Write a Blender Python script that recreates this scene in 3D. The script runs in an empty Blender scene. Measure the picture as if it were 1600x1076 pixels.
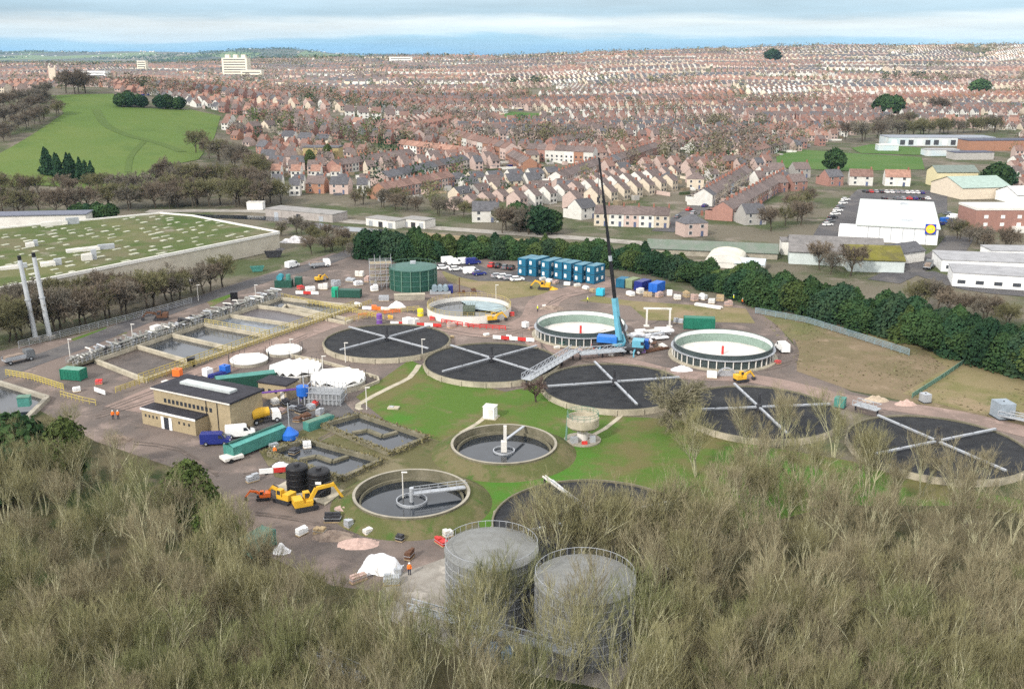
import bpy, math, random
import numpy as np
from mathutils import Vector, Matrix
from mathutils.geometry import delaunay_2d_cdt
R = math.radians
SC = bpy.context.scene
COL = SC.collection
rnd = random.Random(7)

# ------------------------------------------------------------------ camera numbers and terrain
FPX, PITCH, CAMH = 1550.0, R(16.2), 66.0

def sst(a, b, x):
    t = min(1.0, max(0.0, (x - a) / (b - a)))
    return t * t * (3 - 2 * t)

def interp(x, pts):
    if x <= pts[0][0]:
        return pts[0][1]
    for (a, u), (b, v) in zip(pts, pts[1:]):
        if x <= b:
            t = (x - a) / (b - a)
            t = t * t * (3 - 2 * t) * .35 + t * .65
            return u + (v - u) * t
    return pts[-1][1]

PL = [(450, 0), (900, 5), (1500, 26), (2300, 42), (2800, 40), (3500, 16), (6500, 20), (8200, 60), (9500, 105), (11000, 90), (30000, 60)]
PM = [(450, 0), (830, 3), (1400, 17), (2000, 40), (2700, 64), (3100, 50), (4200, 20), (8000, 40), (9500, 70), (11000, 60), (30000, 50)]
PR = [(450, 0), (830, 2), (1200, 10), (1600, 25), (2000, 50), (2450, 82), (2700, 88), (3200, 70), (5000, 20), (30000, 20)]

def hz(x, y):
    if y <= 450:
        b = 0.0
    else:
        t = x / y
        k1 = sst(-.36, -.16, t)
        k2 = sst(-.05, .30, t)
        zl, zm, zr = interp(y, PL), interp(y, PM), interp(y, PR)
        b = (zl * (1 - k1) + zm * k1) * (1 - k2) + zr * k2
        b += sst(1200, 2200, y) * (1.6 * math.sin(x * .006 + y * .003) + 1.2 * math.sin(x * .013 - 1.7))
    d2 = (x + 400) ** 2 + ((y - 890) * .9) ** 2
    b += 34 * math.exp(-d2 / 240.0 ** 2) * sst(420, 560, y)
    if y > 6500:
        b += 70 * math.exp(-((x + 1900) / 620.0) ** 2 - ((y - 8300) / 700.0) ** 2)
    return b

def pray(px, py):
    u, v = (px - 800) / FPX, (538 - py) / FPX
    return u, math.cos(PITCH) + v * math.sin(PITCH), -math.sin(PITCH) + v * math.cos(PITCH)

def at(px, py, z=0.0):
    """ground point (at height z) under a reading taken from the photograph"""
    d = pray(px, py)
    t = (z - CAMH) / d[2]
    return d[0] * t, d[1] * t

def atT(px, py):
    d = pray(px, py)
    t, st = 60.0, 4.0
    while t < 12000:
        if CAMH + d[2] * t <= hz(d[0] * t, d[1] * t):
            break
        t += st
        st = max(3.0, t * .006)
    lo, hi = t - st, t
    for _ in range(20):
        m = (lo + hi) / 2
        if CAMH + d[2] * m <= hz(d[0] * m, d[1] * m):
            hi = m
        else:
            lo = m
    return d[0] * hi, d[1] * hi

# ------------------------------------------------------------------ materials
MATS = {}

def mat(name, col, rough=.85, var=.18, scale=.6, metal=0.0, spec=.25, col2=None, detail=4, bump=0.0, objvar=0.0, tex='Position', stretch=None):
    if name in MATS:
        return MATS[name]
    m = bpy.data.materials.new(name)
    MATS[name] = m
    m.use_nodes = True
    nt = m.node_tree
    b = nt.nodes['Principled BSDF']
    b.inputs['Roughness'].default_value = rough
    b.inputs['Metallic'].default_value = metal
    b.inputs['Specular IOR Level'].default_value = spec
    L = nt.links.new
    if tex == 'Position':
        src = nt.nodes.new('ShaderNodeNewGeometry').outputs['Position']
    else:
        src = nt.nodes.new('ShaderNodeTexCoord').outputs['Object']
    if stretch:
        mp = nt.nodes.new('ShaderNodeMapping')
        mp.inputs['Scale'].default_value = stretch
        L(src, mp.inputs['Vector'])
        src = mp.outputs['Vector']
    nz = nt.nodes.new('ShaderNodeTexNoise')
    nz.inputs['Scale'].default_value = scale
    nz.inputs['Detail'].default_value = detail
    nz.inputs['Roughness'].default_value = .62
    L(src, nz.inputs['Vector'])
    rp = nt.nodes.new('ShaderNodeValToRGB')
    rp.color_ramp.elements[0].position = .3
    rp.color_ramp.elements[1].position = .7
    c2 = col2 if col2 else tuple(min(1, c * (1 + var)) for c in col)
    c1 = col if col2 else tuple(c * (1 - var) for c in col)
    rp.color_ramp.elements[0].color = (*c1, 1)
    rp.color_ramp.elements[1].color = (*c2, 1)
    L(nz.outputs['Fac'], rp.inputs['Fac'])
    out = rp.outputs['Color']
    if objvar:
        oi = nt.nodes.new('ShaderNodeObjectInfo')
        mr = nt.nodes.new('ShaderNodeMapRange')
        mr.inputs['To Min'].default_value = 1 - objvar
        mr.inputs['To Max'].default_value = 1 + objvar
        L(oi.outputs['Random'], mr.inputs['Value'])
        mx = nt.nodes.new('ShaderNodeMix')
        mx.data_type = 'RGBA'
        mx.blend_type = 'MULTIPLY'
        mx.inputs['Factor'].default_value = 1
        L(out, mx.inputs[6])
        L(mr.outputs['Result'], mx.inputs[7])
        out = mx.outputs[2]
    L(out, b.inputs['Base Color'])
    if bump:
        bp = nt.nodes.new('ShaderNodeBump')
        bp.inputs['Strength'].default_value = bump
        bp.inputs['Distance'].default_value = .1
        L(nz.outputs['Fac'], bp.inputs['Height'])
        L(bp.outputs['Normal'], b.inputs['Normal'])
    return m

def srgb(r, g, b):
    f = lambda c: (c / 255 / 12.92) if c <= 10 else ((c / 255 + .055) / 1.055) ** 2.4
    return f(r), f(g), f(b)

concrete = mat('concrete', (.36, .33, .27), col2=(.23, .21, .17), scale=.5)
pale_conc = mat('pale_concrete', (.46, .41, .32), col2=(.27, .245, .185), scale=.4)
mossy_conc = mat('mossy_concrete', (.2, .18, .13), col2=(.10, .095, .06), scale=.5, detail=6)
dark_media = mat('filter_media', (.013, .014, .017), col2=(.032, .033, .035), scale=.5, detail=12, rough=.95)
galv = mat('galvanised_steel', (.42, .44, .47), rough=.5, metal=.4, var=.15)
white_paint = mat('white_paint', (.78, .78, .77), rough=.6, var=.06, scale=.3)
offwhite = mat('off_white', (.62, .6, .56), rough=.75, var=.1, scale=.3)
yellow_rail = mat('sand_yellow_paint', (.42, .34, .10), rough=.6, var=.2)
yellow_mach = mat('machine_yellow', (.62, .36, .03), rough=.55, var=.1)
orange_pl = mat('orange_plastic', (.75, .16, .03), rough=.5, var=.12)
red_paint = mat('red_paint', (.5, .04, .035), rough=.5, var=.12)
blue_paint = mat('bright_blue', (.02, .12, .48), rough=.45, var=.12)
navy = mat('navy_paint', (.02, .03, .17), rough=.35, var=.1)
purple = mat('purple_paint', (.16, .07, .3), rough=.5, var=.1)
teal_cabin = mat('cabin_teal_blue', (.014, .115, .2), rough=.5, var=.15, scale=.4)
teal_dark = mat('cabin_blue_trim', (.012, .07, .14), rough=.5)
ltblue = mat('crane_light_blue', (.12, .34, .44), rough=.4, var=.12)
black_pl = mat('black_plastic', (.012, .012, .014), rough=.5, var=.2)
dark_steel = mat('dark_steel', (.035, .035, .04), rough=.5, var=.2)
glass_dark = mat('dark_glass', (.03, .035, .045), rough=.15, spec=.6, var=.1)
green_tank = mat('dark_green_steel', (.02, .075, .055), rough=.5, var=.15, scale=.4)
green_roof = mat('grey_green_roof', (.055, .125, .105), rough=.55, var=.1, scale=.4)
green_rail = mat('pale_green_steel', (.11, .2, .15), rough=.6)
green_box = mat('green_container_paint', (.015, .14, .09), rough=.5, var=.15)
green_teal = mat('weathered_teal_paint', (.06, .21, .18), rough=.6, var=.2)
tan_brick = mat('tan_brick', (.37, .30, .19), col2=(.29, .235, .15), scale=1.5, detail=6)
felt = mat('black_roof_felt', (.026, .025, .032), rough=.75, var=.3)
rooflight = mat('roof_glazing', (.42, .45, .45), rough=.35, spec=.5, var=.12, scale=.8)
tyre_m = mat('tyre_rubber', (.015, .015, .016), rough=.9)
rust_m = mat('brown_steel', (.1, .05, .03), rough=.8)
skin_m = mat('skin', (.45, .25, .17), rough=.7)
trouser_m = mat('dark_trousers', (.02, .025, .05), rough=.9)
hivis_o = mat('hivis_orange', (.85, .2, .03), rough=.7, var=.05)
hivis_y = mat('hivis_yellow', (.7, .75, .05), rough=.7, var=.05)
dirt_rubble = mat('rubble_mixed', (.32, .25, .2), col2=(.12, .09, .075), scale=1.3, detail=8)
sheet_white = mat('white_sheeting', (.72, .72, .74), rough=.5, var=.1, scale=.8)

# ------------------------------------------------------------------ mesh builder
class MB:
    def __init__(s):
        s.v, s.f, s.m = [], [], []
    def poly(s, pts, m=0):
        n = len(s.v)
        s.v += [tuple(p) for p in pts]
        s.f.append(tuple(range(n, n + len(pts))))
        s.m.append(m)
        return s
    def grid(s, vs, fs, m=0):
        n = len(s.v)
        s.v += [tuple(p) for p in vs]
        for f in fs:
            s.f.append(tuple(i + n for i in f))
            s.m.append(m)
        return s
    def box(s, x, y, z0, sx, sy, sz, rot=0.0, m=0, top=None):
        c, sn = math.cos(rot), math.sin(rot)
        pts = []
        for z in (z0, z0 + sz):
            for a, b in ((-1, -1), (1, -1), (1, 1), (-1, 1)):
                u, w = a * sx / 2, b * sy / 2
                pts.append((x + u * c - w * sn, y + u * sn + w * c, z))
        n = len(s.v)
        s.v += pts
        for f in ((0, 3, 2, 1), (4, 5, 6, 7), (0, 1, 5, 4), (1, 2, 6, 5), (2, 3, 7, 6), (3, 0, 4, 7)):
            s.f.append(tuple(i + n for i in f))
            s.m.append(m if f[0] != 4 or top is None else top)
        return s
    def prism(s, pts, z0, z1, m=0, top=None):
        n, k = len(s.v), len(pts)
        s.v += [(p[0], p[1], z0) for p in pts] + [(p[0], p[1], z1) for p in pts]
        for i in range(k):
            j = (i + 1) % k
            s.f.append((n + i, n + j, n + k + j, n + k + i))
            s.m.append(m)
        s.f.append(tuple(range(n + k, n + 2 * k)))
        s.m.append(m if top is None else top)
        s.f.append(tuple(reversed(range(n, n + k))))
        s.m.append(m)
        return s
    def bar(s, p, q, w=.1, h=None, m=0):
        p, q = Vector(p), Vector(q)
        d = q - p
        if d.length < 1e-6:
            return s
        d.normalize()
        a = d.cross(Vector((0, 0, 1)))
        if a.length < 1e-3:
            a = Vector((1, 0, 0))
        a.normalize()
        b = a.cross(d)
        a, b = a * w / 2, b * (h or w) / 2
        pts = [o + x + y for o in (p, q) for x, y in ((-a, -b), (a, -b), (a, b), (-a, b))]
        n = len(s.v)
        s.v += [tuple(t) for t in pts]
        for f in ((0, 3, 2, 1), (4, 5, 6, 7), (0, 1, 5, 4), (1, 2, 6, 5), (2, 3, 7, 6), (3, 0, 4, 7)):
            s.f.append(tuple(i + n for i in f))
            s.m.append(m)
        return s
    def tube(s, p, q, r0, r1=None, n=6, m=0, cap=True):
        p, q = Vector(p), Vector(q)
        r1 = r0 if r1 is None else r1
        d = (q - p)
        if d.length < 1e-6:
            return s
        d.normalize()
        a = d.cross(Vector((0, 0, 1)) if abs(d.z) < .95 else Vector((1, 0, 0))).normalized()
        b = a.cross(d)
        k = len(s.v)
        for o, r in ((p, r0), (q, r1)):
            for i in range(n):
                t = 2 * math.pi * i / n
                s.v.append(tuple(o + (a * math.cos(t) + b * math.sin(t)) * r))
        for i in range(n):
            j = (i + 1) % n
            s.f.append((k + i, k + n + i, k + n + j, k + j))
            s.m.append(m)
        if cap:
            s.f.append(tuple(range(k, k + n)))
            s.f.append(tuple(reversed(range(k + n, k + 2 * n))))
            s.m += [m, m]
        return s
    def lathe(s, prof, n=32, m=0, x=0, y=0, ms=None):
        """prof: list of (r, z)"""
        k = len(s.v)
        for r, z in prof:
            for i in range(n):
                t = 2 * math.pi * i / n
                s.v.append((x + r * math.cos(t), y + r * math.sin(t), z))
        for a in range(len(prof) - 1):
            for i in range(n):
                j = (i + 1) % n
                s.f.append((k + a * n + i, k + a * n + j, k + (a + 1) * n + j, k + (a + 1) * n + i))
                s.m.append(ms[a] if ms else m)
        return s
    def disc(s, x, y, z, r, n=48, m=0):
        return s.poly([(x + r * math.cos(2 * math.pi * i / n), y + r * math.sin(2 * math.pi * i / n), z) for i in range(n)], m)
    def mesh(s, name, mats, smooth=False):
        me = bpy.data.meshes.new(name)
        me.from_pydata(s.v, [], s.f)
        mats = mats if isinstance(mats, (list, tuple)) else [mats]
        for m in mats:
            me.materials.append(m)
        if len(mats) > 1:
            me.polygons.foreach_set('material_index', s.m)
        if smooth:
            me.polygons.foreach_set('use_smooth', [True] * len(s.f))
        me.update()
        return me
    def build(s, name, mats, parent=None, loc=(0, 0, 0), rz=0.0, smooth=False):
        o = bpy.data.objects.new(name, s.mesh(name, mats, smooth))
        COL.objects.link(o)
        o.location = loc
        o.rotation_euler.z = rz
        if parent is not None:
            o.parent = parent
        return o

def tag(o, label=None, cat=None, group=None, kind=None):
    if label:
        o['label'] = label
    if cat:
        o['category'] = cat
    if group:
        o['group'] = group
    if kind:
        o['kind'] = kind
    return o

def thing(name, label, cat, loc, rz=0.0, group=None):
    o = bpy.data.objects.new(name, None)
    o.empty_display_size = .5
    COL.objects.link(o)
    o.location = loc if len(loc) == 3 else (loc[0], loc[1], 0)
    o.rotation_euler.z = rz
    return tag(o, label, cat, group)

KIDS = {}
def freeze(root):
    def rec(o):
        KIDS[o.name] = [c for c in COL.objects if c.parent == o]
        for c in KIDS[o.name]:
            rec(c)
    rec(root)
    return root

def dup(src, label, loc, rz=0.0, group=None, scale=None, swap=None):
    """copy of a thing with its parts and sub-parts (mesh data shared); swap: {material name: material} set per copy"""
    def cp(o, par):
        c = o.copy()
        COL.objects.link(c)
        c.parent = par
        if swap and c.type == 'MESH':
            for sl in c.material_slots:
                if sl.material and sl.material.name in swap:
                    nm = swap[sl.material.name]
                    sl.link = 'OBJECT'
                    sl.material = nm
        for k in KIDS.get(o.name, ()):
            cp(k, c)
        return c
    r = cp(src, None)
    r.location = loc if len(loc) == 3 else (loc[0], loc[1], 0)
    r.rotation_euler = (0, 0, rz)
    if scale:
        r.scale = (scale,) * 3 if not isinstance(scale, tuple) else scale
    r['label'] = label
    if group:
        r['group'] = group
    return r

def ordn(i):
    w = ['first', 'second', 'third', 'fourth', 'fifth', 'sixth', 'seventh', 'eighth', 'ninth', 'tenth', 'eleventh', 'twelfth',
         'thirteenth', 'fourteenth', 'fifteenth', 'sixteenth', 'seventeenth', 'eighteenth', 'nineteenth', 'twentieth']
    if i < 20:
        return w[i]
    tens = {2: 'twenty', 3: 'thirty', 4: 'forty', 5: 'fifty', 6: 'sixty', 7: 'seventy', 8: 'eighty', 9: 'ninety'}
    t, u = divmod(i + 1, 10)
    return tens[t] + '-' + w[u - 1] if u else tens[t][:-1] + 'ieth'

def ang(a, b):
    return math.atan2(b[1] - a[1], b[0] - a[0])

def drape(name, polypx, m, dz=.1, step=0, world=False, kind='structure', terrain=True):
    """a ground sheet: outline (photo readings or world points), draped on the terrain"""
    pts = [Vector(p) for p in polypx] if world else [Vector(atT(*p)) if terrain else Vector(at(*p)) for p in polypx]
    if step:
        dense = []
        for a, b in zip(pts, pts[1:] + pts[:1]):
            k = max(1, int((b - a).length / step))
            dense += [a.lerp(b, i / k) for i in range(k)]
    else:
        dense = pts
    n = len(dense)
    allp = list(dense)
    if step:
        x0, x1 = min(p.x for p in dense), max(p.x for p in dense)
        y0, y1 = min(p.y for p in dense), max(p.y for p in dense)
        yy = y0 + step / 2
        while yy < y1:
            xx = x0 + step / 2
            while xx < x1:
                q = Vector((xx, yy))
                if inside(q, dense):
                    allp.append(q)
                xx += step
            yy += step
    vs, es, fs, *_ = delaunay_2d_cdt(allp, [(i, (i + 1) % n) for i in range(n)], [list(range(n))], 1, 1e-4)
    mb = MB()
    mb.grid([(p.x, p.y, hz(p.x, p.y) + dz) for p in vs], [f for f in fs])
    o = mb.build(name, m)
    if kind:
        o['kind'] = kind
    return o

def inside(q, poly):
    x, y = q[0], q[1]
    c = False
    j = len(poly) - 1
    for i in range(len(poly)):
        xi, yi, xj, yj = poly[i][0], poly[i][1], poly[j][0], poly[j][1]
        if (yi > y) != (yj > y) and x < (xj - xi) * (y - yi) / (yj - yi) + xi:
            c = not c
        j = i
    return c

def strip(name, ptspx, w, m, dz, world=False, kind='structure'):
    pts = [Vector(p) for p in ptspx] if world else [Vector(atT(*p)) for p in ptspx]
    # smooth
    out = []
    for i in range(len(pts) - 1):
        p0, p1, p2, p3 = pts[max(i - 1, 0)], pts[i], pts[i + 1], pts[min(i + 2, len(pts) - 1)]
        k = max(2, int((p2 - p1).length / 5))
        for a in range(k):
            t = a / k
            out.append(.5 * ((2 * p1) + (p2 - p0) * t + (2 * p0 - 5 * p1 + 4 * p2 - p3) * t * t + (3 * p1 - p0 - 3 * p2 + p3) * t ** 3))
    out.append(pts[-1])
    mb = MB()
    vs = []
    for i, p in enumerate(out):
        d = (out[min(i + 1, len(out) - 1)] - out[max(i - 1, 0)]).normalized()
        nrm = Vector((-d.y, d.x))
        for sgn in (1, -1):
            q = p + nrm * sgn * w / 2
            vs.append((q.x, q.y, hz(q.x, q.y) + dz))
    mb.grid(vs, [(2 * i, 2 * i + 1, 2 * i + 3, 2 * i + 2) for i in range(len(out) - 1)])
    o = mb.build(name, m)
    if kind:
        o['kind'] = kind
    return o
# ------------------------------------------------------------------ camera, light, sky
cam = bpy.data.cameras.new('camera')
cam.sensor_width = 36
cam.lens = 36 * FPX / 1600
cam.clip_start, cam.clip_end = 1, 60000
co = bpy.data.objects.new('camera', cam)
COL.objects.link(co)
co.location = (0, 0, CAMH)
co.rotation_euler = (R(90) - PITCH, 0, 0)
SC.camera = co
SC.view_settings.view_transform = 'Standard'
SC.view_settings.look = 'None'
SC.view_settings.exposure = EXPOSURE = 0.47
SC.view_settings.gamma = 1
SC.cycles.use_denoising = False
SC.cycles.use_adaptive_sampling = False
SC.cycles.max_bounces = 5
SC.cycles.diffuse_bounces = 3
SC.cycles.glossy_bounces = 2
SC.cycles.transparent_max_bounces = 6
SC.cycles.volume_bounces = 0
SUN_EL, SUN_AZ = R(33), R(218)          # azimuth measured clockwise from +Y: behind the camera, to its left
sd = Vector((math.sin(SUN_AZ) * math.cos(SUN_EL), math.cos(SUN_AZ) * math.cos(SUN_EL), math.sin(SUN_EL)))
sl = bpy.data.lights.new('sun', 'SUN')
sl.energy = 4.2
sl.angle = R(3.5)
sl.color = (1, .95, .87)
so = bpy.data.objects.new('sun', sl)
COL.objects.link(so)
so.rotation_euler = sd.to_track_quat('Z', 'Y').to_euler()

w = bpy.data.worlds.new('World')
SC.world = w
w.use_nodes = True
nt = w.node_tree
L = nt.links.new
N = nt.nodes.new
bg = nt.nodes['Background']
bg.inputs['Strength'].default_value = .1
sky = N('ShaderNodeTexSky')
sky.sky_type = 'NISHITA'
sky.sun_disc = False
sky.sun_elevation, sky.sun_rotation = SUN_EL, SUN_AZ
sky.air_density, sky.dust_density, sky.ozone_density = 1.0, .6, 2.0
tc = N('ShaderNodeTexCoord')
sx = N('ShaderNodeSeparateXYZ')
L(tc.outputs['Generated'], sx.inputs[0])
def mathn(op, a, b=None, c=None, clamp=False):
    n = N('ShaderNodeMath')
    n.operation = op
    n.use_clamp = clamp
    for i, v in enumerate((a, b, c)):
        if v is None:
            continue
        if isinstance(v, (int, float)):
            n.inputs[i].default_value = v
        else:
            L(v, n.inputs[i])
    return n.outputs[0]
def noise(scale3, det, rough, sc=1.0):
    mp = N('ShaderNodeMapping')
    mp.inputs['Scale'].default_value = scale3
    L(tc.outputs['Generated'], mp.inputs['Vector'])
    n = N('ShaderNodeTexNoise')
    n.inputs['Scale'].default_value = sc
    n.inputs['Detail'].default_value = det
    n.inputs['Roughness'].default_value = rough
    L(mp.outputs[0], n.inputs['Vector'])
    return n.outputs['Fac']
el = sx.outputs['Z']
wob = mathn('MULTIPLY', mathn('SUBTRACT', noise((2.5, 2.5, 30), 5, .6), .5), .034)
e2 = mathn('ADD', el, wob)
rp = N('ShaderNodeValToRGB')            # layers of the cloud sheet by height above the horizon
L(mathn('DIVIDE', e2, .12, clamp=True), rp.inputs['Fac'])
cr = rp.color_ramp
cr.interpolation = 'EASE'
for p, c in ((0.0, (1.2, 3.5, 5.8)), (.05, (1.6, 4.1, 6.2)), (.11, (2.5, 4.9, 6.5)), (.16, (5.4, 6.6, 7.2)), (.25, (6.4, 7.0, 7.2)), (.33, (3.5, 4.9, 5.9)), (.45, (4.1, 5.3, 6.2)), (.6, (3.0, 3.9, 4.7)), (1.0, (2.3, 2.9, 3.5))):
    e = cr.elements.new(p)
    e.color = tuple(v / 12 for v in c) + (1,)
cr.elements.remove(cr.elements[0])
cr.elements.remove(cr.elements[-1])
mul = N('ShaderNodeMix')
mul.data_type, mul.blend_type = 'RGBA', 'MULTIPLY'
mul.inputs['Factor'].default_value = 1
L(rp.outputs[0], mul.inputs[6])
fine = mathn('MULTIPLY_ADD', mathn('SUBTRACT', noise((3.5, 3.5, 46), 7, .6), .5), 13.0, 12.0)
L(fine, mul.inputs[7])
mixs = N('ShaderNodeMix')
mixs.data_type = 'RGBA'
mixs.inputs['Factor'].default_value = .86
L(sky.outputs[0], mixs.inputs[6])
L(mul.outputs[2], mixs.inputs[7])
L(mixs.outputs[2], bg.inputs['Color'])

# ------------------------------------------------------------------ terrain
def cover_mat(name, cols, scales, rough=.95, bump=0):
    """several earth colours mixed by noises of different size"""
    m = bpy.data.materials.new(name)
    m.use_nodes = True
    nt = m.node_tree
    b = nt.nodes['Principled BSDF']
    b.inputs['Roughness'].default_value = rough
    b.inputs['Specular IOR Level'].default_value = .12
    g = nt.nodes.new('ShaderNodeNewGeometry')
    cur = None
    for i, c in enumerate(cols):
        if cur is None:
            rgb = nt.nodes.new('ShaderNodeRGB')
            rgb.outputs[0].default_value = (*c, 1)
            cur = rgb.outputs[0]
            continue
        sc, lo, hi = scales[i - 1]
        nz = nt.nodes.new('ShaderNodeTexNoise')
        nz.inputs['Scale'].default_value = sc
        nz.inputs['Detail'].default_value = 7
        nz.inputs['Roughness'].default_value = .65
        of = nt.nodes.new('ShaderNodeVectorMath')
        of.operation = 'ADD'
        of.inputs[1].default_value = (31.7 * i, 11.3 * i, 5.1 * i)
        nt.links.new(g.outputs['Position'], of.inputs[0])
        nt.links.new(of.outputs[0], nz.inputs['Vector'])
        mr = nt.nodes.new('ShaderNodeMapRange')
        mr.interpolation_type = 'SMOOTHSTEP'
        mr.inputs['From Min'].default_value, mr.inputs['From Max'].default_value = lo, hi
        nt.links.new(nz.outputs['Fac'], mr.inputs['Value'])
        mx = nt.nodes.new('ShaderNodeMix')
        mx.data_type = 'RGBA'
        nt.links.new(mr.outputs[0], mx.inputs['Factor'])
        nt.links.new(cur, mx.inputs[6])
        mx.inputs[7].default_value = (*c, 1)
        cur = mx.outputs[2]
    nt.links.new(cur, b.inputs['Base Color'])
    MATS[name] = m
    return m

M_town = cover_mat('garden_ground', [(.13, .115, .085), (.065, .08, .035), (.2, .17, .14), (.055, .055, .04)], [(.03, .45, .6), (.06, .55, .68), (.02, .55, .7)])
M_yard = cover_mat('yard_dirt', [(.165, .132, .115), (.115, .097, .088), (.235, .185, .162), (.085, .075, .068)], [(.06, .42, .6), (.11, .53, .68), (.25, .6, .72)])
M_grass = cover_mat('lawn_grass', [(.07, .125, .022), (.12, .11, .045), (.058, .145, .02), (.16, .12, .075)], [(.08, .45, .62), (.045, .5, .62), (.055, .57, .68)])
M_rough = cover_mat('rough_slope', [(.2, .165, .09), (.15, .14, .06), (.235, .18, .115), (.1, .11, .04)], [(.05, .42, .6), (.035, .52, .65), (.09, .56, .68)])
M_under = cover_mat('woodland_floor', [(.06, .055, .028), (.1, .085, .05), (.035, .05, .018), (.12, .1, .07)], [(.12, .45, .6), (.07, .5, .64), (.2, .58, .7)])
M_field = cover_mat('pasture', [(.085, .135, .03), (.105, .145, .036), (.075, .122, .028), (.125, .135, .045)], [(.012, .4, .62), (.03, .5, .68), (.006, .55, .7)])
M_pitch = cover_mat('mown_pitch', [(.06, .125, .026), (.08, .135, .036)], [(.03, .4, .6)])
M_asph = cover_mat('asphalt', [(.085, .082, .085), (.12, .112, .108), (.065, .062, .066)], [(.1, .45, .6), (.05, .55, .68)])
M_track = cover_mat('dirt_track', [(.25, .185, .16), (.19, .145, .125), (.31, .23, .2)], [(.12, .42, .6), (.3, .55, .68)])
M_conc_g = cover_mat('concrete_ground', [(.3, .28, .25), (.22, .2, .175), (.38, .35, .31)], [(.1, .45, .6), (.3, .55, .68)])
M_slope = cover_mat('bare_soil', [(.185, .142, .092), (.14, .115, .066), (.225, .172, .118), (.115, .12, .05)], [(.07, .42, .6), (.2, .55, .68), (.035, .5, .66)])

# farmland: patchwork of fields and woods
M_far = bpy.data.materials.new('farmland')
M_far.use_nodes = True
_n = M_far.node_tree
_b = _n.nodes['Principled BSDF']
_b.inputs['Roughness'].default_value = 1
_g = _n.nodes.new('ShaderNodeNewGeometry')
_mp = _n.nodes.new('ShaderNodeMapping')
_mp.inputs['Scale'].default_value = (.0035, .0014, 0)
_v = _n.nodes.new('ShaderNodeTexVoronoi')
_v.inputs['Scale'].default_value = 1
_n.links.new(_g.outputs['Position'], _mp.inputs['Vector'])
_n.links.new(_mp.outputs[0], _v.inputs['Vector'])
_s = _n.nodes.new('ShaderNodeSeparateColor')
_n.links.new(_v.outputs['Color'], _s.inputs[0])
_r = _n.nodes.new('ShaderNodeValToRGB')
_r.color_ramp.interpolation = 'CONSTANT'
for p, c in ((0, (.05, .06, .035)), (.3, (.085, .13, .03)), (.5, (.04, .05, .03)), (.66, (.12, .11, .07)), (.78, (.1, .15, .035)), (.9, (.05, .06, .03))):
    e = _r.color_ramp.elements.new(p)
    e.color = (*c, 1)
_n.links.new(_s.outputs[0], _r.inputs['Fac'])
_n.links.new(_r.outputs[0], _b.inputs['Base Color'])

def terrain(name, ys, nt_, m):
    mb = MB()
    vs = []
    for y in ys:
        for j in range(nt_ + 1):
            t = -.8 + 1.6 * j / nt_
            x = t * (y + 220)
            vs.append((x, y, hz(x, y)))
    W = nt_ + 1
    fs = [(i * W + j, i * W + j + 1, (i + 1) * W + j + 1, (i + 1) * W + j) for i in range(len(ys) - 1) for j in range(nt_)]
    mb.grid(vs, fs)
    o = mb.build(name, m, smooth=True)
    o['kind'] = 'structure'
    return o
ys = [-150, 0, 60, 120, 200, 300, 400, 430]
while ys[-1] < 2600:
    ys.append(ys[-1] * 1.0 + max(8, ys[-1] * .012))
YS = ys[-1]
terrain('ground', ys, 180, M_town)
ys = [YS]
while ys[-1] < 11500:
    ys.append(ys[-1] * 1.03)
terrain('farmland', ys, 160, M_far)

# out-of-view cloud added and shaped to shade the near ground, far town left sunlit
def add_shade_cloud():
    r = random.Random(17)
    nx, ny = 60, 44
    mb = MB()
    top, bot = [], []
    for j in range(ny + 1):
        for i in range(nx + 1):
            u, v = i / nx, j / ny
            x = -4200 + 7200 * u
            y = -4200 + 4560 * v
            e = min(u, 1 - u, v, 1 - v) * 14
            th = max(0, min(1, e)) ** .5
            k = 1 if 0 < i < nx and 0 < j < ny else 0
            bx, by = r.gauss(0, 26), r.gauss(0, 26)
            if j == ny:
                by += 120 * math.sin(x * .0031) + 70 * math.sin(x * .0083 + 1)
            top.append((x + bx, y + by, 760 + k * (25 + th * (90 + r.uniform(-35, 60)))))
            bot.append((x + bx, y + by, 760 - k * (10 + th * r.uniform(10, 40))))
    W = nx + 1
    fs = [(j * W + i, j * W + i + 1, (j + 1) * W + i + 1, (j + 1) * W + i) for j in range(ny) for i in range(nx)]
    mb.grid(top, fs)
    mb.grid(bot, [f[::-1] for f in fs])
    m = bpy.data.materials.new('shade_cloud_veil')
    m.use_nodes = True
    t = m.node_tree
    t.nodes.remove(t.nodes['Principled BSDF'])
    a, b, mx = t.nodes.new('ShaderNodeBsdfTransparent'), t.nodes.new('ShaderNodeBsdfTranslucent'), t.nodes.new('ShaderNodeMixShader')
    mx.inputs[0].default_value = .2
    b.inputs['Color'].default_value = (.9, .9, .9, 1)
    t.links.new(a.outputs[0], mx.inputs[1])
    t.links.new(b.outputs[0], mx.inputs[2])
    t.links.new(mx.outputs[0], t.nodes['Material Output'].inputs['Surface'])
    o = mb.build('unseen_shade_cloud', m, smooth=True)
    o['kind'] = 'structure'
add_shade_cloud()

# haze: one closed box round everything, the sky outside it
hb = MB().box(0, 5850, -1.5, 20400, 12300, 206)
HZ = bpy.data.materials.new('haze_air')
HZ.use_nodes = True
_t = HZ.node_tree
_t.nodes.remove(_t.nodes['Principled BSDF'])
_pv = _t.nodes.new('ShaderNodeVolumePrincipled')
_pv.inputs['Color'].default_value = (.5, .72, 1, 1)
_pv.inputs['Density'].default_value = 3.5e-5
_t.links.new(_pv.outputs[0], _t.nodes['Material Output'].inputs['Volume'])
ho = hb.build('haze', HZ)
ho['kind'] = 'stuff'
tag(ho, 'thin bluish air haze veiling the far hills')

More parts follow.
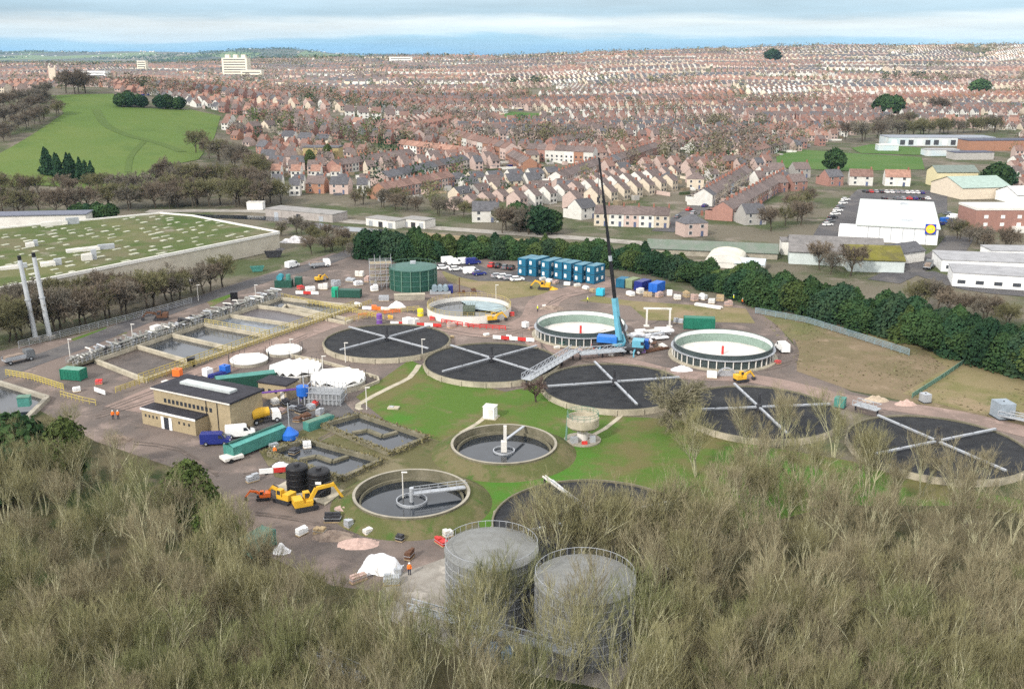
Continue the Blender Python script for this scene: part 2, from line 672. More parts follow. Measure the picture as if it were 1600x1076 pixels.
# ------------------------------------------------------------------ ground sheets of the works (flat, photo readings)
drape('yard', [(-140, 700), (-60, 560), (140, 520), (330, 455), (520, 395), (570, 400), (700, 395), (830, 400), (960, 435), (1130, 470), (1200, 490), (1245, 545), (1260, 575), (1330, 612), (1460, 640), (1660, 700),
               (1660, 720), (1320, 640), (1060, 600), (800, 640), (720, 790), (690, 880), (630, 935), (520, 925), (420, 890), (380, 820), (150, 720)], M_yard, .02)
drape('lawn', [(556, 620), (600, 590), (640, 562), (700, 590), (790, 612), (850, 600), (860, 620), (960, 650), (1060, 655), (1150, 690), (1330, 720), (1440, 750), (1640, 790), (1700, 900), (1000, 900), (760, 840), (720, 770), (745, 735), (700, 720), (668, 690), (600, 655)], M_grass, .035)
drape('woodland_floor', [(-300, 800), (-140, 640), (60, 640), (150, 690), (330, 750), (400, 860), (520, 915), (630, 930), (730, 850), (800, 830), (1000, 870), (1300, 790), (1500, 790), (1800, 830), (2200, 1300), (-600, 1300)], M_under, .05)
drape('rough_grass_bank', [(930, 462), (985, 470), (1165, 482), (1180, 505), (1010, 500), (985, 478), (905, 470)], M_rough, .04)
drape('bare_soil_slope', [(1180, 485), (1330, 502), (1465, 555), (1560, 600), (1700, 640), (1700, 690), (1480, 640), (1330, 610), (1245, 580), (1245, 540), (1210, 505)], M_slope, .045)
drape('rough_slope', [(1300, 490), (1430, 520), (1540, 570), (1640, 590), (1900, 660), (1900, 720), (1660, 670), (1500, 640), (1410, 615), (1480, 575), (1440, 545), (1360, 530)], M_rough, .06)
drape('green_verge', [(690, 425), (720, 418), (800, 437), (870, 446), (850, 460), (795, 467), (700, 440)], M_rough, .04)
drape('verge', [(110, 530), (165, 512), (200, 520), (130, 540)], M_grass, .045)
drape('far_verge', [(320, 468), (355, 455), (362, 463), (330, 480)], M_grass, .045)
strip('site_road', [(-120, 640), (10, 580), (120, 540), (250, 490), (400, 440), (500, 412), (570, 385)], 7, M_asph, .05)
strip('haul_road', [(190, 640), (330, 580), (470, 520), (570, 490), (650, 500), (760, 520), (835, 500), (860, 465), (960, 440)], 9, M_track, .055)
strip('tank_road', [(835, 500), (850, 545), (960, 562), (1060, 585), (1180, 592), (1330, 625), (1500, 650), (1700, 700)], 6, M_track, .06)
strip('car_park_road', [(680, 402), (760, 432), (820, 430), (930, 450)], 14, M_asph, .05)
drape('building_apron', [(330, 690), (410, 700), (560, 650), (530, 620), (430, 615), (400, 640)], M_asph, .05)
strip('concrete_path', [(565, 640), (560, 632), (610, 605), (640, 590), (655, 570)], 1.2, pale_conc, .07)
strip('kiosk_path', [(720, 676), (745, 662), (760, 650)], .9, pale_conc, .07)
strip('mixer_path', [(870, 692), (905, 688), (945, 670), (975, 645)], .9, pale_conc, .07)
# pasture on the hill, pitches and streets of the town
drape('hill_pasture', [(-120, 300), (0, 240), (60, 205), (100, 178), (78, 150), (178, 147), (185, 166), (240, 170), (300, 172), (345, 182), (335, 215), (310, 250), (250, 262), (235, 290), (190, 300), (60, 290)], M_field, .25, step=14)
M_path = cover_mat('worn_grass', [(.072, .112, .027), (.08, .12, .03)], [(.02, .4, .6)])
strip('field_path', [(150, 172), (165, 195), (200, 212), (250, 225), (285, 238)], 6, M_path, .4)
strip('field_side_path', [(225, 222), (205, 245), (200, 270)], 3.5, M_path, .42)
drape('school_field', [(1212, 238), (1225, 232), (1330, 240), (1440, 246), (1445, 265), (1330, 268), (1215, 262)], M_pitch, .2, step=14)
drape('school_lawn', [(1330, 232), (1360, 226), (1450, 232), (1440, 243), (1345, 240)], M_pitch, .26, step=14)
drape('park_lawn', [(775, 182), (800, 175), (850, 178), (848, 190), (790, 192)], M_pitch, .25, step=14)
drape('store_car_park', [(1280, 352), (1340, 296), (1480, 298), (1480, 330), (1320, 380), (1268, 372)], M_asph, .08, step=14)
strip('town_street', [(1035, 362), (1075, 335), (1120, 308), (1165, 278), (1200, 258)], 9, M_asph, .12)
strip('riverside_road', [(230, 330), (400, 330), (480, 340), (620, 352), (760, 362), (900, 372), (1060, 385)], 8, M_conc_g, .1)
strip('store_road', [(1380, 440), (1440, 412), (1480, 395), (1500, 370)], 10, M_asph, .1)
strip('store_lane', [(1440, 425), (1520, 450), (1620, 460)], 9, M_asph, .12)
M_water = mat('grey_water', (.025, .03, .038), rough=.12, spec=.5, var=.2, scale=.3)
M_water2 = mat('settling_water', (.018, .022, .028), rough=.08, spec=.5, var=.25, scale=.4)
strip('river', [(300, 338), (420, 342), (520, 356), (600, 362)], 9, M_water, .14)

M_rut = cover_mat('wheel_mud', [(.10, .082, .072), (.15, .12, .105)], [(.4, .45, .6)])
for pts in ([(150, 650), (260, 615), (330, 585), (480, 522)], [(160, 640), (250, 606), (340, 575)], [(560, 497), (650, 506), (760, 524), (830, 510)], [(845, 520), (858, 550), (960, 568), (1060, 590)], [(850, 480), (880, 462), (960, 448)], [(380, 740), (420, 730), (470, 700), (560, 655)], [(400, 800), (470, 810), (560, 835)],
            [(1195, 575), (1245, 560), (1240, 530)], [(640, 480), (700, 500), (800, 510)], [(210, 690), (280, 700), (340, 740)]):
    for off in (0, 4):
        strip('wheel_rut', [(x, y + off) for x, y in pts], .45, M_rut, .064 if off else .066)
# ------------------------------------------------------------------ the treatment works
WALL_P = [pale_conc, concrete]

def filter_bed(label, c, r, armpx, group='round filter beds', first=[None]):
    t = thing('filter_bed', label, 'filter bed', (*c, 0), 0, group)
    b = MB().lathe([(r, 0), (r, 1.25), (r - .28, 1.25), (r - .28, .2)], 72, ms=[0, 1, 1])
    for i in range(18):
        a = i * math.pi / 9 + .1
        b.box((r + .08) * math.cos(a), (r + .08) * math.sin(a), 0, .25, .4, 1.1, a)
    b.build('wall', [pale_conc, mossy_conc], t)
    MB().disc(0, 0, .95, r - .31, 72).build('filter_media', dark_media, t)
    MB().lathe([(.55, 1.2), (.55, 2.4), (.25, 2.6), (.22, 4.6), (0, 4.65)], 12).build('centre_column', dark_steel, t)
    p = at(*armpx, 1.9)
    a0 = math.atan2(p[1] - c[1], p[0] - c[0])
    for k in range(4):
        a = a0 + k * math.pi / 2
        e = Vector((math.cos(a), math.sin(a), 0)) * (r - .9)
        m = MB().bar((0, 0, 1.95), e + Vector((0, 0, 1.95)), .42, .3)
        m.build('distributor_arm', galv, t)
        MB().bar((0, 0, 4.4), e * .62 + Vector((0, 0, 2.1)), .06).build('stay_wire', dark_steel, t)
    return t

BEDS = [((-29.7, 226.7), (690, 550), 'round black filter bed furthest from the camera, below the purple drum'),
        ((-4.5, 209.8), (850, 537), 'round black filter bed second from the furthest, grey walkway at its right edge'),
        ((21.0, 193.3), (929, 565), 'round black filter bed behind the squat concrete bowl, half hidden by the round bare tree'),
        ((47.0, 178.0), (1150, 602), 'round black filter bed directly right of the round bare tree'),
        ((73.8, 160.6), (1370, 648), 'round black filter bed at the right end of the row by the grey steel sheets'),
        ((99.8, 143.8), (1555, 737), 'round black filter bed cut off by the right edge of the photo'),
        ((12.0, 131.0), (870, 757), 'round black filter bed almost hidden behind the twigs of the foreground willows')]
for c, a, lb in BEDS:
    filter_bed(lb, c, 15.0, a)

# two new tanks being built
def new_tank(label, c, r):
    t = thing('new_tank', label, 'tank', (*c, 0), 0, 'new round tanks under construction')
    b = MB().lathe([(r, .3), (r, 3.4), (r - .25, 3.4), (r - .25, .3)], 80, ms=[0, 1, 2])
    b.build('tank_wall', [mat('tank_shell_dark', (.045, .06, .062), rough=.45, var=.2), mat('tank_rim', (.08, .1, .1), rough=.5), mat('tank_lining', (.2, .27, .23), rough=.6, var=.12)], t)
    MB().lathe([(r - .26, 3.3), (r - .26, 2.5), (r - .32, 2.5), (r - .32, 3.3), (r - .26, 3.3)], 80).build('rim_band', white_paint, t)
    MB().lathe([(r + .55, 2.15), (r + .55, 2.35), (r + .01, 2.35), (r + .01, 2.15), (r + .55, 2.15)], 80).build('stiffener_ring', galv, t)
    for k in range(40):
        a = 2 * math.pi * k / 40
        MB().box((r + .22) * math.cos(a), (r + .22) * math.sin(a), .3, .22, .2, 1.84, a).build('wall_post', offwhite, t)
    MB().lathe([(r + 1.1, 0), (r + 1.1, .3), (0, .3)], 80).build('base_slab', pale_conc, t)
    MB().disc(0, 0, .5, r - .3, 64).build('tank_floor', mat('fresh_concrete', (.66, .63, .6), col2=(.5, .47, .44), scale=.25), t)
    MB().lathe([(.28, .5), (.28, 2.4), (0, 2.4)], 12).build('centre_post', red_paint, t)
    return t
new_tank('open round tank under construction beside the blue crane, its floor crossed by a grey line', (16.9, 235.5), 10.9)
bpy.data.objects['centre_post']
T1 = COL.objects[-1]
MB().bar((2, -2, .56), (6.5, 3, .56), .18, .06).build('floor_joint', concrete, bpy.data.objects['new_tank'])
new_tank('open round tank under construction in front of the long green container', (48.2, 217.6), 11.2)

# tank with water and pale wall
def clarifier(name, label, c, r, h, water, wallm, rim_m, wz, n=72):
    t = thing(name, label, 'tank', (*c, 0))
    MB().lathe([(r, 0), (r, h), (r - .45, h), (r - .45, -1.5)], n, ms=[0, 1, 0]).build('wall', [wallm, rim_m], t)
    MB().disc(0, 0, wz, r - .46, n).build('water', water, t)
    return t
t = clarifier('open_water_tank', 'pale walled round water tank with yellow railing behind the orange dumper', at(733, 484, 1), 11.2, 2.0, M_water2, offwhite, pale_conc, .9)
rl = MB()
for k in range(44):
    a0, a1 = 2 * math.pi * k / 44, 2 * math.pi * (k + 1) / 44
    p = lambda a, z: (11.1 * math.cos(a), 11.1 * math.sin(a), z)
    rl.bar(p(a0, 2), p(a0, 3.1), .07)
    for z in (2.55, 3.1):
        rl.bar(p(a0, z), p(a1, z), .07)
rl.build('handrail', yellow_rail, t)
cv = MB()
for a0, a1 in ((.35, 1.1), (1.1, 1.85), (5.9, 6.6)):
    cv.poly([(1, 0, 1.3)] + [(10 * math.cos(a0 + (a1 - a0) * i / 6), 10 * math.sin(a0 + (a1 - a0) * i / 6), 1.1) for i in range(7)])
cv.build('floating_cover', mat('cover_sheet', (.26, .33, .35), rough=.5), t)
g = MB().box(0, 0, .95, 3.2, 3.2, 1.0)
for k in range(6):
    g.bar((-1.6 + k * .64, -1.6, 1.95), (-1.6 + k * .64, 1.6, 2.6), .12)
g.build('aerator', mat('algae_steel', (.1, .12, .09), rough=.8), t)

S1 = (-1.4, 159.9)
t = clarifier('settlement_tank', 'round settlement tank with a tall pale centre pylon, left of the concrete bowl', S1, 9.2, 1.9, M_water2, mossy_conc, concrete, .3)
t['group'] = 'settlement tanks'
MB().lathe([(8.2, .2), (8.2, .8), (7.9, .8), (7.9, .2)], 60).build('weir_ring', mossy_conc, t)
MB().lathe([(1.9, .2), (1.9, .6), (1.75, .6), (1.75, .2)], 24).build('stilling_ring', galv, t)
MB().box(0, 0, .2, 1.0, 1.0, 2.0).box(.2, 0, 2.2, .55, .55, 2.8).build('centre_pylon', offwhite, t)
MB().bar((0, 0, 2.2), (3.5, 7.6, 2.0), .5, .2).build('scraper_bridge', galv, t)

S2 = (-15.4, 139.7)
t = clarifier('settlement_tank', 'round settlement tank with a scraper bridge, in front of the square ponds', S2, 9.0, 1.9, M_water2, mossy_conc, concrete, .3)
t['group'] = 'settlement tanks'
MB().lathe([(8.0, .2), (8.0, .8), (7.75, .8), (7.75, .2)], 60).build('weir_ring', mossy_conc, t)
MB().lathe([(.35, .2), (.35, 2.6), (0, 2.6)], 12).build('centre_column', galv, t)
MB().lathe([(2.4, .2), (2.4, .7), (2.25, .7), (2.25, .2)], 24).build('stilling_ring', galv, t)
br = MB()
e = Vector((8.7 * math.cos(.32), 8.7 * math.sin(.32), 1.5))
br.bar((0, 0, 1.6), e, 1.0, .2)
for s in (-.5, .5):
    o = Vector((-math.sin(.32), math.cos(.32), 0)) * s
    br.bar(Vector((0, 0, 2.5)) + o, e + o + Vector((0, 0, .95)), .08)
    for k in range(7):
        q = e * (k / 6)
        br.bar(Vector((q.x, q.y, 1.6)) + o, Vector((q.x, q.y, 2.5)) + o, .07)
br.build('scraper_bridge', galv, t)

# sloping earth banks round the two sunk settlement tanks
for c_, r0 in ((S1, 9.2), (S2, 9.0)):
    b = MB().lathe([(r0 + 3.4, .02), (r0 + 1.6, 1.0), (r0 + .01, 1.55)], 64)
    b.build('earth_bank', cover_mat('bank_grass', [(.085, .095, .035), (.13, .115, .06), (.06, .1, .025)], [(.2, .45, .6), (.4, .55, .68)]) if 'bank_grass' not in MATS else MATS['bank_grass'], None, (*c_, 0))['kind'] = 'structure'

# covered white tanks
def cov_tank(label, px, r, h, kind, rot):
    c = at(*px, h)
    t = thing('covered_tank', label, 'tank', (*c, 0), 0, 'low tanks under white covers')
    MB().lathe([(r, 0), (r, h - .1), (r - .3, h - .1)], 48).build('wall', concrete, t)
    m = MB()
    if kind == 'flat':
        m.lathe([(r + .1, h - .1), (r + .1, h + .12), (0, h + .45)], 48)
        for k in range(-4, 5):
            y = k * r / 5
            x = math.sqrt(max(.1, r * r - y * y)) * .93
            m.bar((-x, y, h + .38), (x, y, h + .38), .12, .16)
    else:
        n = 7
        for k in range(n):
            y0, y1 = -r + 2 * r * k / n, -r + 2 * r * (k + 1) / n
            ym = (y0 + y1) / 2
            f = lambda y: math.sqrt(max(0, r * r - min(abs(y), r - .05) ** 2))
            a, b, cc = f(y0), f(y1), f(ym)
            for s in ((y0, ym, a, cc, h, h + .8), (ym, y1, cc, b, h + .8, h)):
                m.poly([(-s[2], s[0], s[4]), (s[2], s[0], s[4]), (s[3], s[1], s[5]), (-s[3], s[1], s[5])])
        m.lathe([(r + .1, h - .3), (r + .1, h + .02), (r - .4, h + .02)], 48)
    o = m.build('cover', mat('tank_cover_white', (.66, .65, .63), rough=.55, var=.1, scale=.5), t, rz=rot)
    st = MB()
    for k in range(10):
        a = rnd.uniform(0, 6.28)
        st.bar(((r + .3) * math.cos(a), (r + .3) * math.sin(a), 0), ((r + .3) * math.cos(a), (r + .3) * math.sin(a), h + 1.3), .08)
    st.build('guard_post', dark_steel, t)
    return t
cov_tank('flat white covered tank nearest the yellow railing', (389, 561), 4.1, .8, 'flat', .2)
cov_tank('flat white covered tank nearest the furthest filter bed', (444, 546), 4.0, .8, 'flat', .2)
cov_tank('white ribbed covered tank behind the small tan brick building', (462, 576), 5.6, 1.4, 'fold', 1.0)
cov_tank('white ridged covered tank above the grey cage, beside the lawn', (528, 591), 5.6, 1.6, 'fold', .25)
# curved access ramp walls beside them
mb = MB()
pts = [at(*p) for p in [(455, 558), (500, 566), (550, 580), (590, 592), (592, 598), (570, 607), (550, 612)]]
for a, b in zip(pts, pts[1:]):
    mb.bar((*a, .35), (*b, .35), .35, .7)
tag(mb.build('low_wall', pale_conc), 'pale curved kerb wall sweeping round the ridged white tank', 'wall')

# grey steel cage in front of the last one
c = at(510, 628)
t = thing('grey_cage', 'grey mesh steel cage standing in front of the white ridged tank cover', 'steel cage', (*c, 0), R(-8))
m = MB()
for x in np.linspace(-3.6, 3.6, 10):
    m.bar((x, -2, 0), (x, -2, 3.6), .1).bar((x, 2, 0), (x, 2, 3.6), .1)
for z in (1.2, 2.4, 3.6):
    m.bar((-3.6, -2, z), (3.6, -2, z), .1).bar((-3.6, 2, z), (3.6, 2, z), .1)
    m.bar((-3.6, -2, z), (-3.6, 2, z), .1).bar((3.6, -2, z), (3.6, 2, z), .1)
m.build('frame', galv, t)
MB().box(0, 0, .1, 6.6, 3.4, 2.2).build('grey_filter_box', mat('mesh_grey', (.24, .25, .26), rough=.7, var=.25, scale=2), t)
MB().bar((-3.7, -2.2, 0), (-3.7, -2.2, 6), .18).build('lamp_post', galv, t)

# ------------------------------------------------------------------ aeration lane
A0, A1 = at(150, 567), at(425, 474)      # the gallery side, near end to far end
B0, B1 = at(228, 598), at(545, 487)      # the yellow rail side
def lane(u, v):
    a = Vector(A0).lerp(Vector(A1), u)
    b = Vector(B0).lerp(Vector(B1), u)
    return a.lerp(b, v)
t = thing('aeration_lane', 'long concrete aeration lane of square basins between pipe gallery and yellow railing', 'water basin', (*A0, 0))
O = Vector((*A0, 0))
L3 = lambda u, v, z: (lane(u, v).x - O.x, lane(u, v).y - O.y, z)
edges = [0.0, .2, .38, .56, .72, .9, 1.06]
wl = MB()
for v in (0.0, 1.0):
    wl.bar(L3(0, v, .35), L3(1.06, v, .35), .7, 1.3)
for u in edges:
    wl.bar(L3(u, 0, .35), L3(u, 1, .35), .75, 1.2)
wl.build('basin_wall', pale_conc, t)
wats = [mat('drained_basin', (.075, .06, .052), rough=.5, var=.35, scale=.4), M_water, M_water, mat('foaming_water', (.1, .12, .15), rough=.2, spec=.5, var=.5, scale=1.2), mat('muddy_water', (.09, .08, .085), rough=.35, var=.15), M_water]
for i, (u0, u1) in enumerate(zip(edges, edges[1:])):
    MB().poly([L3(u0, .01, .1), L3(u1, .01, .1), L3(u1, .99, .1), L3(u0, .99, .1)]).build('basin_water', wats[i], t)

# second drained basin beyond
t = thing('drained_basin', 'empty brown basin with yellow railing behind the aeration lane', 'water basin', (*at(425, 474), 0))
P = [at(*p) for p in [(447, 479), (550, 503), (540, 507), (440, 487)]]
o = at(425, 474)
MB().poly([(p[0] - o[0], p[1] - o[1], .09) for p in P]).build('basin_floor', wats[0], t)
wl = MB()
for a, b in zip(P, P[1:] + P[:1]):
    wl.bar((a[0] - o[0], a[1] - o[1], .4), (b[0] - o[0], b[1] - o[1], .4), .6, .8)
wl.build('basin_wall', pale_conc, t)

def railing(label, px, m, z0=.05, h=1.15, world=False, step=2.0, name='handrail', w=.085, mid=2, group=None, closed=False):
    P = [Vector((*(p if world else at(*p)), z0)) for p in px]
    if closed:
        P.append(P[0])
    o = P[0]
    t = thing(name, label, 'railing', tuple(o), 0, group)
    ra = MB()
    pm = MB().bar((0, 0, 0), (0, 0, h), w).mesh('post', m)
    for a, b in zip(P, P[1:]):
        k = max(1, int((b - a).length / step))
        for i in range(k + 1):
            q = a.lerp(b, i / k) - o
            pj = bpy.data.objects.new('post', pm)
            COL.objects.link(pj)
            pj.location = q
            pj.parent = t
        for j in range(1, mid + 1):
            zz = Vector((0, 0, h * j / mid))
            ra.bar(a - o + zz, b - o + zz, w)
    ra.build('rail', m, t)
    return t
ye = 'yellow site railings'
def lanepx(u, v):
    q = lane(u, v)
    return (q.x, q.y)
railing('long yellow railing along the near side of the aeration lane', [lanepx(-.12, 1.05), lanepx(.35, 1.05), lanepx(.75, 1.05), lanepx(1.12, 1.05)], yellow_rail, .5, 1.2, True, 1.2, w=.12, mid=3, group=ye)
railing('second yellow railing on the inner wall of the aeration lane', [lanepx(-.02, .97), lanepx(.5, .97), lanepx(1.05, .97)], yellow_rail, .95, 1.2, True, 1.4, w=.11, mid=2, group=ye)
railing('yellow railing across the lane between two middle basins', [lanepx(.56, .02), lanepx(.56, .97)], yellow_rail, .95, 1.1, True, 1.5, w=.1, group=ye)
railing('yellow railing along the far edge of the empty brown basin', [(440, 466), (545, 488), (600, 500)], yellow_rail, .1, 1.3, step=1.4, w=.12, mid=3, group=ye)
railing('yellow railing behind the purple drum, ending at the water tank', [(540, 505), (600, 491), (655, 486)], yellow_rail, .1, 1.3, step=1.4, w=.12, mid=3, group=ye)
railing('yellow railing by the left basin, near the green shed', [(10, 589), (50, 596), (100, 612)], yellow_rail, .3, 1.4, step=1.0, w=.14, mid=3, group=ye)
railing('pale yellow railing in front of the lone green shed', [(95, 620), (130, 630), (150, 634)], yellow_rail, .1, 1.2, step=1.2, w=.1, group=ye)
railing('thin orange mesh fence beside the haul road', [(560, 497), (590, 492), (625, 489)], orange_pl, .1, 1.0, step=2, w=.12, mid=3)
railing('red barrier fence along the haul road behind the second filter bed', [(690, 505), (740, 513), (790, 516)], red_paint, .1, 1.0, step=1.5, w=.2, mid=2)

# basin at the left picture edge
t = thing('side_basin', 'dark settling basin cut off by the left edge of the photo', 'water basin', (*at(0, 620), 0))
o = at(0, 620)
P = [at(*p) for p in [(-120, 600), (-5, 600), (75, 625), (40, 660), (-160, 680)]]
MB().poly([(p[0] - o[0], p[1] - o[1], .12) for p in P]).build('basin_water', M_water2, t)
wl = MB()
for a, b in zip(P, P[1:] + P[:1]):
    wl.bar((a[0] - o[0], a[1] - o[1], .45), (b[0] - o[0], b[1] - o[1], .45), .9, .9)
wl.build('basin_wall', concrete, t)
t = thing('green_hut', 'small green kiosk on the wall of the left basin', 'kiosk', (*at(40, 640), 0), .2)
MB().box(0, 0, .9, 2.2, 1.6, 1.8).build('body', green_teal, t)
MB().box(0, 0, 2.7, 2.4, 1.8, .15).build('roof', green_rail, t)

# pipe gallery: deck, handrails, many air pipes and valves
t = thing('pipe_gallery', 'raised gallery crowded with grey air pipes along the aeration lane', 'pipe gallery', (*A0, 0))
m = MB().bar(L3(-.1, -.07, .75), L3(1.08, -.07, .75), 2.6, .5)
m.build('deck', mossy_conc, t)
for v in (-.16, .005):
    m = MB()
    n = 60
    for i in range(n + 1):
        u = -.1 + 1.18 * i / n
        p = L3(u, v, 1.0)
        m.bar(p, (p[0], p[1], 2.1), .07)
    for z in (1.55, 2.1):
        m.bar(L3(-.1, v, z), L3(1.08, v, z), .07)
    m.build('handrail', galv, t)
r_ = random.Random(3)
old_grey = mat('old_grey_pipe', (.27, .27, .25), rough=.7, var=.25, scale=2)
for i in range(90):
    u = -.08 + 1.15 * (i + r_.random() * .6) / 90
    v = r_.choice((-.12, -.08, -.03))
    p = Vector(L3(u, v, 1.0))
    h = r_.uniform(1.2, 2.5)
    m = MB().tube(p, p + Vector((0, 0, h)), .2, n=6)
    q = Vector(L3(u + .004, r_.choice((.02, -.15)), 1.0 + h * .9))
    m.tube(p + Vector((0, 0, h)), q, .18, n=6)
    m.box(p.x, p.y, 1.0 + h * .55, .7, .6, .4, r_.random())
    m.build('air_pipe', r_.choice((old_grey, old_grey, galv, offwhite, dark_steel)), t)
m = MB().tube(L3(-.1, -.11, 1.7), L3(1.08, -.11, 1.7), .34, n=8).tube(L3(-.1, -.03, 2.6), L3(1.08, -.03, 2.6), .22, n=8)
m.build('air_main', old_grey, t)
c = lane(.33, -.1)
t = thing('white_cabinet', 'white control cabinet standing on the pipe gallery', 'cabinet', (c.x, c.y, 1.0), ang(A0, A1))
MB().box(0, 0, 0, 2.4, 1.6, 2.4).build('body', offwhite, t)
MB().box(.3, -.82, .2, .9, .05, 1.9).build('door', galv, t)

# walkway bridge (grey lattice) between the second and third beds
def truss(name, label, p, q, z, wd, h, m, group=None):
    p, q = Vector((*p, z)), Vector((*q, z))
    t = thing(name, label, 'walkway', tuple(p), 0, group)
    d = q - p
    a = ang(p, q)
    Ln = d.length
    k = max(3, int(Ln / 1.8))
    f, dk, rl = MB(), MB(), MB()
    dk.box(Ln / 2, 0, 0, Ln, wd, .12)
    for s in (-1, 1):
        y = s * wd / 2
        f.bar((0, y, h), (Ln, y, h), .12).bar((0, y, .1), (Ln, y, .1), .12)
        for i in range(k):
            x0, x1 = Ln * i / k, Ln * (i + 1) / k
            f.bar((x0, y, 0), (x0, y, h), .09).bar((x0, y, .1), (x1, y, h), .08)
    for i in range(k // 3 + 1):
        x = min(Ln - .2, i * 3 * Ln / k + .2)
        rl.bar((x, 0, -z), (x, 0, 0), .25)
    for nm, mm, b in (('deck', mat('grating', (.33, .35, .37), rough=.6, var=.2, scale=3), dk), ('side_frame', m, f), ('support_leg', dark_steel, rl)):
        b.build(nm, mm, t, rz=a)
    return t
gp = 'grey steel walkways by the filter beds'
truss('steel_walkway', 'grey lattice walkway slanting up from the small bare tree', at(822, 605), at(900, 558), 1.6, 2.2, 1.2, galv, gp)
truss('steel_walkway', 'grey lattice walkway lying in front of the blue crane', at(905, 562), at(975, 556), 1.4, 2.6, 1.1, galv, gp)
truss('steel_walkway', 'short grey walkway near the steel sheets at the right filter bed', at(1335, 640), at(1372, 650), 1.2, 2.0, 1.0, galv, gp)
truss('steel_walkway', 'grey walkway by the far right box, running off the photo', at(1560, 655), at(1620, 668), .9, 1.4, 1.0, galv, gp)
truss('steel_walkway', 'galvanised walkway low in the foreground, below the white tarpaulin', at(452, 1010, 1.5), at(570, 1062, 1.5), 1.5, 1.4, 1.1, galv, gp)
truss('steel_walkway', 'galvanised walkway passing in front of the two grey mesh tanks', at(640, 950, 3), at(905, 1025, 3), 3.0, 1.1, 1.0, galv, gp)
truss('steel_walkway', 'long thin pale gangway slanting over the foreground filter bed', at(850, 745, 1.8), at(1045, 890, 1.8), 1.8, .5, .25, offwhite, gp)

# ------------------------------------------------------------------ old square ponds with overgrown banks
def pond(label, quad, water, bankpx, group='square overgrown ponds'):
    P = [Vector(at(*p)) for p in quad]
    c = sum(P, Vector((0, 0))) / 4
    t = thing('square_pond', label, 'pond', (c.x, c.y, 0), 0, group)
    Pl = [p - c for p in P]
    MB().poly([(p.x, p.y, .15) for p in Pl]).build('water', water, t)
    r = random.Random(len(label))
    mb = MB()
    for a, b in zip(Pl, Pl[1:] + Pl[:1]):
        mb.bar((a.x, a.y, .45), (b.x, b.y, .45), .8, .9)
    mb.build('wall', mossy_conc, t)
    vg = MB()
    for a, b in zip(Pl, Pl[1:] + Pl[:1]):
        n = int((b - a).length * 13)
        for i in range(n):
            q = a.lerp(b, r.random()) * (1.0 + r.gauss(.05, .05))
            s = r.uniform(.2, .5)
            an = r.uniform(0, 3.14)
            dx, dy = math.cos(an) * s * .5, math.sin(an) * s * .5
            z = r.uniform(.5, 1.0)
            vg.poly([(q.x - dx, q.y - dy, z), (q.x + dx, q.y + dy, z + r.uniform(-.1, .1)), (q.x + r.gauss(0, .2), q.y + r.gauss(0, .2), z + s)])
    o = vg.build('bank_weeds', mat('weedy_bank', (.13, .12, .05), col2=(.2, .17, .09), rough=.95, scale=1.5), t)
    o['kind'] = 'stuff'
    # S-shaped baffle in the water
    bf = MB()
    mid = [Pl[0].lerp(Pl[3], .5), Pl[1].lerp(Pl[2], .5)]
    u = (mid[1] - mid[0])
    w_ = (Pl[3] - Pl[0])
    c0 = mid[0] + u * .18 - w_ * .15
    c1 = mid[0] + u * .5 - w_ * .1
    c2 = mid[0] + u * .5 + w_ * .12
    c3 = mid[0] + u * .86 + w_ * .14
    for a, b in ((c0, c1), (c1, c2), (c2, c3)):
        bf.bar((a.x, a.y, .35), (b.x, b.y, .35), .8, .5)
    bf.build('baffle_wall', mossy_conc, t)
    return t
pond('square overgrown pond behind, beside the green lawn', [(505, 668), (562, 652), (668, 688), (610, 712)], M_water, None)
pond('square overgrown pond in front, next to the two black tanks', [(420, 712), (478, 692), (596, 724), (535, 752)], M_water, None)
drape('weedy_ground', [(405, 705), (480, 668), (560, 645), (690, 690), (730, 720), (740, 745), (620, 745), (545, 770), (430, 745)], cover_mat('pond_side_weeds', [(.10, .095, .045), (.16, .14, .085), (.07, .085, .03)], [(.15, .45, .6), (.3, .55, .68)]), .06)

# ------------------------------------------------------------------ control building
def facade_windows(par, a, b, z0, z1, n, m, name='window', w=.7, inset=.03, frame=None, x0=.1, x1=.9):
    a, b = Vector((*a, 0)), Vector((*b, 0))
    d = (b - a).normalized()
    nrm = Vector((d.y, -d.x, 0))
    for i in range(n):
        u = x0 + (x1 - x0) * ((i + .5) / n)
        c = a.lerp(b, u) + nrm * inset
        p = [c - d * w / 2, c + d * w / 2]
        mb = MB().bar(p[0] + Vector((0, 0, (z0 + z1) / 2)), p[1] + Vector((0, 0, (z0 + z1) / 2)), .06, z1 - z0)
        o = mb.build(name, m, par)
        if frame:
            f = MB()
            f.bar(p[0] + Vector((0, 0, z0)) + nrm * .02, p[1] + Vector((0, 0, z0)) + nrm * .02, .1, .1)
            f.bar(p[0] + Vector((0, 0, z1)) + nrm * .02, p[1] + Vector((0, 0, z1)) + nrm * .02, .1, .1)
            f.build('frame', frame, o)
c0 = Vector(at(222, 660))
ax = Vector((math.cos(R(-28)), math.sin(R(-28))))
ay = Vector((-ax.y, ax.x))
t = thing('control_building', 'two-level tan brick control building with black flat roofs and long rooflight', 'building', (c0.x, c0.y, 0), R(-28))
W, D = 19.0, 8.5
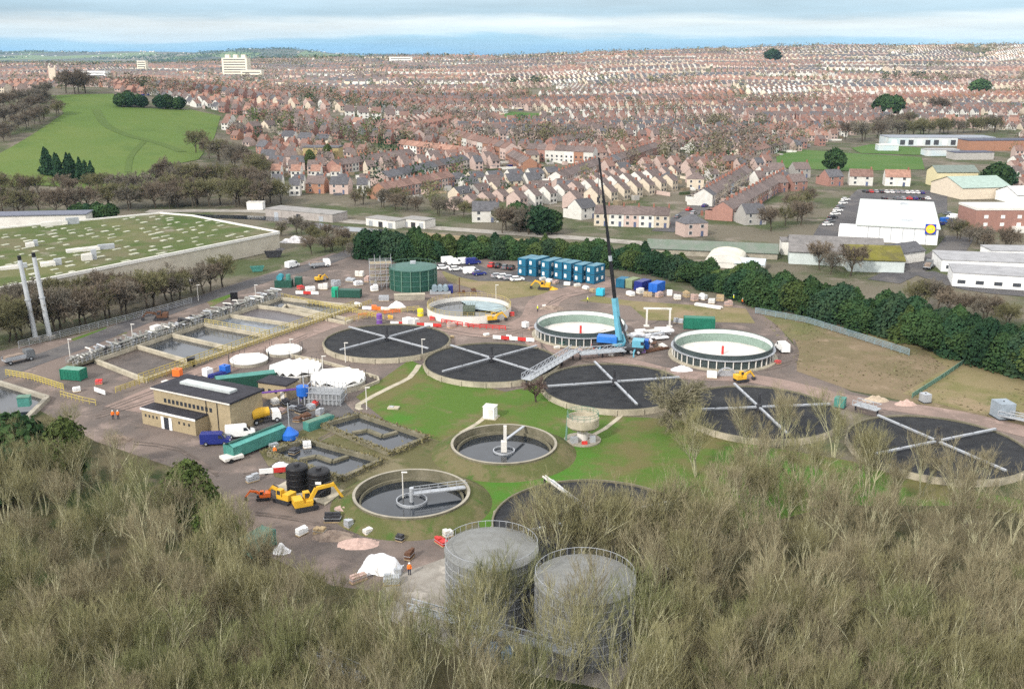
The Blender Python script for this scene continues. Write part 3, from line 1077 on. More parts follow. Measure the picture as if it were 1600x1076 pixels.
# local frame: x along the long wall, y backwards
MB().box(W / 2 + .6, 2.9 + D / 2, 0, W, D, 6.0).build('upper_wall', tan_brick, t)
MB().box(W / 2 - 2.2, 1.3, 0, 13.5, 3.2, 3.0).build('lower_wall', tan_brick, t)
rf = MB().box(W / 2 + .6, 2.9 + D / 2, 6.0, W + .7, D + .7, .35).build('roof', felt, t)
MB().box(W / 2 + .6, 2.9 + D / 2 + .3, 6.35, W * .66, 2.0, .45).build('rooflight', rooflight, rf)
MB().box(W / 2 + .6, 2.9 - .36, 5.96, W + .76, .08, .3).build('fascia', offwhite, rf)
lr = MB().box(W / 2 - 2.2, 1.25, 3.0, 13.8, 3.3, .25).build('lower_roof', felt, t)
MB().box(W / 2 - 2.2, -.42, 2.85, 13.9, .06, .4).build('fascia', white_paint, lr)
facade_windows(t, (1.4, 2.9), (W - 2, 2.9), 3.7, 4.5, 12, glass_dark, w=.6)
facade_windows(t, (.6, -.3), (5.4, -.3), 1.6, 2.1, 4, glass_dark, w=.35)
facade_windows(t, (9, -.3), (13.6, -.3), 1.6, 2.1, 3, glass_dark, w=.4)
d = MB().box(6.9, -.34, 0, 2.6, .06, 2.3).build('door', glass_dark, t)
for x in (5.9, 7.9):
    MB().box(x, -.38, 0, .7, .08, 2.4).build('door_panel', white_paint, d)
facade_windows(t, (W + .1, 2.9), (W + .1 + .001, 2.9 + D), 1.3, 4.0, 2, glass_dark, w=1.7, inset=.06, frame=white_paint, x0=.35, x1=.85)
MB().box(W + .2, 9.4, 3.0, .2, .6, .3).build('wall_lamp', offwhite, t)
for x in (16.6, 13.9):
    MB().bar((x, 2.82, 0), (x, 2.82, 6.0), .12).build('downpipe', dark_steel, t)

c = at(405, 622)
t = thing('small_brick_building', 'small tan brick building with black flat roof beside the green containers', 'building', (*c, 0), R(-22))
MB().box(3.2, 2.2, 0, 6.6, 4.2, 3.3).build('wall', tan_brick, t)
MB().box(3.2, 2.2, 3.3, 7.0, 4.6, .3).build('roof', felt, t)
facade_windows(t, (0, .1), (6.4, .1), 1.5, 2.3, 3, glass_dark, w=.6, inset=.05, x0=.05, x1=.75)
MB().box(5.6, .06, 0, .9, .06, 2).build('door', offwhite, t)

# ------------------------------------------------------------------ containers and cabins
def container(label, px, L_, W_, H_, rz, m, top=None, group=None, doors=True, z=0, name='container', cat='container', ribs=True, windows=0, wm=None):
    c = px if isinstance(px[0], float) and abs(px[1]) > 0 and isinstance(px, list) else at(*px)
    t = thing(name, label, cat, (*c, z), rz, group)
    b = MB().box(0, 0, .15, L_, W_, H_ - .15)
    if ribs:
        n = int(L_ / .6)
        for i in range(n):
            x = -L_ / 2 + .3 + i * (L_ - .6) / max(1, n - 1)
            b.box(x, -W_ / 2 - .02, .3, .25, .05, H_ - .6)
            b.box(x, W_ / 2 + .02, .3, .25, .05, H_ - .6)
    b.build('body', m, t)
    MB().box(0, 0, H_, L_ - .1, W_ - .1, .06).build('roof', top or m, t)
    for x in (-1, 1):
        for y in (-1, 1):
            MB().box(x * L_ / 2, y * W_ / 2, 0, .18, .18, H_ + .04).build('corner_post', teal_dark if m == teal_cabin else m, t)
    if doors:
        for s in (-1, 1):
            MB().box(-L_ / 2 - .04, s * W_ / 4, .2, .06, W_ / 2 - .15, H_ - .4).build('door', m, t)
    for i in range(windows):
        x = -L_ / 2 + L_ * (i + .5) / windows
        MB().box(x, -W_ / 2 - .06, 1.0, .9, .08, 1.0).build('window', wm or white_paint, t)
    return t
def cont_end(c, *a, **k):
    return container(*a, **k)
cg = 'dark green containers by the brick buildings'
container('long green container beside the small brick building, red skip in front', (385, 606), 12, 2.6, 2.9, R(22), green_tank, green_teal, cg)
container('small green container on the yard left of the aeration lane', (116, 592), 4.6, 2.4, 2.4, R(-12), green_box, mat('faded_green_roof', (.16, .3, .24), var=.2), None)
container('bright green container behind the right new tank', (1092, 513), 7.6, 2.6, 2.9, R(-8), green_box, None, None)
container('low dark green skip container behind the empty basin', (545, 464), 7.0, 2.4, 2.2, R(-6), green_tank, None, None)
container('upright bright green cabinet beside the low green skip', (524, 464), 1.6, 1.6, 2.8, 0, mat('emerald_paint', (.02, .34, .2)), None, None, doors=False)
# two-storey site cabins, end-on in a row
cab = 'stacked teal blue site cabins in front of the hedge'
cx = [(826, 428), (842, 429), (862, 432), (880, 434), (894, 436), (911, 439), (930, 441)]
ph = ['leftmost teal stack of site cabins in front of the hedge', 'second teal cabin stack from the car park end', 'third teal cabin stack, set back behind a dark gap', 'middle teal cabin stack with white end windows',
      'fifth teal cabin stack, just left of the widest pair', 'sixth teal cabin stack, with four white window panes', 'rightmost teal cabin stack, nearest the crane boom']
for (px, py), lb in zip(cx, ph):
    c = at(px, py)
    for s in (0, 1):
        container(('upper cabin of the ' if s else 'ground-floor cabin of the ') + lb.replace('stack of site cabins', 'stack') , (px, py), 7.0 if px < 870 else 5.6, 3.0, 2.7, R(52), teal_cabin, mat('cabin_roof', (.09, .2, .26), rough=.6, var=.2), cab, z=s * 2.78, ribs=False, name='site_cabin', cat='site cabin', windows=2)
        o = COL.objects[-1].parent
        e = MB()
        e.box(-(7.0 if px < 870 else 5.6) / 2 - .1, .6, .9, .06, .8, 1.1)
        e.build('end_window', white_paint, o)
for i, (px, py, L_, rz, mm, lb) in enumerate([(973, 448, 4, 60, teal_cabin, 'short blue store box just right of the crane boom'), (988, 449, 4.5, 50, mat('olive_box', (.2, .24, .14)), 'olive grey store box right of the blue one'),
        (1004, 452, 5, 50, navy, 'dark navy store box between the olive and bright blue boxes'), (1026, 455, 5, 55, blue_paint, 'bright blue store box at the right end of the stores')]):
    container(lb, (px, py), L_, 2.6, 2.7, R(rz), mm, None, 'store boxes beside the hedge', ribs=False, name='store_box', cat='container')

# long teal open skip beside the ponds
c0, c1 = at(358, 718), at(440, 685)
t = thing('long_skip', 'long weathered teal steel trough parked beside the square ponds', 'skip', (*c0, 0), ang(c0, c1))
Ln = (Vector(c1) - Vector(c0)).length
m = MB().box(Ln / 2, 0, .5, Ln, 2.6, 2.0)
m.build('body', green_teal, t)
m = MB()
for s in (-1, 1):
    m.poly([(0, s * 1.3, 2.5), (Ln, s * 1.3, 2.5), (Ln, 0, 3.1), (0, 0, 3.1)][:: s])
m.build('sloped_lid', mat('teal_lid', (.09, .3, .27), rough=.5, var=.15), t)
MB().bar((0, -.3, 3.12), (Ln, -.3, 3.12), .5, .1).build('ridge_channel', green_tank, t)
for x in (.8, Ln - .8):
    MB().tube((x, -1.1, .45), (x, 1.1, .45), .45, n=12).build('axle_drum', dark_steel, t)
c0 = at(352, 722)
t = thing('white_trailer', 'white front end of a flat trailer below the teal trough', 'trailer', (*c0, 0), R(40))
MB().box(1.2, 0, .5, 3.4, 2.3, .5).build('body', offwhite, t)
MB().tube((.6, -1.2, .4), (.6, 1.2, .4), .4, n=12).build('wheel', tyre_m, t)
c0, c1 = at(482, 672), at(516, 660)
t = thing('green_trough', 'short pale green steel trough behind the blue hopper', 'skip', (*c0, 0), ang(c0, c1))
MB().box(2.5, 0, 0, 6, 1.8, 1.6).build('body', green_teal, t)
MB().box(2.5, 0, 1.6, 5.6, 1.4, .12).build('lid', green_rail, t)

# blue hoppers
def hopper(label, px, r, h, cone):
    t = thing('blue_hopper', label, 'hopper', (*at(*px), 0), 0, 'bright blue hoppers')
    if cone:
        MB().lathe([(r, .3), (r, h * .5), (.25, h), (0, h)], 20).build('body', blue_paint, t)
        MB().bar((0, 0, h), (0, 0, h + 4.5), .14).build('mast', galv, t)
    else:
        MB().lathe([(.4, 1.0), (r, 1.8), (r, h), (0, h + .3)], 20).build('body', blue_paint, t)
        for k in range(4):
            a = k * math.pi / 2 + .6
            MB().bar((r * .8 * math.cos(a), r * .8 * math.sin(a), 0), (r * .8 * math.cos(a), r * .8 * math.sin(a), 1.9), .16).build('leg', galv, t)
hopper('blue round hopper on legs right of the small brick building', (474, 630), 1.2, 3.6, False)
hopper('blue cone topped hopper with a thin mast, behind the teal trough', (453, 686), 1.6, 2.4, True)

# black tanks
for lb, px in (('black upright plastic tank left of its twin on a pale slab', (466, 765)), ('black upright plastic tank with a white label, right one of two', (500, 772))):
    t = thing('black_tank', lb, 'tank', (*at(*px), 0), 0, 'two black plastic tanks')
    MB().lathe([(1.75, .25), (1.75, 3.9), (1.55, 4.15), (.4, 4.3), (0, 4.3)], 28).build('body', black_pl, t, smooth=False)
    MB().lathe([(.45, 4.3), (.45, 4.6), (0, 4.6)], 14).build('lid', dark_steel, t)
    rg = MB()
    for z in (1.2, 2.2, 3.2):
        rg.lathe([(1.78, z), (1.82, z + .08), (1.78, z + .16)], 28)
    rg.build('rib', black_pl, t)
    if 'label' in lb:
        MB().box(.2, -1.84, 2.5, .9, .06, .45).build('sign_plate', white_paint, t)
tag(MB().prism([at(*p) for p in [(425, 765), (462, 745), (540, 768), (508, 790)]], .05, .25).build('tank_slab', pale_conc), 'pale concrete slab under the two black tanks', 'slab')

# white kiosk, concrete bowl
t = thing('white_kiosk', 'square white kiosk standing alone on the lawn', 'kiosk', (*at(766, 652), 0), R(-18))
MB().box(0, 0, 0, 2.2, 2.0, 2.3).build('body', white_paint, t)
MB().box(0, 0, 2.3, 2.4, 2.2, .12).build('roof', offwhite, t)
MB().box(.4, -1.02, .1, .9, .05, 1.9).build('door', offwhite, t)
MB().box(0, 0, .04, 3, 2.8, .08).build('plinth', pale_conc, t)
t = thing('concrete_bowl', 'squat concrete distribution bowl on a thick stem between the lawn paths', 'distribution chamber', (*at(910, 688), 0))
MB().lathe([(3.3, .05), (3.3, .3), (0, .3)], 32).build('base', concrete, t)
MB().lathe([(1.0, .3), (1.0, 2.2)], 20).build('stem', offwhite, t)
MB().lathe([(1.0, 2.0), (2.5, 2.6), (2.9, 3.0), (2.9, 4.5), (2.6, 4.5), (2.6, 3.9), (0, 3.9)], 36).build('bowl', pale_conc, t)
m = MB()
for k in range(16):
    a0, a1 = k * math.pi / 8, (k + 1) * math.pi / 8
    p = lambda a, z: (2.8 * math.cos(a), 2.8 * math.sin(a), z)
    m.bar(p(a0, 4.5), p(a0, 5.5), .07).bar(p(a0, 5.5), p(a1, 5.5), .06).bar(p(a0, 5.0), p(a1, 5.0), .06)
m.build('handrail', green_rail, t)
MB().bar((-3.0, -.6, 0), (-2.7, -.3, 5), .4, .1).build('ladder', green_rail, t)
m = MB().box(-1.6, -1.6, .3, 1.2, 1, 1.0, .3).box(1.7, -1.3, .3, 1, 1, 1.0)
m.build('valve_box', galv, t)
MB().box(.2, -2.4, .3, 1.0, .5, .5).build('red_valve', red_paint, t)
# slab with manhole on the lawn
t = thing('manhole_slab', 'flat grey manhole slab in the lawn left of the kiosk', 'manhole', (*at(615, 638), 0), R(-10))
MB().box(0, 0, .04, 2.2, 1.4, .3).build('slab', pale_conc, t)
MB().box(-.4, 0, .34, .8, .7, .12).build('cover', galv, t)

# ------------------------------------------------------------------ dark green digester with scaffold
c = at(645, 417, 6.2)
t = thing('green_digester', 'big round dark green steel tank with grey green roof beside scaffolding', 'tank', (*c, 0))
r = 6.9
MB().lathe([(r, 0), (r, 6.2)], 48).build('shell', green_tank, t)
MB().lathe([(r + .25, 6.1), (r + .25, 6.35), (r * .5, 6.9), (0, 7.1)], 24).build('roof', green_roof, t)
for k in range(16):
    a = k * math.pi / 8
    MB().box((r + .12) * math.cos(a), (r + .12) * math.sin(a), 0, .25, .22, 6.2, a).build('rib', green_rail, t)
for z in (1.6, 3.1, 4.6):
    MB().lathe([(r + .02, z), (r + .16, z), (r + .16, z + .18), (r + .02, z + .18)], 48).build('hoop', green_roof, t)
MB().box(0, .8, 7.05, 1.6, 1.2, .8).build('roof_vent', galv, t)
m = MB()
for k in range(24):
    a0, a1 = k * math.pi / 12, (k + 1) * math.pi / 12
    p = lambda a, z: (r * math.cos(a), r * math.sin(a), z)
    m.bar(p(a0, 6.3), p(a0, 7.4), .06).bar(p(a0, 7.4), p(a1, 7.4), .06)
m.build('roof_handrail', green_rail, t)
c2 = at(596, 452)
t = thing('scaffold_tower', 'grey scaffold tower crowded against the left of the green tank', 'scaffold', (*c2, 0), R(10))
m = MB()
nx, ny, nz = 5, 3, 4
dx, dy, dz = 1.6, 1.8, 1.9
for i in range(nx):
    for j in range(ny):
        m.bar((i * dx - 3.2, j * dy, 0), (i * dx - 3.2, j * dy, nz * dz + 1.0 + (i * j % 3) * .6), .1)
for k in range(1, nz + 1):
    for j in range(ny):
        m.bar((-3.2, j * dy, k * dz), (3.2, j * dy, k * dz), .09)
        m.bar((-3.2, j * dy, k * dz + .9), (3.2, j * dy, k * dz + .9), .07)
    for i in range(nx):
        m.bar((i * dx - 3.2, 0, k * dz), (i * dx - 3.2, 3.6, k * dz), .09)
for i in range(nx - 1):
    m.bar((i * dx - 3.2, 0, i % 2 * dz), (i * dx - 1.6, 0, (i % 2 + 1) * dz * 1.5), .08)
m.build('scaffold_tube', galv, t)
for k in range(1, nz + 1):
    MB().box(0, 1.8, k * dz + .04, 6.4, 3.4, .07).build('board', mat('scaffold_board', (.3, .25, .17), var=.3, scale=2), t)
t = thing('grey_pump_set', 'grey round pump vessels with dark ends right of the green tank', 'pump', (*at(690, 458), 0), R(5))
for k in range(3):
    MB().tube((k * 1.6 - 2, -1.5, 1.6), (k * 1.6 - 2, 1.5, 1.6), .8, n=14).build('vessel', mat('blue_grey_steel', (.2, .26, .3), rough=.45), t)
MB().box(-.4, 0, 0, 6, 2.6, .8).build('skid', galv, t)
MB().box(2.6, .4, 0, 1.4, 2, 2.3).build('motor_box', navy, t)
t = thing('brown_post', 'thin brown steel post standing right of the pump vessels', 'post', (*at(718, 458), 0))
MB().bar((0, 0, 0), (0, 0, 4.6), .28).build('shaft', rust_m, t)
MB().box(0, 0, 0, 1.2, 1.2, .25).box(1.2, 0, 0, .8, .8, .9).build('base', rust_m, t)
t = thing('low_grey_wall', 'low dark retaining wall in front of the green tank', 'wall', (*at(640, 468), 0), R(8))
MB().box(0, 0, 0, 8.5, 2.2, 1.5).build('block', concrete, t)
MB().box(0, 0, 1.5, 8.7, 2.4, .15).build('coping', pale_conc, t)

# gantry frame and heap of white sheeting between the new tanks
t = thing('gantry_frame', 'pale square steel gantry standing over the white sheeting', 'gantry', (*at(1028, 510), 0), R(-5))
for x in (-2.9, 2.9):
    MB().bar((x, 0, 0), (x, 0, 4.6), .45).build('leg', offwhite, t)
    MB().box(x, 0, 0, 1.4, 1.4, .25).build('foot', offwhite, t)
MB().bar((-3.8, 0, 4.7), (3.3, 0, 4.7), .4, .4).build('beam', offwhite, t)
def heap(name, label, px, w_, d_, h_, m, cat, seed, n=10, rz=0, group=None, spike=False):
    """an uneven mound: noisy dome"""
    r = random.Random(seed)
    t = []
    mb = MB()
    K = n
    vs = []
    for i in range(K + 1):
        for j in range(K + 1):
            u, v = 2 * i / K - 1, 2 * j / K - 1
            rr = math.hypot(u, v)
            z = h_ * max(0, 1 - rr ** 1.6) * r.uniform(.55, 1.15) if rr < 1 else -.05
            vs.append((u * w_ / 2 + r.uniform(-.1, .1) * w_ / K, v * d_ / 2 + r.uniform(-.1, .1) * d_ / K, z))
    mb.grid(vs, [(i * (K + 1) + j, (i + 1) * (K + 1) + j, (i + 1) * (K + 1) + j + 1, i * (K + 1) + j + 1) for i in range(K) for j in range(K)])
    o = mb.build(name, m, None, (*at(*px), .03), rz)
    return tag(o, label, cat, group)
t = thing('sheeted_stack', 'heap of wrapped white steel panels between the two new tanks', 'panel stack', (*at(1018, 528), 0), .2)
r_ = random.Random(12)
for k in range(26):
    MB().box(r_.uniform(-5, 4.5), r_.uniform(-3.5, 4), r_.uniform(.1, 1.5), r_.uniform(1.5, 4), r_.uniform(.6, 1.6), r_.uniform(.2, .5), r_.uniform(-.6, .6)).build('panel', r_.choice((sheet_white, sheet_white, galv, offwhite)), t)

# ------------------------------------------------------------------ two grey mesh tanks in the foreground
def mesh_tank(label, c, r, h):
    t = thing('mesh_tank', label, 'tank', (*c, 0), 0, 'grey panel tanks behind the foreground willows')
    MB().lathe([(r, 0), (r, h)], 60).build('shell', mat('tank_panel_grey', (.22, .225, .23), col2=(.16, .165, .165), rough=.6, scale=1.2), t)
    sm = MB()
    for k in range(30):
        a = 2 * math.pi * k / 30
        sm.box((r + .04) * math.cos(a), (r + .04) * math.sin(a), 0, .1, .1, h, a)
    for k in range(1, 8):
        z = h * k / 8
        sm.lathe([(r + .005, z), (r + .08, z), (r + .08, z + .08), (r + .005, z + .08)], 60)
    sm.build('panel_joint', mat('joint_grey', (.34, .35, .36), rough=.5), t)
    MB().lathe([(r + .15, h), (r + .15, h + .15), (r * .6, h + .55), (0, h + .7)], 60).build('roof', mat('tank_roof_grey', (.21, .215, .21), col2=(.15, .15, .14), rough=.7, scale=.6), t)
    m = MB()
    for k in range(40):
        a0, a1 = 2 * math.pi * k / 40, 2 * math.pi * (k + 1) / 40
        p = lambda a, z: (r * math.cos(a), r * math.sin(a), z)
        m.bar(p(a0, h), p(a0, h + 1.1), .05).bar(p(a0, h + 1.1), p(a1, h + 1.1), .05)
    m.build('handrail', galv, t)
mesh_tank('grey panelled round tank behind the willows, left one of two', at(768, 858, 8.5), 5.6, 8.5)
mesh_tank('grey panelled round tank behind the willows, nearer one of two', at(914, 905, 8.5), 5.7, 8.5)
drape('tank_apron', [(600, 905), (700, 870), (830, 930), (1010, 1010), (960, 1080), (760, 1040), (590, 960)], M_conc_g, .065)
t = thing('blower_set', 'grey blue pump and blower set in front of the left mesh tank', 'pump', (*at(770, 1030), 0), R(-20))
MB().box(0, 0, 0, 6.5, 3.6, .4).build('plinth', pale_conc, t)
for x in (-2, 0, 2):
    MB().box(x, 0, .4, 1.3, 1.8, 1.4).build('pump_body', mat('pump_blue_grey', (.2, .27, .36), rough=.5, var=.2), t)
    MB().tube((x, -1.6, .9), (x, 1.6, .9), .3, n=10).build('pipe', galv, t)
    MB().bar((x + .6, .5, .4), (x + .6, .5, 2.6), .12).build('stand_pipe', offwhite, t)

# ------------------------------------------------------------------ the flat covered reservoir with mossy roof
Rp = [at(-130, 478, 6), at(436, 364, 6), at(300, 338, 6), at(250, 334, 6), at(-150, 372, 6)]
o = Rp[0]
Rl = [(p[0] - o[0], p[1] - o[1]) for p in Rp]
t = thing('mossy_warehouse', 'huge flat warehouse with mossy roof and pale rooflights left of the works', 'warehouse', (*o, 0))
MB().prism(Rl, 0, 6.0).build('wall', mat('warehouse_wall', (.52, .48, .4), col2=(.42, .38, .31), scale=.2), t)
roof_m = cover_mat('mossy_roof', [(.07, .095, .028), (.125, .115, .065), (.055, .088, .02), (.2, .18, .14), (.125, .125, .055)], [(.05, .42, .6), (.025, .5, .66), (.09, .57, .7), (.03, .5, .7)])
cx_, cy_ = sum(p[0] for p in Rl) / 5, sum(p[1] for p in Rl) / 5
rf = MB().poly([(p[0] * .995 + cx_ * .005, p[1] * .995 + cy_ * .005, 6.05) for p in Rl]).build('roof', roof_m, t)
m = MB()
for a, b in zip(Rl, Rl[1:] + Rl[:1]):
    m.bar((a[0], a[1], 6.15), (b[0], b[1], 6.15), .7, .9)
m.build('parapet', mat('parapet_white', (.68, .66, .62), var=.08), t)
r_ = random.Random(5)
a = Vector(Rl[0]); ux = (Vector(Rl[1]) - a).normalized(); uy = Vector((-ux.y, ux.x))
rl_m = mat('weathered_rooflight', (.5, .49, .42), col2=(.24, .26, .16), rough=.7, scale=.4)
cnt = 0
spots_ = []
for i in range(44):
    for j in range(22):
        q = a + ux * (5 + i * 6.0 + (j % 2) * 3 + r_.uniform(-1.6, 1.6)) + uy * (4 + j * 6.2 + r_.uniform(-1.2, 1.2))
        if inside(q, [Vector(p) for p in Rl]) and r_.random() < .62 and inside(q + uy * 3, [Vector(p) for p in Rl]):
            spots_.append((math.hypot(q.x + o[0], q.y + o[1]), q))
spots_.sort(key=lambda s: s[0])
rest = MB()
for d_, q in spots_:
    wx, wy = r_.uniform(1.1, 3.2), r_.uniform(.8, 1.7)
    if cnt < 98:
        MB().box(q.x, q.y, 6.06, wx, wy, .25, ang((0, 0), ux)).build('rooflight', rl_m, rf)
    else:
        rest.box(q.x, q.y, 6.06, wx, wy, .25, ang((0, 0), ux))
    cnt += 1
rest.build('far_rooflights', rl_m, rf)['kind'] = 'stuff'
def roof_plant(label, px, w_, d_, h_, m):
    c = at(*px, 6.1)
    t = thing('roof_plant', label, 'roof plant', (*c, 6.06), R(30))
    MB().box(0, 0, 0, w_, d_, h_).build('body', m, t)
    MB().box(w_ * .7, .2, 0, w_ * .5, d_ * .6, h_ * 1.7).build('vent_box', galv, t)
    MB().bar((-w_ * .5, 0, h_), (w_ * .6, 0, h_ + .4), .3).build('duct', offwhite, t)
for lb, px, w_, d_, h_ in [('pale ridge of roof plant on the mossy roof right of the chimneys', (130, 392), 10, 2.2, .9), ('grey roof unit on the mossy roof, in front of the pale ridge', (136, 406), 3, 2, 1.8), ('small grey roof unit on the mossy roof above the chimneys', (47, 385), 2.6, 2, 1.2),
                           ('white roof units at the far edge of the mossy roof', (85, 352), 9, 1.5, 1.4), ('pale roof duct at the left edge of the mossy roof', (15, 420), 5, 2, .8), ('grey roof unit in the middle of the mossy roof', (75, 415), 4, 2.4, 1.1)]:
    roof_plant(lb, px, w_, d_, h_, offwhite)
# low shed roofs beyond it at the left
t = thing('grey_shed', 'long low grey shed roof behind the mossy roof at the left edge', 'shed', (*at(20, 352), 0), R(8))
MB().box(0, 0, 0, 60, 10, 4.5).build('wall', offwhite, t)
MB().box(0, 0, 4.5, 61, 11, .4).build('roof', mat('slate_blue_roof', (.14, .15, .19), var=.15), t)
# silver chimneys
for lb, px, top in (('silver chimney with black tip, left one of the pair', (56, 530), 400), ('silver chimney with black tip, right one of the pair', (78, 528), 396)):
    c = at(*px)
    h = 19.5 if 'left' in lb else 20.0
    t = thing('silver_chimney', lb, 'chimney', (*c, 0), 0, 'pair of silver chimneys')
    MB().tube((0, 0, 0), (-1.2, 0, h), .62, .5, n=14).build('flue', mat('chimney_steel', (.5, .52, .54), rough=.5, metal=.3, var=.1), t)
    MB().tube((-1.2, 0, h), (-1.26, 0, h + 1.1), .42, n=12).build('tip', black_pl, t)
    MB().lathe([(.62, h * .5), (.75, h * .5), (.75, h * .5 + .2), (.62, h * .5 + .2)], 14, x=-.6).build('collar', galv, t)
    MB().box(0, 0, 0, 2, 2, .6).build('base', concrete, t)
# ------------------------------------------------------------------ vehicles and machines
car_paint = mat('car_paint', (.5, .5, .5), rough=.3, spec=.5, var=.04)
PAINT = {'white': white_paint, 'silver': mat('silver_paint', (.4, .41, .43), rough=.3, metal=.3, var=.05), 'black': mat('black_paint', (.02, .02, .022), rough=.25, spec=.5, var=.05), 'grey': mat('grey_paint', (.14, .15, .16), rough=.3, spec=.5, var=.05),
         'red': red_paint, 'blue': navy, 'bright blue': blue_paint, 'dark green': green_tank}
def wheel(par, x, y, r=.34, w=.22):
    o = MB().tube((x, y - w / 2, r), (x, y + w / 2, r), r, n=14).build('wheel', tyre_m, par)
    MB().tube((x, y - w / 2 - .01, r), (x, y + w / 2 + .01, r), r * .55, n=10).build('rim', galv, o)
def prof_body(par, name, prof, hw, m, taper=0.0):
    """side outline extruded across the car, narrower towards the top"""
    mb = MB()
    zmax = max(p[1] for p in prof)
    zmin = min(p[1] for p in prof)
    k = len(prof)
    f = lambda z: hw - taper * (z - zmin) / (zmax - zmin)
    mb.grid([(x, -f(z), z) for x, z in prof] + [(x, f(z), z) for x, z in prof],
            [(i, (i + 1) % k, k + (i + 1) % k, k + i) for i in range(k)] + [tuple(reversed(range(k))), tuple(range(k, 2 * k))])
    return mb.build(name, m, par)
def make_car():
    t = thing('parked_car', 'x', 'car', (0, 0, -500))
    prof_body(t, 'body', [(-2.1, .3), (2.1, .3), (2.15, .6), (2.05, .82), (1.1, .95), (-1.9, .98), (-2.12, .85)], .88, car_paint, .05)
    prof_body(t, 'window', [(1.15, .94), (.45, 1.36), (-1.35, 1.4), (-1.85, .96)], .82, glass_dark, .16)
    prof_body(t, 'roof', [(.5, 1.35), (.35, 1.45), (-1.25, 1.48), (-1.42, 1.38)], .67, car_paint, .06)
    for x in (-1.3, 1.3):
        for y in (-.8, .8):
            wheel(t, x, y)
    for y in (-.6, .6):
        MB().box(2.1, y, .62, .1, .35, .16).build('headlight', offwhite, t)
        MB().box(-2.1, y, .7, .1, .3, .18).build('tail_light', red_paint, t)
    return freeze(t)
def make_van():
    t = thing('parked_van', 'x', 'van', (0, 0, -500))
    prof_body(t, 'body', [(-2.6, .35), (2.5, .35), (2.6, .8), (2.35, 1.1), (1.75, 1.25), (1.1, 2.05), (.8, 2.15), (-2.55, 2.15), (-2.62, 1.9)], .95, car_paint, .08)
    prof_body(t, 'windscreen', [(1.72, 1.33), (1.2, 1.98), (1.26, 2.0), (1.8, 1.34)], .8, glass_dark, .06)
    for y in (-.93, .93):
        MB().poly([(1.5, y, 1.3), (.6, y, 1.3), (.6, y * .97, 1.9), (1.1, y * .97, 1.9)][:: (1 if y < 0 else -1)]).build('side_window', glass_dark, t)
    for x in (-1.6, 1.6):
        for y in (-.85, .85):
            wheel(t, x, y, .36)
    for y in (-.6, .6):
        MB().box(2.56, y, .8, .1, .35, .2).build('headlight', offwhite, t)
    return freeze(t)
def make_truck():
    t = thing('flatbed_truck', 'x', 'truck', (0, 0, -500))
    prof_body(t, 'cab', [(1.4, .6), (3.3, .6), (3.35, 1.5), (3.1, 2.5), (1.5, 2.6)], 1.1, car_paint, .1)
    prof_body(t, 'windscreen', [(3.34, 1.6), (3.12, 2.4), (3.2, 2.4), (3.42, 1.6)], .95, glass_dark, .05)
    b = MB().box(-1, 0, .9, 4.6, 2.2, .2)
    for s in (-1, 1):
        b.box(-1, s * 1.08, 1.1, 4.6, .06, .7)
    b.build('bed', galv, t)
    MB().box(-1, 0, 1.1, 4.0, 1.7, .8).build('load', dirt_rubble, t)
    for x in (-2.3, 2.3):
        for y in (-.95, .95):
            wheel(t, x, y, .48, .3)
    return freeze(t)
CAR, VAN, TRUCK = make_car(), make_van(), make_truck()
def put(src, px, rz, colour, label, group=None, used=set(), z=0.0, world=None):
    loc = world or (*atT(*px), 0)
    loc = (loc[0], loc[1], (hz(loc[0], loc[1]) + .12 if loc[1] > 450 else .09) + z)
    return dup(src, label, loc, R(rz), group, swap={'car_paint': PAINT[colour]})
gcp = 'vehicles in the site car park'
put(VAN, (338, 694), 5, 'blue', 'dark blue van parked at the corner of the control building')
put(VAN, (376, 682), 15, 'white', 'white van parked by the end wall of the control building')
row1 = [(VAN, 702, 411, 'white', 'white van at the left end of the rear row'), (VAN, 712, 414, 'white', 'white van second in the rear row'), (VAN, 725, 413, 'white', 'white van with its side to the camera in the rear row'), (VAN, 739, 413, 'blue', 'dark blue van closing the rear row'),
        (CAR, 692, 421, 'white', 'white car beside the digester roof'), (CAR, 712, 423, 'white', 'white car in the middle of the front row'), (VAN, 737, 428, 'white', 'white van with a blue car tucked beside it'), (CAR, 749, 430, 'blue', 'dark blue car tucked beside a white van'),
        (CAR, 768, 417, 'red', 'red car, leftmost of the row by the cabins'), (CAR, 778, 418, 'black', 'black car next to the red one'), (CAR, 789, 420, 'grey', 'grey car third from the red one'), (CAR, 799, 421, 'black', 'black car nearest the teal cabins'),
        (CAR, 778, 434, 'silver', 'silver car at the left of the row near the verge'), (CAR, 788, 435, 'white', 'white car between two silver ones'), (CAR, 797, 437, 'silver', 'silver car right of the white one near the verge'), (CAR, 808, 439, 'white', 'white car at the verge end')]
for s, px, py, c, lb in row1:
    put(s, (px, py), 75 if py < 425 and px > 760 else 20, c, lb + ', site car park', gcp)
gl = 'vehicles in the yard by the warehouse'
put(TRUCK, (500, 418), 30, 'white', 'white lorry with grey load by the warehouse yard road', gl)
put(VAN, (457, 418), 60, 'white', 'white van left of the lorry in the warehouse yard', gl)
put(VAN, (549, 376), 200, 'silver', 'silver van by the end of the dark hedge', gl)
put(TRUCK, (1450, 420), 60, 'grey', 'grey truck on the lane beside the white sheds', gl)
put(VAN, (1222, 548), 95, 'white', 'white van just right of the second new tank')
put(TRUCK, (30, 566), 50, 'grey', 'grey truck on the site road near the left edge')
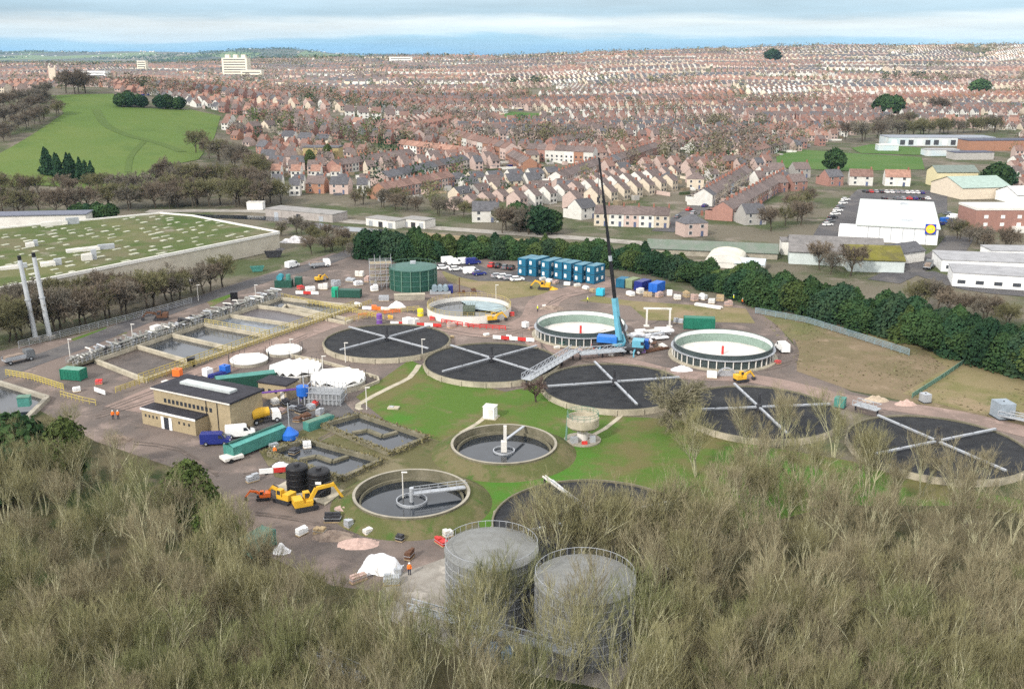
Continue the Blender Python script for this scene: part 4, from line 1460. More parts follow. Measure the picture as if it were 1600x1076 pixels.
# store car park and streets
r_ = random.Random(21)
gs = 'cars in the supermarket car park'
k = 0
for (x0, y0, x1, y1, n, rz) in [(1293, 353, 1325, 308, 9, 20), (1352, 301, 1440, 303, 12, 100), (1372, 312, 1448, 312, 9, 100)]:
    for i in range(n):
        if r_.random() < .12:
            continue
        u = i / (n - 1)
        c = r_.choice(['white', 'silver', 'black', 'grey', 'blue', 'red', 'white', 'black'])
        rowname = {1293: 'slanting row left of the supermarket', 1352: 'far row behind the supermarket', 1372: 'near row behind the supermarket'}[x0]
        put(CAR, (x0 + (x1 - x0) * u, y0 + (y1 - y0) * u), rz + r_.uniform(-6, 6), c, '%s car, %s, %s slot from the left' % (c, rowname, ordn(i)), gs)
gst = 'cars along the town street'
for i in range(14):
    u = i / 13
    px, py = 1050 + (1165 - 1050) * u + (7 if i % 2 else -9), 352 - 74 * u
    c = r_.choice(['white', 'silver', 'black', 'grey', 'blue', 'red'])
    put(CAR, (px, py), 58, c, '%s car on the main town street, %s from the bottom' % (c, ordn(i)), gst)
gy = 'vehicles in the industrial yard'
for px, py, c, s in [(1470, 352, 'blue', CAR), (1478, 348, 'bright blue', VAN), (1488, 342, 'white', VAN), (1480, 336, 'grey', CAR), (1495, 356, 'silver', CAR), (1455, 352, 'black', CAR)]:
    put(s, (px, py), r_.choice((20, 110)), c, '%s %s in the yard between supermarket and brick block, %s' % (c, 'van' if s is VAN else 'car', {1470: 'nearest the wall', 1478: 'beside the blue car', 1488: 'third from the store', 1480: 'at the back', 1495: 'by the brick wall', 1455: 'against the white store wall'}[px]), gy)

# excavators
def excavator(label, px, rz, s, m, arm=(1.0, 0.6), group='tracked excavators', turn=0.0):
    t = thing('excavator', label, 'excavator', (*at(*px), .1), R(rz), group)
    for y in (-1.0, 1.0):
        prof_body(t, 'track', [(-1.7, 0), (1.7, 0), (2.0, .4), (1.7, .8), (-1.7, .8), (-2.0, .4)], .28, dark_steel).location = (0, y, 0)
    ub = MB().box(-.5, 0, .85, 3.0, 2.3, .5).box(-1.3, 0, 1.35, 1.5, 2.3, .75).box(.5, -.75, 1.35, 1.2, .7, .35)
    ub.build('engine_house', m, t)
    cb = prof_body(t, 'cab', [(-.2, 1.35), (1.1, 1.35), (1.1, 2.0), (.8, 2.75), (-.2, 2.75)], .5, m)
    cb.location = (0, .6, 0)
    w_ = prof_body(cb, 'cab_window', [(0, 1.75), (.95, 1.75), (.75, 2.6), (0, 2.6)], .52, glass_dark)
    ex, ez = 2.6 * arm[0] + .8, 2.6 + arm[1] * 1.5
    MB().bar((.8, -.1, 1.5), (1.9, -.1, ez - .2), .45, .6).bar((1.9, -.1, ez - .2), (ex + 1.0, -.1, ez), .42, .55).build('boom', m, t)
    sx_ = ex + 1.0
    MB().bar((sx_ - .3, -.1, ez + .3), (sx_ + 1.3, -.1, .9), .34, .42).build('stick', m, t)
    MB().bar((1.6, -.1, 1.7), (sx_ - 1.2, -.1, ez - .5), .16).bar((sx_ - 1.6, -.1, ez + .35), (sx_ - .3, -.1, ez + .6), .16).build('ram', dark_steel, t)
    b = prof_body(t, 'bucket', [(sx_ + 1.1, 1.0), (sx_ + 1.6, .8), (sx_ + 1.5, .15), (sx_ + .8, .1), (sx_ + .75, .6)], .55, dark_steel)
    t.scale = (s, s, s)
    return t
excavator('yellow excavator with raised bent arm in front of the two black tanks', (478, 795), 25, .92, yellow_mach, (1.2, .6))
excavator('yellow excavator seen end on, just left of the black tanks', (445, 784), 150, .8, yellow_mach, (.5, -.2))
excavator('small orange excavator at the left end of the tank slab', (412, 780), 190, .55, orange_pl, (.7, 0))
excavator('small yellow excavator below the right new tank', (1158, 596), 20, .75, yellow_mach, (.4, 0))
excavator('orange yellow excavator at the near rim of the pale water tank', (770, 503), 20, .85, yellow_mach, (.5, 0))
excavator('dark excavator with an orange arm on the roadside behind the gallery', (252, 500), 190, .9, rust_m, (.8, -.2))
excavator('yellow excavator on the grass mound near the teal cabins', (850, 452), 170, .9, yellow_mach, (.5, 0))
excavator('yellow digger behind the low green skip container', (500, 440), 40, .7, yellow_mach, (.3, 0))

# mobile crane
cb = at(966, 550)
t = thing('mobile_crane', 'light blue mobile crane with tall dark telescopic boom', 'crane', (*cb, 0), R(-14))
m = MB().box(0, 0, 1.0, 12, 2.8, .8)
m.build('chassis', dark_steel, t)
b_ = MB().box(4.6, 0, 1.8, 2.6, 2.7, 1.6).build('driver_cab', ltblue, t)
MB().box(5.6, 0, 2.4, .7, 2.75, .8).build('cab_window', glass_dark, b_)
for x in (-4.8, -3.2, -1.6, 1.6, 3.2, 4.8):
    for y in (-1.25, 1.25):
        wheel(t, x, y, .65, .45)
MB().box(-2.6, 0, 2.4, 4.6, 2.6, 1.4).build('counterweight', mat('crane_blue', (.03, .16, .5), rough=.45), t)
MB().box(.4, 1.0, 2.4, 2.4, 1.2, 1.8).build('crane_cab', ltblue, t)
for x in (-4, 4):
    for y in (-1, 1):
        MB().bar((x, y * 1.3, 1.2), (x, y * 3.6, 1.2), .35).bar((x, y * 3.5, 1.2), (x, y * 3.5, .1), .3).build('outrigger', ltblue, t)
base = Vector((.2, -.2, 3.0))
tipw = Vector((19.6 - cb[0], 226 - cb[1], 44.0))
tip = Matrix.Rotation(R(14), 3, 'Z') @ tipw
mid = base.lerp(tip, .235)
MB().bar(base, mid, .95, 1.2).build('lower_boom', ltblue, t)
bm = MB()
cuts = [.235, .42, .6, .8, 1.0]
for i, (a, b) in enumerate(zip(cuts, cuts[1:])):
    wd = (.62, .52, .42, .32)[i]
    bm.bar(base.lerp(tip, a), base.lerp(tip, b), wd, wd)
bm.build('upper_boom', black_pl, t)
MB().bar(base.lerp(tip, .44), base.lerp(tip, .47), .58, .58).build('boom_band', galv, t)
MB().bar((2.2, -.2, 2.6), base.lerp(tip, .18), .4).build('boom_ram', dark_steel, t)
MB().bar(tip, (tip.x, tip.y, tip.z - 9), .09).build('hoist_rope', dark_steel, t)
MB().box(tip.x, tip.y, tip.z - 10, .5, .4, 1.2).build('hook_block', dark_steel, t)
MB().lathe([(1.6, 1.8), (1.6, 2.4), (0, 2.4)], 20).build('turntable', ltblue, t)
put(TRUCK, (992, 546), -15, 'bright blue', 'bright blue lorry parked against the right side of the crane')

# ------------------------------------------------------------------ people (a few centimetres tall in the picture)
def make_person():
    me = bpy.data.meshes.new('skeleton')
    J = {'pel': (0, 0, .95), 'che': (0, .01, 1.3), 'nek': (0, .01, 1.48), 'hed': (0, -.02, 1.58), 'top': (0, -.01, 1.73),
         'ls': (.19, 0, 1.42), 'le': (.25, .03, 1.14), 'lw': (.26, -.08, .9), 'lh': (.26, -.12, .8),
         'rs': (-.19, 0, 1.42), 're': (-.26, .02, 1.15), 'rw': (-.23, -.14, .95), 'rh': (-.22, -.2, .87),
         'lp': (.1, 0, .9), 'lk': (.12, -.06, .5), 'la': (.12, .02, .09), 'lt': (.13, -.14, .04),
         'rp': (-.1, 0, .9), 'rk': (-.12, .0, .5), 'ra': (-.13, .08, .09), 'rt': (-.14, -.08, .04)}
    rad = {'pel': .15, 'che': .15, 'nek': .06, 'hed': .095, 'top': .07, 'ls': .075, 'le': .05, 'lw': .038, 'lh': .042, 'rs': .075, 're': .05, 'rw': .038, 'rh': .042,
           'lp': .1, 'lk': .065, 'la': .05, 'lt': .04, 'rp': .1, 'rk': .065, 'ra': .05, 'rt': .04}
    ed = [('pel', 'che'), ('che', 'nek'), ('nek', 'hed'), ('hed', 'top'), ('che', 'ls'), ('ls', 'le'), ('le', 'lw'), ('lw', 'lh'), ('che', 'rs'), ('rs', 're'), ('re', 'rw'), ('rw', 'rh'),
          ('pel', 'lp'), ('lp', 'lk'), ('lk', 'la'), ('la', 'lt'), ('pel', 'rp'), ('rp', 'rk'), ('rk', 'ra'), ('ra', 'rt')]
    ks = list(J)
    me.from_pydata([J[k] for k in ks], [(ks.index(a), ks.index(b)) for a, b in ed], [])
    o = bpy.data.objects.new('skeleton', me)
    COL.objects.link(o)
    o.modifiers.new('s', 'SKIN')
    for i, k in enumerate(ks):
        me.skin_vertices[0].data[i].radius = (rad[k],) * 2
    me.skin_vertices[0].data[0].use_root = True
    sb = o.modifiers.new('d', 'SUBSURF')
    sb.levels = sb.render_levels = 1
    dg = bpy.context.evaluated_depsgraph_get()
    ev = bpy.data.meshes.new_from_object(o.evaluated_get(dg))
    bpy.data.objects.remove(o)
    ev.name = 'body'
    ev.materials.clear()
    ev.materials.append(skin_m)
    t = bpy.data.objects.new('person', ev)
    COL.objects.link(t)
    t.location = (0, 0, -500)
    def cloth(name, test, m, off):
        mb = MB()
        idx = {}
        for p in ev.polygons:
            if test(p.center):
                f = []
                for vi in p.vertices:
                    if vi not in idx:
                        idx[vi] = len(mb.v)
                        v = ev.vertices[vi]
                        mb.v.append(tuple(v.co + v.normal * off))
                    f.append(idx[vi])
                mb.f.append(tuple(f))
                mb.m.append(0)
        mb.build(name, m, t)
    cloth('jacket', lambda c: .88 < c.z < 1.5 and (abs(c.x) < .2 or c.z > .93), hivis_o, .025)
    cloth('trousers', lambda c: .1 < c.z <= .92 and abs(c.x) < .2, trouser_m, .015)
    cloth('boots', lambda c: c.z <= .14 and abs(c.x) < .2, black_pl, .02)
    hb = MB().lathe([(.14, 1.66), (.125, 1.68), (.11, 1.75), (.06, 1.8), (0, 1.81)], 14, y=-.02)
    hb.build('helmet', white_paint, t)
    fa = MB().box(0, -.125, 1.58, .03, .04, .05).build('nose', skin_m, t)
    return tag(t, 'x', 'person', 'workers in high visibility clothing')
PER = freeze(make_person())
for px, py, rz, o, lb in [(177, 655, 20, 1, 'person in orange jacket and white helmet walking beside the control building, left of a colleague'), (185, 655, 200, 1, 'person in orange jacket standing close to the right of a walking colleague'),
                       (640, 898, 0, 1, 'person in orange clothing among the twigs right of the white tarpaulin'), (1146, 470, 90, 0, 'person in yellow jacket at the foot of the hedge, left of the orange worker'),
                       (1160, 476, 30, 1, 'person in orange jacket at the right end of the pallets under the hedge'), (958, 440, 0, 0, 'person in yellow jacket standing beside the crane boom near the stores'), (840, 487, 60, 0, 'person in yellow jacket left of the first new tank'),
                       (430, 712, 0, 1, 'person in orange jacket by the fenced heap below the teal trough'), (918, 473, 100, 0, 'person in yellow jacket on the grass bank behind the first new tank')]:
    dup(PER, lb, (*at(px, py), .06), R(rz), swap={'hivis_orange': hivis_o if o else hivis_y})
for src in (CAR, VAN, TRUCK, PER):
    def rm(o):
        for k in KIDS.get(o.name, ()):
            rm(k)
        bpy.data.objects.remove(o)
    rm(src)
# ------------------------------------------------------------------ houses
def wall_mat(name, c, c2):
    return mat(name, c, col2=c2, rough=.85, scale=.7, detail=5, objvar=.12)
house_wall = wall_mat('house_wall', (.4, .25, .2), (.33, .2, .16))
house_roof = mat('house_roof', (.12, .08, .07), var=.25, scale=.8, objvar=.2, detail=6)
W_ = {'red brick': wall_mat('red_brick', (.33, .18, .145), (.27, .15, .125)), 'pink brick': wall_mat('pink_brick', (.50, .385, .34), (.42, .325, .29)), 'white': wall_mat('white_render', (.66, .65, .61), (.54, .52, .48)),
      'cream': wall_mat('cream_render', (.60, .52, .41), (.52, .45, .36)), 'grey': wall_mat('grey_render', (.38, .36, .34), (.3, .29, .27)), 'orange brick': wall_mat('orange_brick', (.35, .185, .12), (.29, .155, .105)),
      'pale blue': wall_mat('pale_blue_render', (.4, .5, .58), (.36, .46, .54))}
R_ = {'brown': mat('brown_tiles', (.135, .105, .097), var=.3, scale=.8, objvar=.2, detail=6), 'rusty red': mat('red_tiles', (.195, .12, .098), var=.3, scale=.8, objvar=.2, detail=6), 'dark slate': mat('slate_tiles', (.095, .094, .102), var=.3, scale=.8, objvar=.2, detail=6),
      'terracotta': mat('terracotta_tiles', (.28, .16, .12), var=.3, scale=.8, objvar=.2, detail=6)}
win_m = mat('house_window', (.06, .065, .075), rough=.2, spec=.5, var=.2)
win_f = mat('window_surround', (.7, .7, .68), var=.06)
chim_m = mat('chimney_brick', (.27, .12, .085), var=.2)

def make_house(name, w, d, he, hr, hip=False, wing=True, near=True):
    t = thing(name, 'x', 'house', (0, 0, -500))
    b = MB().box(0, 0, -.6, w, d, he + .6)
    if not hip:
        for x, s in ((-w / 2, 1), (w / 2, -1)):
            b.poly([(x, -d / 2, he), (x, 0, hr - .12), (x, d / 2, he)][::s])
    if wing:
        b.box(-w * .2, d / 2 + 1.6, -.6, w * .5, 3.2, he * .75 + .6)
    b.build('wall', house_wall, t)
    o = .3
    r = MB()
    if hip:
        e = .45 * d
        A, B = (-w / 2 - o, -d / 2 - o, he - .1), (w / 2 + o, -d / 2 - o, he - .1)
        C_, D_ = (w / 2 + o, d / 2 + o, he - .1), (-w / 2 - o, d / 2 + o, he - .1)
        P, Q = (-w / 2 + e, 0, hr), (w / 2 - e, 0, hr)
        r.poly([A, B, Q, P]).poly([C_, D_, P, Q]).poly([B, C_, Q]).poly([D_, A, P]).poly([A, D_, C_, B])
    else:
        for s in (1, -1):
            y = s * (d / 2 + o)
            ze = he - o * (hr - he) / (d / 2)
            q = [(-w / 2 - .02, -y, ze), (w / 2 + .02, -y, ze), (w / 2 + .02, 0, hr), (-w / 2 - .02, 0, hr)]
            r.poly(q[::s])
            q2 = [(a, b_, z - .14) for a, b_, z in q]
            r.poly(q2[::-s])
            r.poly([q2[0], q2[1], q[1], q[0]][::s])
            r.poly([q2[1], q2[2], q[2], q[1]][::s])
            r.poly([q2[3], q2[0], q[0], q[3]][::s])
    if wing:
        x0, x1 = -w * .45, w * .05
        r.poly([(x0 - .1, d / 2, he * .95), (x0 - .1, d / 2 + 3.4, he * .75), (x1 + .1, d / 2 + 3.4, he * .75), (x1 + .1, d / 2, he * .95)])
    ro = r.build('roof', house_roof, t)
    ch = MB().box(w * .42, 0, hr - .7, .55, 1.0, 1.7)
    for k in (-.25, .25):
        ch.tube((w * .42, k, hr + 1.0), (w * .42, k, hr + 1.35), .12, n=6)
    ch.build('chimney', chim_m, ro)
    if near:
        for x in (-w * .25, w * .25):
            for z in (.9, 3.3):
                if x > 0 and z < 1:
                    continue
                f = MB().box(x, -d / 2 - .03, z - .08, 1.25, .06, 1.36).build('window', win_f, t)
                MB().box(x, -d / 2 - .07, z, 1.05, .04, 1.2).build('pane', win_m, f)
        MB().box(w * .25, -d / 2 - .04, 0, .95, .07, 2.05).build('door', mat('door_paint', (.1, .12, .2), var=.3), t)
    else:
        for x in (-w * .25, w * .25):
            for z in (.9, 3.3):
                MB().box(x, -d / 2 - .03, z, 1.15, .06, 1.25).build('window', win_m, t)
    return freeze(t)
TER_N = make_house('terraced_house', 5.4, 8.5, 5.2, 7.9)
TER_F = make_house('terraced_house', 5.4, 8.5, 5.2, 7.9, near=False)
SEMI = make_house('house', 8.5, 8, 5.2, 8.0, hip=True, wing=False)
DET = make_house('house', 9.5, 8, 5.0, 8.3, wing=True)
TALL = make_house('terraced_house', 6.0, 9, 7.6, 10.6, near=False)
BUNG = make_house('bungalow', 10, 8, 2.9, 5.8, hip=False, wing=False)
H_LOC = []
HN = [0]
r_ = random.Random(4)
ALLW = ['red brick', 'pink brick', 'pink brick', 'white', 'cream', 'grey', 'red brick', 'orange brick']
def row(p0, p1, phrase, src=None, walls=None, roofs=None, w=None, gap=.03, group='terraced houses of the town', turn=0, nmax=12, noun=None):
    a, b = Vector(atT(*p0)), Vector(atT(*p1))
    Ln = (b - a).length
    if src is None:
        src = TER_N if a.y < 470 else TER_F
    w = w or {TER_N: 5.4, TER_F: 5.4, SEMI: 8.5, DET: 9.5, TALL: 6.0, BUNG: 10}[src]
    n = max(1, min(nmax, int(Ln / (w + gap))))
    sc = min(1.5, Ln / (n * (w + gap)))
    th = ang(a, b)
    d = (b - a).normalized()
    noun = noun or {TER_N: 'terraced house', TER_F: 'terraced house', SEMI: 'house', DET: 'house', TALL: 'tall house', BUNG: 'bungalow'}[src]
    for i in range(n):
        q = a + d * (Ln * (i + .5) / n)
        if i == 0:
            rmain = r_.choice(roofs or ['brown', 'brown', 'rusty red', 'dark slate'])
        wl, rf = r_.choice(walls or ALLW), rmain if src in (TER_N, TER_F, TALL) and r_.random() < .8 else r_.choice(roofs or ['brown', 'brown', 'rusty red', 'dark slate'])
        lb = '%s %s, %s roof, %s in %s' % (wl, noun, rf, ordn(i), phrase) if n > 1 else '%s %s with %s roof, %s' % (wl, noun, rf, phrase)
        dup(src, lb, (q.x, q.y, hz(q.x, q.y)), th + R(turn), group, scale=(sc if gap < .5 else 1, 1, 1), swap={'house_wall': W_[wl], 'house_roof': R_[rf]})
        H_LOC.append((q.x, q.y))
        HN[0] += 1
RD = ['rusty red', 'rusty red', 'brown', 'terracotta']
DK = ['brown', 'dark slate', 'brown']
BR = ['red brick', 'pink brick', 'red brick', 'orange brick']
PW = ['white', 'cream', 'white', 'pink brick']
row((930, 350), (1046, 354), 'row fronting the hedge beside crane boom', TER_N, ['pink brick', 'pink brick', 'cream', 'white', 'white'], DK)
row((893, 343), (926, 338), 'white pair left of that row', DET, ['white'], DK, gap=1.5)
row((1062, 368), (1098, 366), 'by the bottom of the town street', SEMI, ['pink brick'], DK, nmax=1)
row((1098, 322), (1162, 280), 'left side of town street', TER_N, ['white', 'pink brick', 'cream', 'pale blue'], DK, nmax=14)
row((1128, 345), (1222, 288), 'right side of town street', TER_N, BR, DK, nmax=16)
row((1150, 350), (1196, 348), 'short row right of the town street', DET, ['cream', 'white', 'grey'], DK, gap=2)
row((1022, 292), (1152, 296), 'white-fronted row above crane row', SEMI, ['white', 'white', 'cream', 'pale blue'], DK, gap=2.5)
row((946, 266), (1022, 240), 'terrace just right of crane tip', None, BR, DK)
row((868, 292), (930, 268), 'terrace just left of crane tip', None, ['grey', 'pink brick', 'white'], DK)
row((826, 300), (905, 300), 'low row left of crane boom', BUNG, ['grey', 'white', 'cream'], DK, gap=2)
row((826, 250), (930, 256), 'brick blocks above left of crane tip', TALL, ['red brick', 'orange brick', 'red brick', 'white'], RD)
row((705, 312), (792, 298), 'pale bungalow row', BUNG, ['white', 'cream', 'grey'], ['dark slate', 'brown'], gap=2)
row((738, 345), (780, 345), 'white house by the riverside road', DET, ['white'], DK, nmax=1)
row((478, 300), (552, 302), 'brick row by the riverside trees', DET, ['pink brick', 'red brick', 'orange brick'], DK, gap=1)
row((520, 272), (640, 252), 'upper sawtooth terrace', None, ['white', 'red brick', 'pink brick', 'red brick'], DK, turn=0)
row((596, 292), (724, 262), 'middle sawtooth terrace', None, ['white', 'white', 'red brick', 'pink brick'], DK)
row((592, 312), (700, 290), 'lowest sawtooth terrace', TER_N, ['red brick', 'pink brick', 'orange brick'], ['brown', 'rusty red'])
row((586, 208), (655, 226), 'tall brick terrace under white gable', TALL, ['orange brick', 'red brick', 'pink brick'], RD)
row((628, 236), (742, 250), 'pink terrace above sawtooth rows', None, ['pink brick', 'red brick', 'white'], RD)
row((700, 222), (800, 250), 'slanting terrace at photo centre', TALL, ['pink brick', 'orange brick', 'pink brick', 'white'], ['brown', 'rusty red'])
row((800, 252), (828, 268), 'end row of slanting terrace', None, BR, RD)
row((540, 196), (582, 204), 'white gabled group', DET, ['white', 'white', 'cream'], ['terracotta', 'brown'], gap=1)
row((1325, 288), (1362, 289), 'white semis below school, left block', DET, ['white'], ['rusty red'], gap=.1)
row((1380, 289), (1420, 290), 'white semis below school, right block', DET, ['white'], ['terracotta'], gap=.1)
row((1280, 290), (1316, 288), 'pair left of the white semis', DET, ['red brick', 'grey'], ['dark slate'], gap=.5)
row((1196, 300), (1256, 296), 'row above the store car park', DET, ['white', 'grey', 'red brick'], DK, gap=1)
row((1190, 278), (1268, 276), 'upper row left of the big round tree', DET, ['pink brick', 'white', 'grey'], DK, gap=1)
row((1074, 266), (1172, 262), 'long low brick terrace', None, ['pink brick', 'red brick', 'orange brick'], DK)
row((1076, 240), (1196, 222), 'white-gabled terrace', None, ['white', 'pink brick', 'pink brick'], DK)
row((1060, 226), (1160, 205), 'next terrace uphill of white gables', None, BR, ['brown'])
row((1010, 215), (1090, 200), 'third terrace uphill of crane tip', None, ['pink brick', 'white', 'red brick'], DK)
row((1150, 252), (1232, 232), 'terrace left of school field', None, ['pink brick', 'white', 'cream'], ['rusty red', 'brown'])
row((1180, 212), (1290, 192), 'terrace above left of school', None, BR, ['brown', 'rusty red'])
row((866, 210), (960, 196), 'rust-roofed row above crane tip', None, BR, RD)
row((860, 232), (925, 222), 'row between brick blocks and conifers', None, ['red brick', 'white'], RD)
row((740, 208), (862, 204), 'row below the small park lawn', None, ['pink brick', 'red brick', 'white'], RD)
row((440, 222), (520, 230), 'row behind the leafless wood', DET, ['cream', 'pink brick', 'white'], DK, gap=1)
row((405, 238), (470, 252), 'scattered row right of pasture', DET, ['red brick', 'white', 'cream'], DK, gap=4)
row((1450, 172), (1592, 172), 'long white row above the thicket', DET, ['white', 'white', 'cream'], ['brown', 'dark slate'], gap=.4)
row((360, 212), (432, 205), 'row at pasture corner', DET, ['cream', 'grey', 'red brick'], DK, gap=2)
print('individual houses', HN[0])
for s in (TER_N, TER_F, SEMI, DET, TALL, BUNG):
    def rm(o):
        for k in KIDS.get(o.name, ()):
            rm(k)
        bpy.data.objects.remove(o)
    rm(s)

# ------------------------------------------------------------------ larger single buildings
def slab_building(name, label, cat, corner, rz, w, d, h, wallm, roofm, para=.4, over=.15, zb=None, extra=None):
    z = hz(*corner) - .4 if zb is None else zb
    t = thing(name, label, cat, (*corner, z), rz)
    MB().box(w / 2, d / 2, 0, w, d, h + .4).build('wall', wallm, t)
    MB().box(w / 2, d / 2, h + .4, w + over * 2, d + over * 2, para).build('roof', roofm, t)
    return t
def gable_building(name, label, cat, corner, rz, w, d, he, hr, wallm, roofm, z=None):
    z = hz(*corner) - .4 if z is None else z
    t = thing(name, label, cat, (*corner, z), rz)
    b = MB().box(w / 2, d / 2, 0, w, d, he)
    for x, s in ((0, 1), (w, -1)):
        b.poly([(x, 0, he), (x, d / 2, hr - .1), (x, d, he)][::s])
    b.build('wall', wallm, t)
    r = MB()
    for s in (0, 1):
        y = -.4 if s == 0 else d + .4
        q = [(-.3, y, he - .1), (w + .3, y, he - .1), (w + .3, d / 2, hr), (-.3, d / 2, hr)]
        r.poly(q if s == 0 else q[::-1])
        r.poly([(a, b_, c - .2) for a, b_, c in (q[::-1] if s == 0 else q)])
    r.build('roof', roofm, t)
    return t
# supermarket
a = Vector(at(1337, 376))
rz = R(-20)
w, d = 28.0, 62.0
t = thing('supermarket', 'white supermarket with big pale roof and a yellow and blue sign', 'supermarket', (a.x, a.y, -.1), rz)
MB().box(w / 2, d / 2, 0, w, d, 6.2).build('wall', mat('white_cladding', (.74, .74, .74), var=.05, scale=.3), t)
ru = MB()
ru.poly([(-.6, -.6, 6.3), (w + .6, -.6, 6.3), (w + .6, d + .6, 7.6), (-.6, d + .6, 7.6)]).poly([(-.6, -.6, 5.9), (w + .6, -.6, 5.9), (w + .6, -.6, 6.3), (-.6, -.6, 6.3)])
ru.poly([(w + .6, -.6, 5.9), (w + .6, d + .6, 5.9), (w + .6, d + .6, 7.6), (w + .6, -.6, 6.3)]).poly([(-.6, d + .6, 5.9), (-.6, -.6, 5.9), (-.6, -.6, 6.3), (-.6, d + .6, 7.6)])
ru.poly([(w + .6, d + .6, 5.9), (-.6, d + .6, 5.9), (-.6, d + .6, 7.6), (w + .6, d + .6, 7.6)])
rf = ru.build('roof', mat('pale_metal_roof', (.50, .53, .51), rough=.55, var=.08, scale=.15), t)
for k in range(1, 7):
    MB().box(w * k / 7, -.03, 0, .25, .07, 5.9).build('cladding_post', galv, t)
MB().box(w * .62, 12, 6.45, 4, 1.2, .7).build('roof_unit', galv, rf)
MB().box(w * .6, 52, 7.3, 3, 1.5, .8).build('roof_unit', galv, rf)
MB().box(-3.2, 5.5, 0, 6.3, 10, 4.6).build('loading_bay', mat('white_cladding', (.74, .74, .74)), t)
sg = MB().box(w * .9, -.8, 4.2, 3.6, .3, 3.6).build('sign', mat('sign_blue', (.01, .06, .35), rough=.4, var=.03), t)
MB().tube((w * .9, -.99, 6.0), (w * .9, -.96, 6.0), 1.62, n=32).build('sign_ring', mat('sign_red', (.7, .03, .03), rough=.4, var=.03), sg)
MB().tube((w * .9, -1.04, 6.0), (w * .9, -.98, 6.0), 1.48, n=32).build('sign_disc', mat('sign_yellow', (.9, .72, .02), rough=.4, var=.03), sg)
fc = bpy.data.curves.new('lettering', 'FONT')
fc.body = 'LiDL'
fc.size = 1.2
fc.align_x, fc.align_y = 'CENTER', 'CENTER'
fc.extrude = .02
fo = bpy.data.objects.new('lettering', fc)
COL.objects.link(fo)
fc.materials.append(MATS['sign_blue'])
lme = bpy.data.meshes.new_from_object(fo.evaluated_get(bpy.context.evaluated_depsgraph_get()))
bpy.data.objects.remove(fo)
fo = bpy.data.objects.new('lettering', lme)
COL.objects.link(fo)
fo.parent = sg
fo.location = (w * .9, -1.08, 6.0)
fo.rotation_euler = (R(90), 0, 0)
# mossy roofed warehouse in front of it
moss_roof = cover_mat('moss_patch_roof', [(.15, .14, .03), (.11, .1, .04), (.19, .17, .05)], [(.1, .45, .6), (.3, .5, .65)])
asb = mat('cement_roof', (.17, .16, .155), var=.25, scale=.5, detail=6)
lb_wall = mat('pale_blue_grey_wall', (.5, .55, .54), var=.1, scale=.4)
a = at(1232, 412)
gable_building('warehouse', 'wide grey roofed warehouse with pale walls below the supermarket', 'warehouse', a, R(-14), 30, 26, 4.6, 8.0, lb_wall, asb)
a = at(1325, 424)
gable_building('warehouse', 'smaller warehouse with yellow green moss over its roof', 'warehouse', a, R(-9), 17, 20, 4.4, 7.4, lb_wall, moss_roof)
a = at(1394, 415)
gable_building('warehouse', 'white walled shed with dark slate roof at the lane corner', 'warehouse', a, R(28), 15, 9, 4.2, 6.6, offwhite, R_['dark slate'])
a = at(1220, 398)
slab_building('annex', 'small white annex at the left end of the wide warehouse', 'building', a, R(-10), 6, 8, 4.5, offwhite, asb)
# brick block at the right edge
a = at(1522, 362)
t = slab_building('brick_block', 'red brick office block with pale flat roof at the right edge', 'office block', a, R(0), 48, 16, 8.4, W_['red brick'], offwhite, .9)
for k in range(6):
    for z in (2.6, 5.6):
        MB().box(4 + k * 6.5, -.06, z, 1.6, .12, 1.3).build('window', win_f, t)
MB().box(18, -1.5, 0, 7, 3, 2.6).build('porch', offwhite, t)
# white low sheds on the right
for lb, px, rz, w, d, h in [('low white shed row with dark windows at the right edge, nearest the hedge', (1487, 447), -18, 24, 14, 4.0), ('flat pale grey roofed shed behind the low white one', (1470, 424), -12, 34, 16, 3.6), ('small white shed building further right with red doors', (1548, 410), -4, 26, 10, 3.8)]:
    c = at(*px)
    t = slab_building('white_shed', lb, 'shed', c, R(rz), w, d, h, white_paint, mat('pale_flat_roof', (.3, .3, .31), var=.18, scale=.3), .35)
    for k in range(int(w / 5)):
        MB().box(2.5 + k * 5, -.05, 1.4, 2.2, .1, 1.1).build('window', win_m, t)
# green roofed sheds above the hedge near the crane
a = at(1010, 397)
gable_building('green_roof_shed', 'long low shed with grey green roof just behind the hedge', 'shed', a, R(-13), 44, 12, 2.6, 4.8, concrete, mat('moss_grey_roof', (.12, .16, .12), col2=(.17, .18, .16), scale=.3))
a = at(1100, 417)
t = thing('curved_shed', 'shed with arched cream roof at the end of the green roofed shed', 'shed', (*a, 0), R(-18))
m = MB()
n = 10
pts = [(12 * (1 - math.cos(math.pi * i / n)) / 2, 1.8 + 2.4 * math.sin(math.pi * i / n)) for i in range(n + 1)]
for (x0, z0), (x1, z1) in zip(pts, pts[1:]):
    m.poly([(x0, 0, z0), (x1, 0, z1), (x1, 16, z1), (x0, 16, z0)])
m.build('roof', mat('cream_roof', (.55, .52, .44), var=.12, scale=.3), t)
MB().box(6, 8, 0, 11.8, 15.6, 2.0).build('wall', offwhite, t)
MB().poly([(x, .05, z) for x, z in pts]).build('gable', offwhite, t)
a = at(1148, 420)
gable_building('small_shed', 'small pale blue roofed shed right of the arched shed', 'shed', a, R(-20), 9, 8, 2.4, 3.6, offwhite, mat('pale_blue_roof', (.45, .5, .53), var=.1))
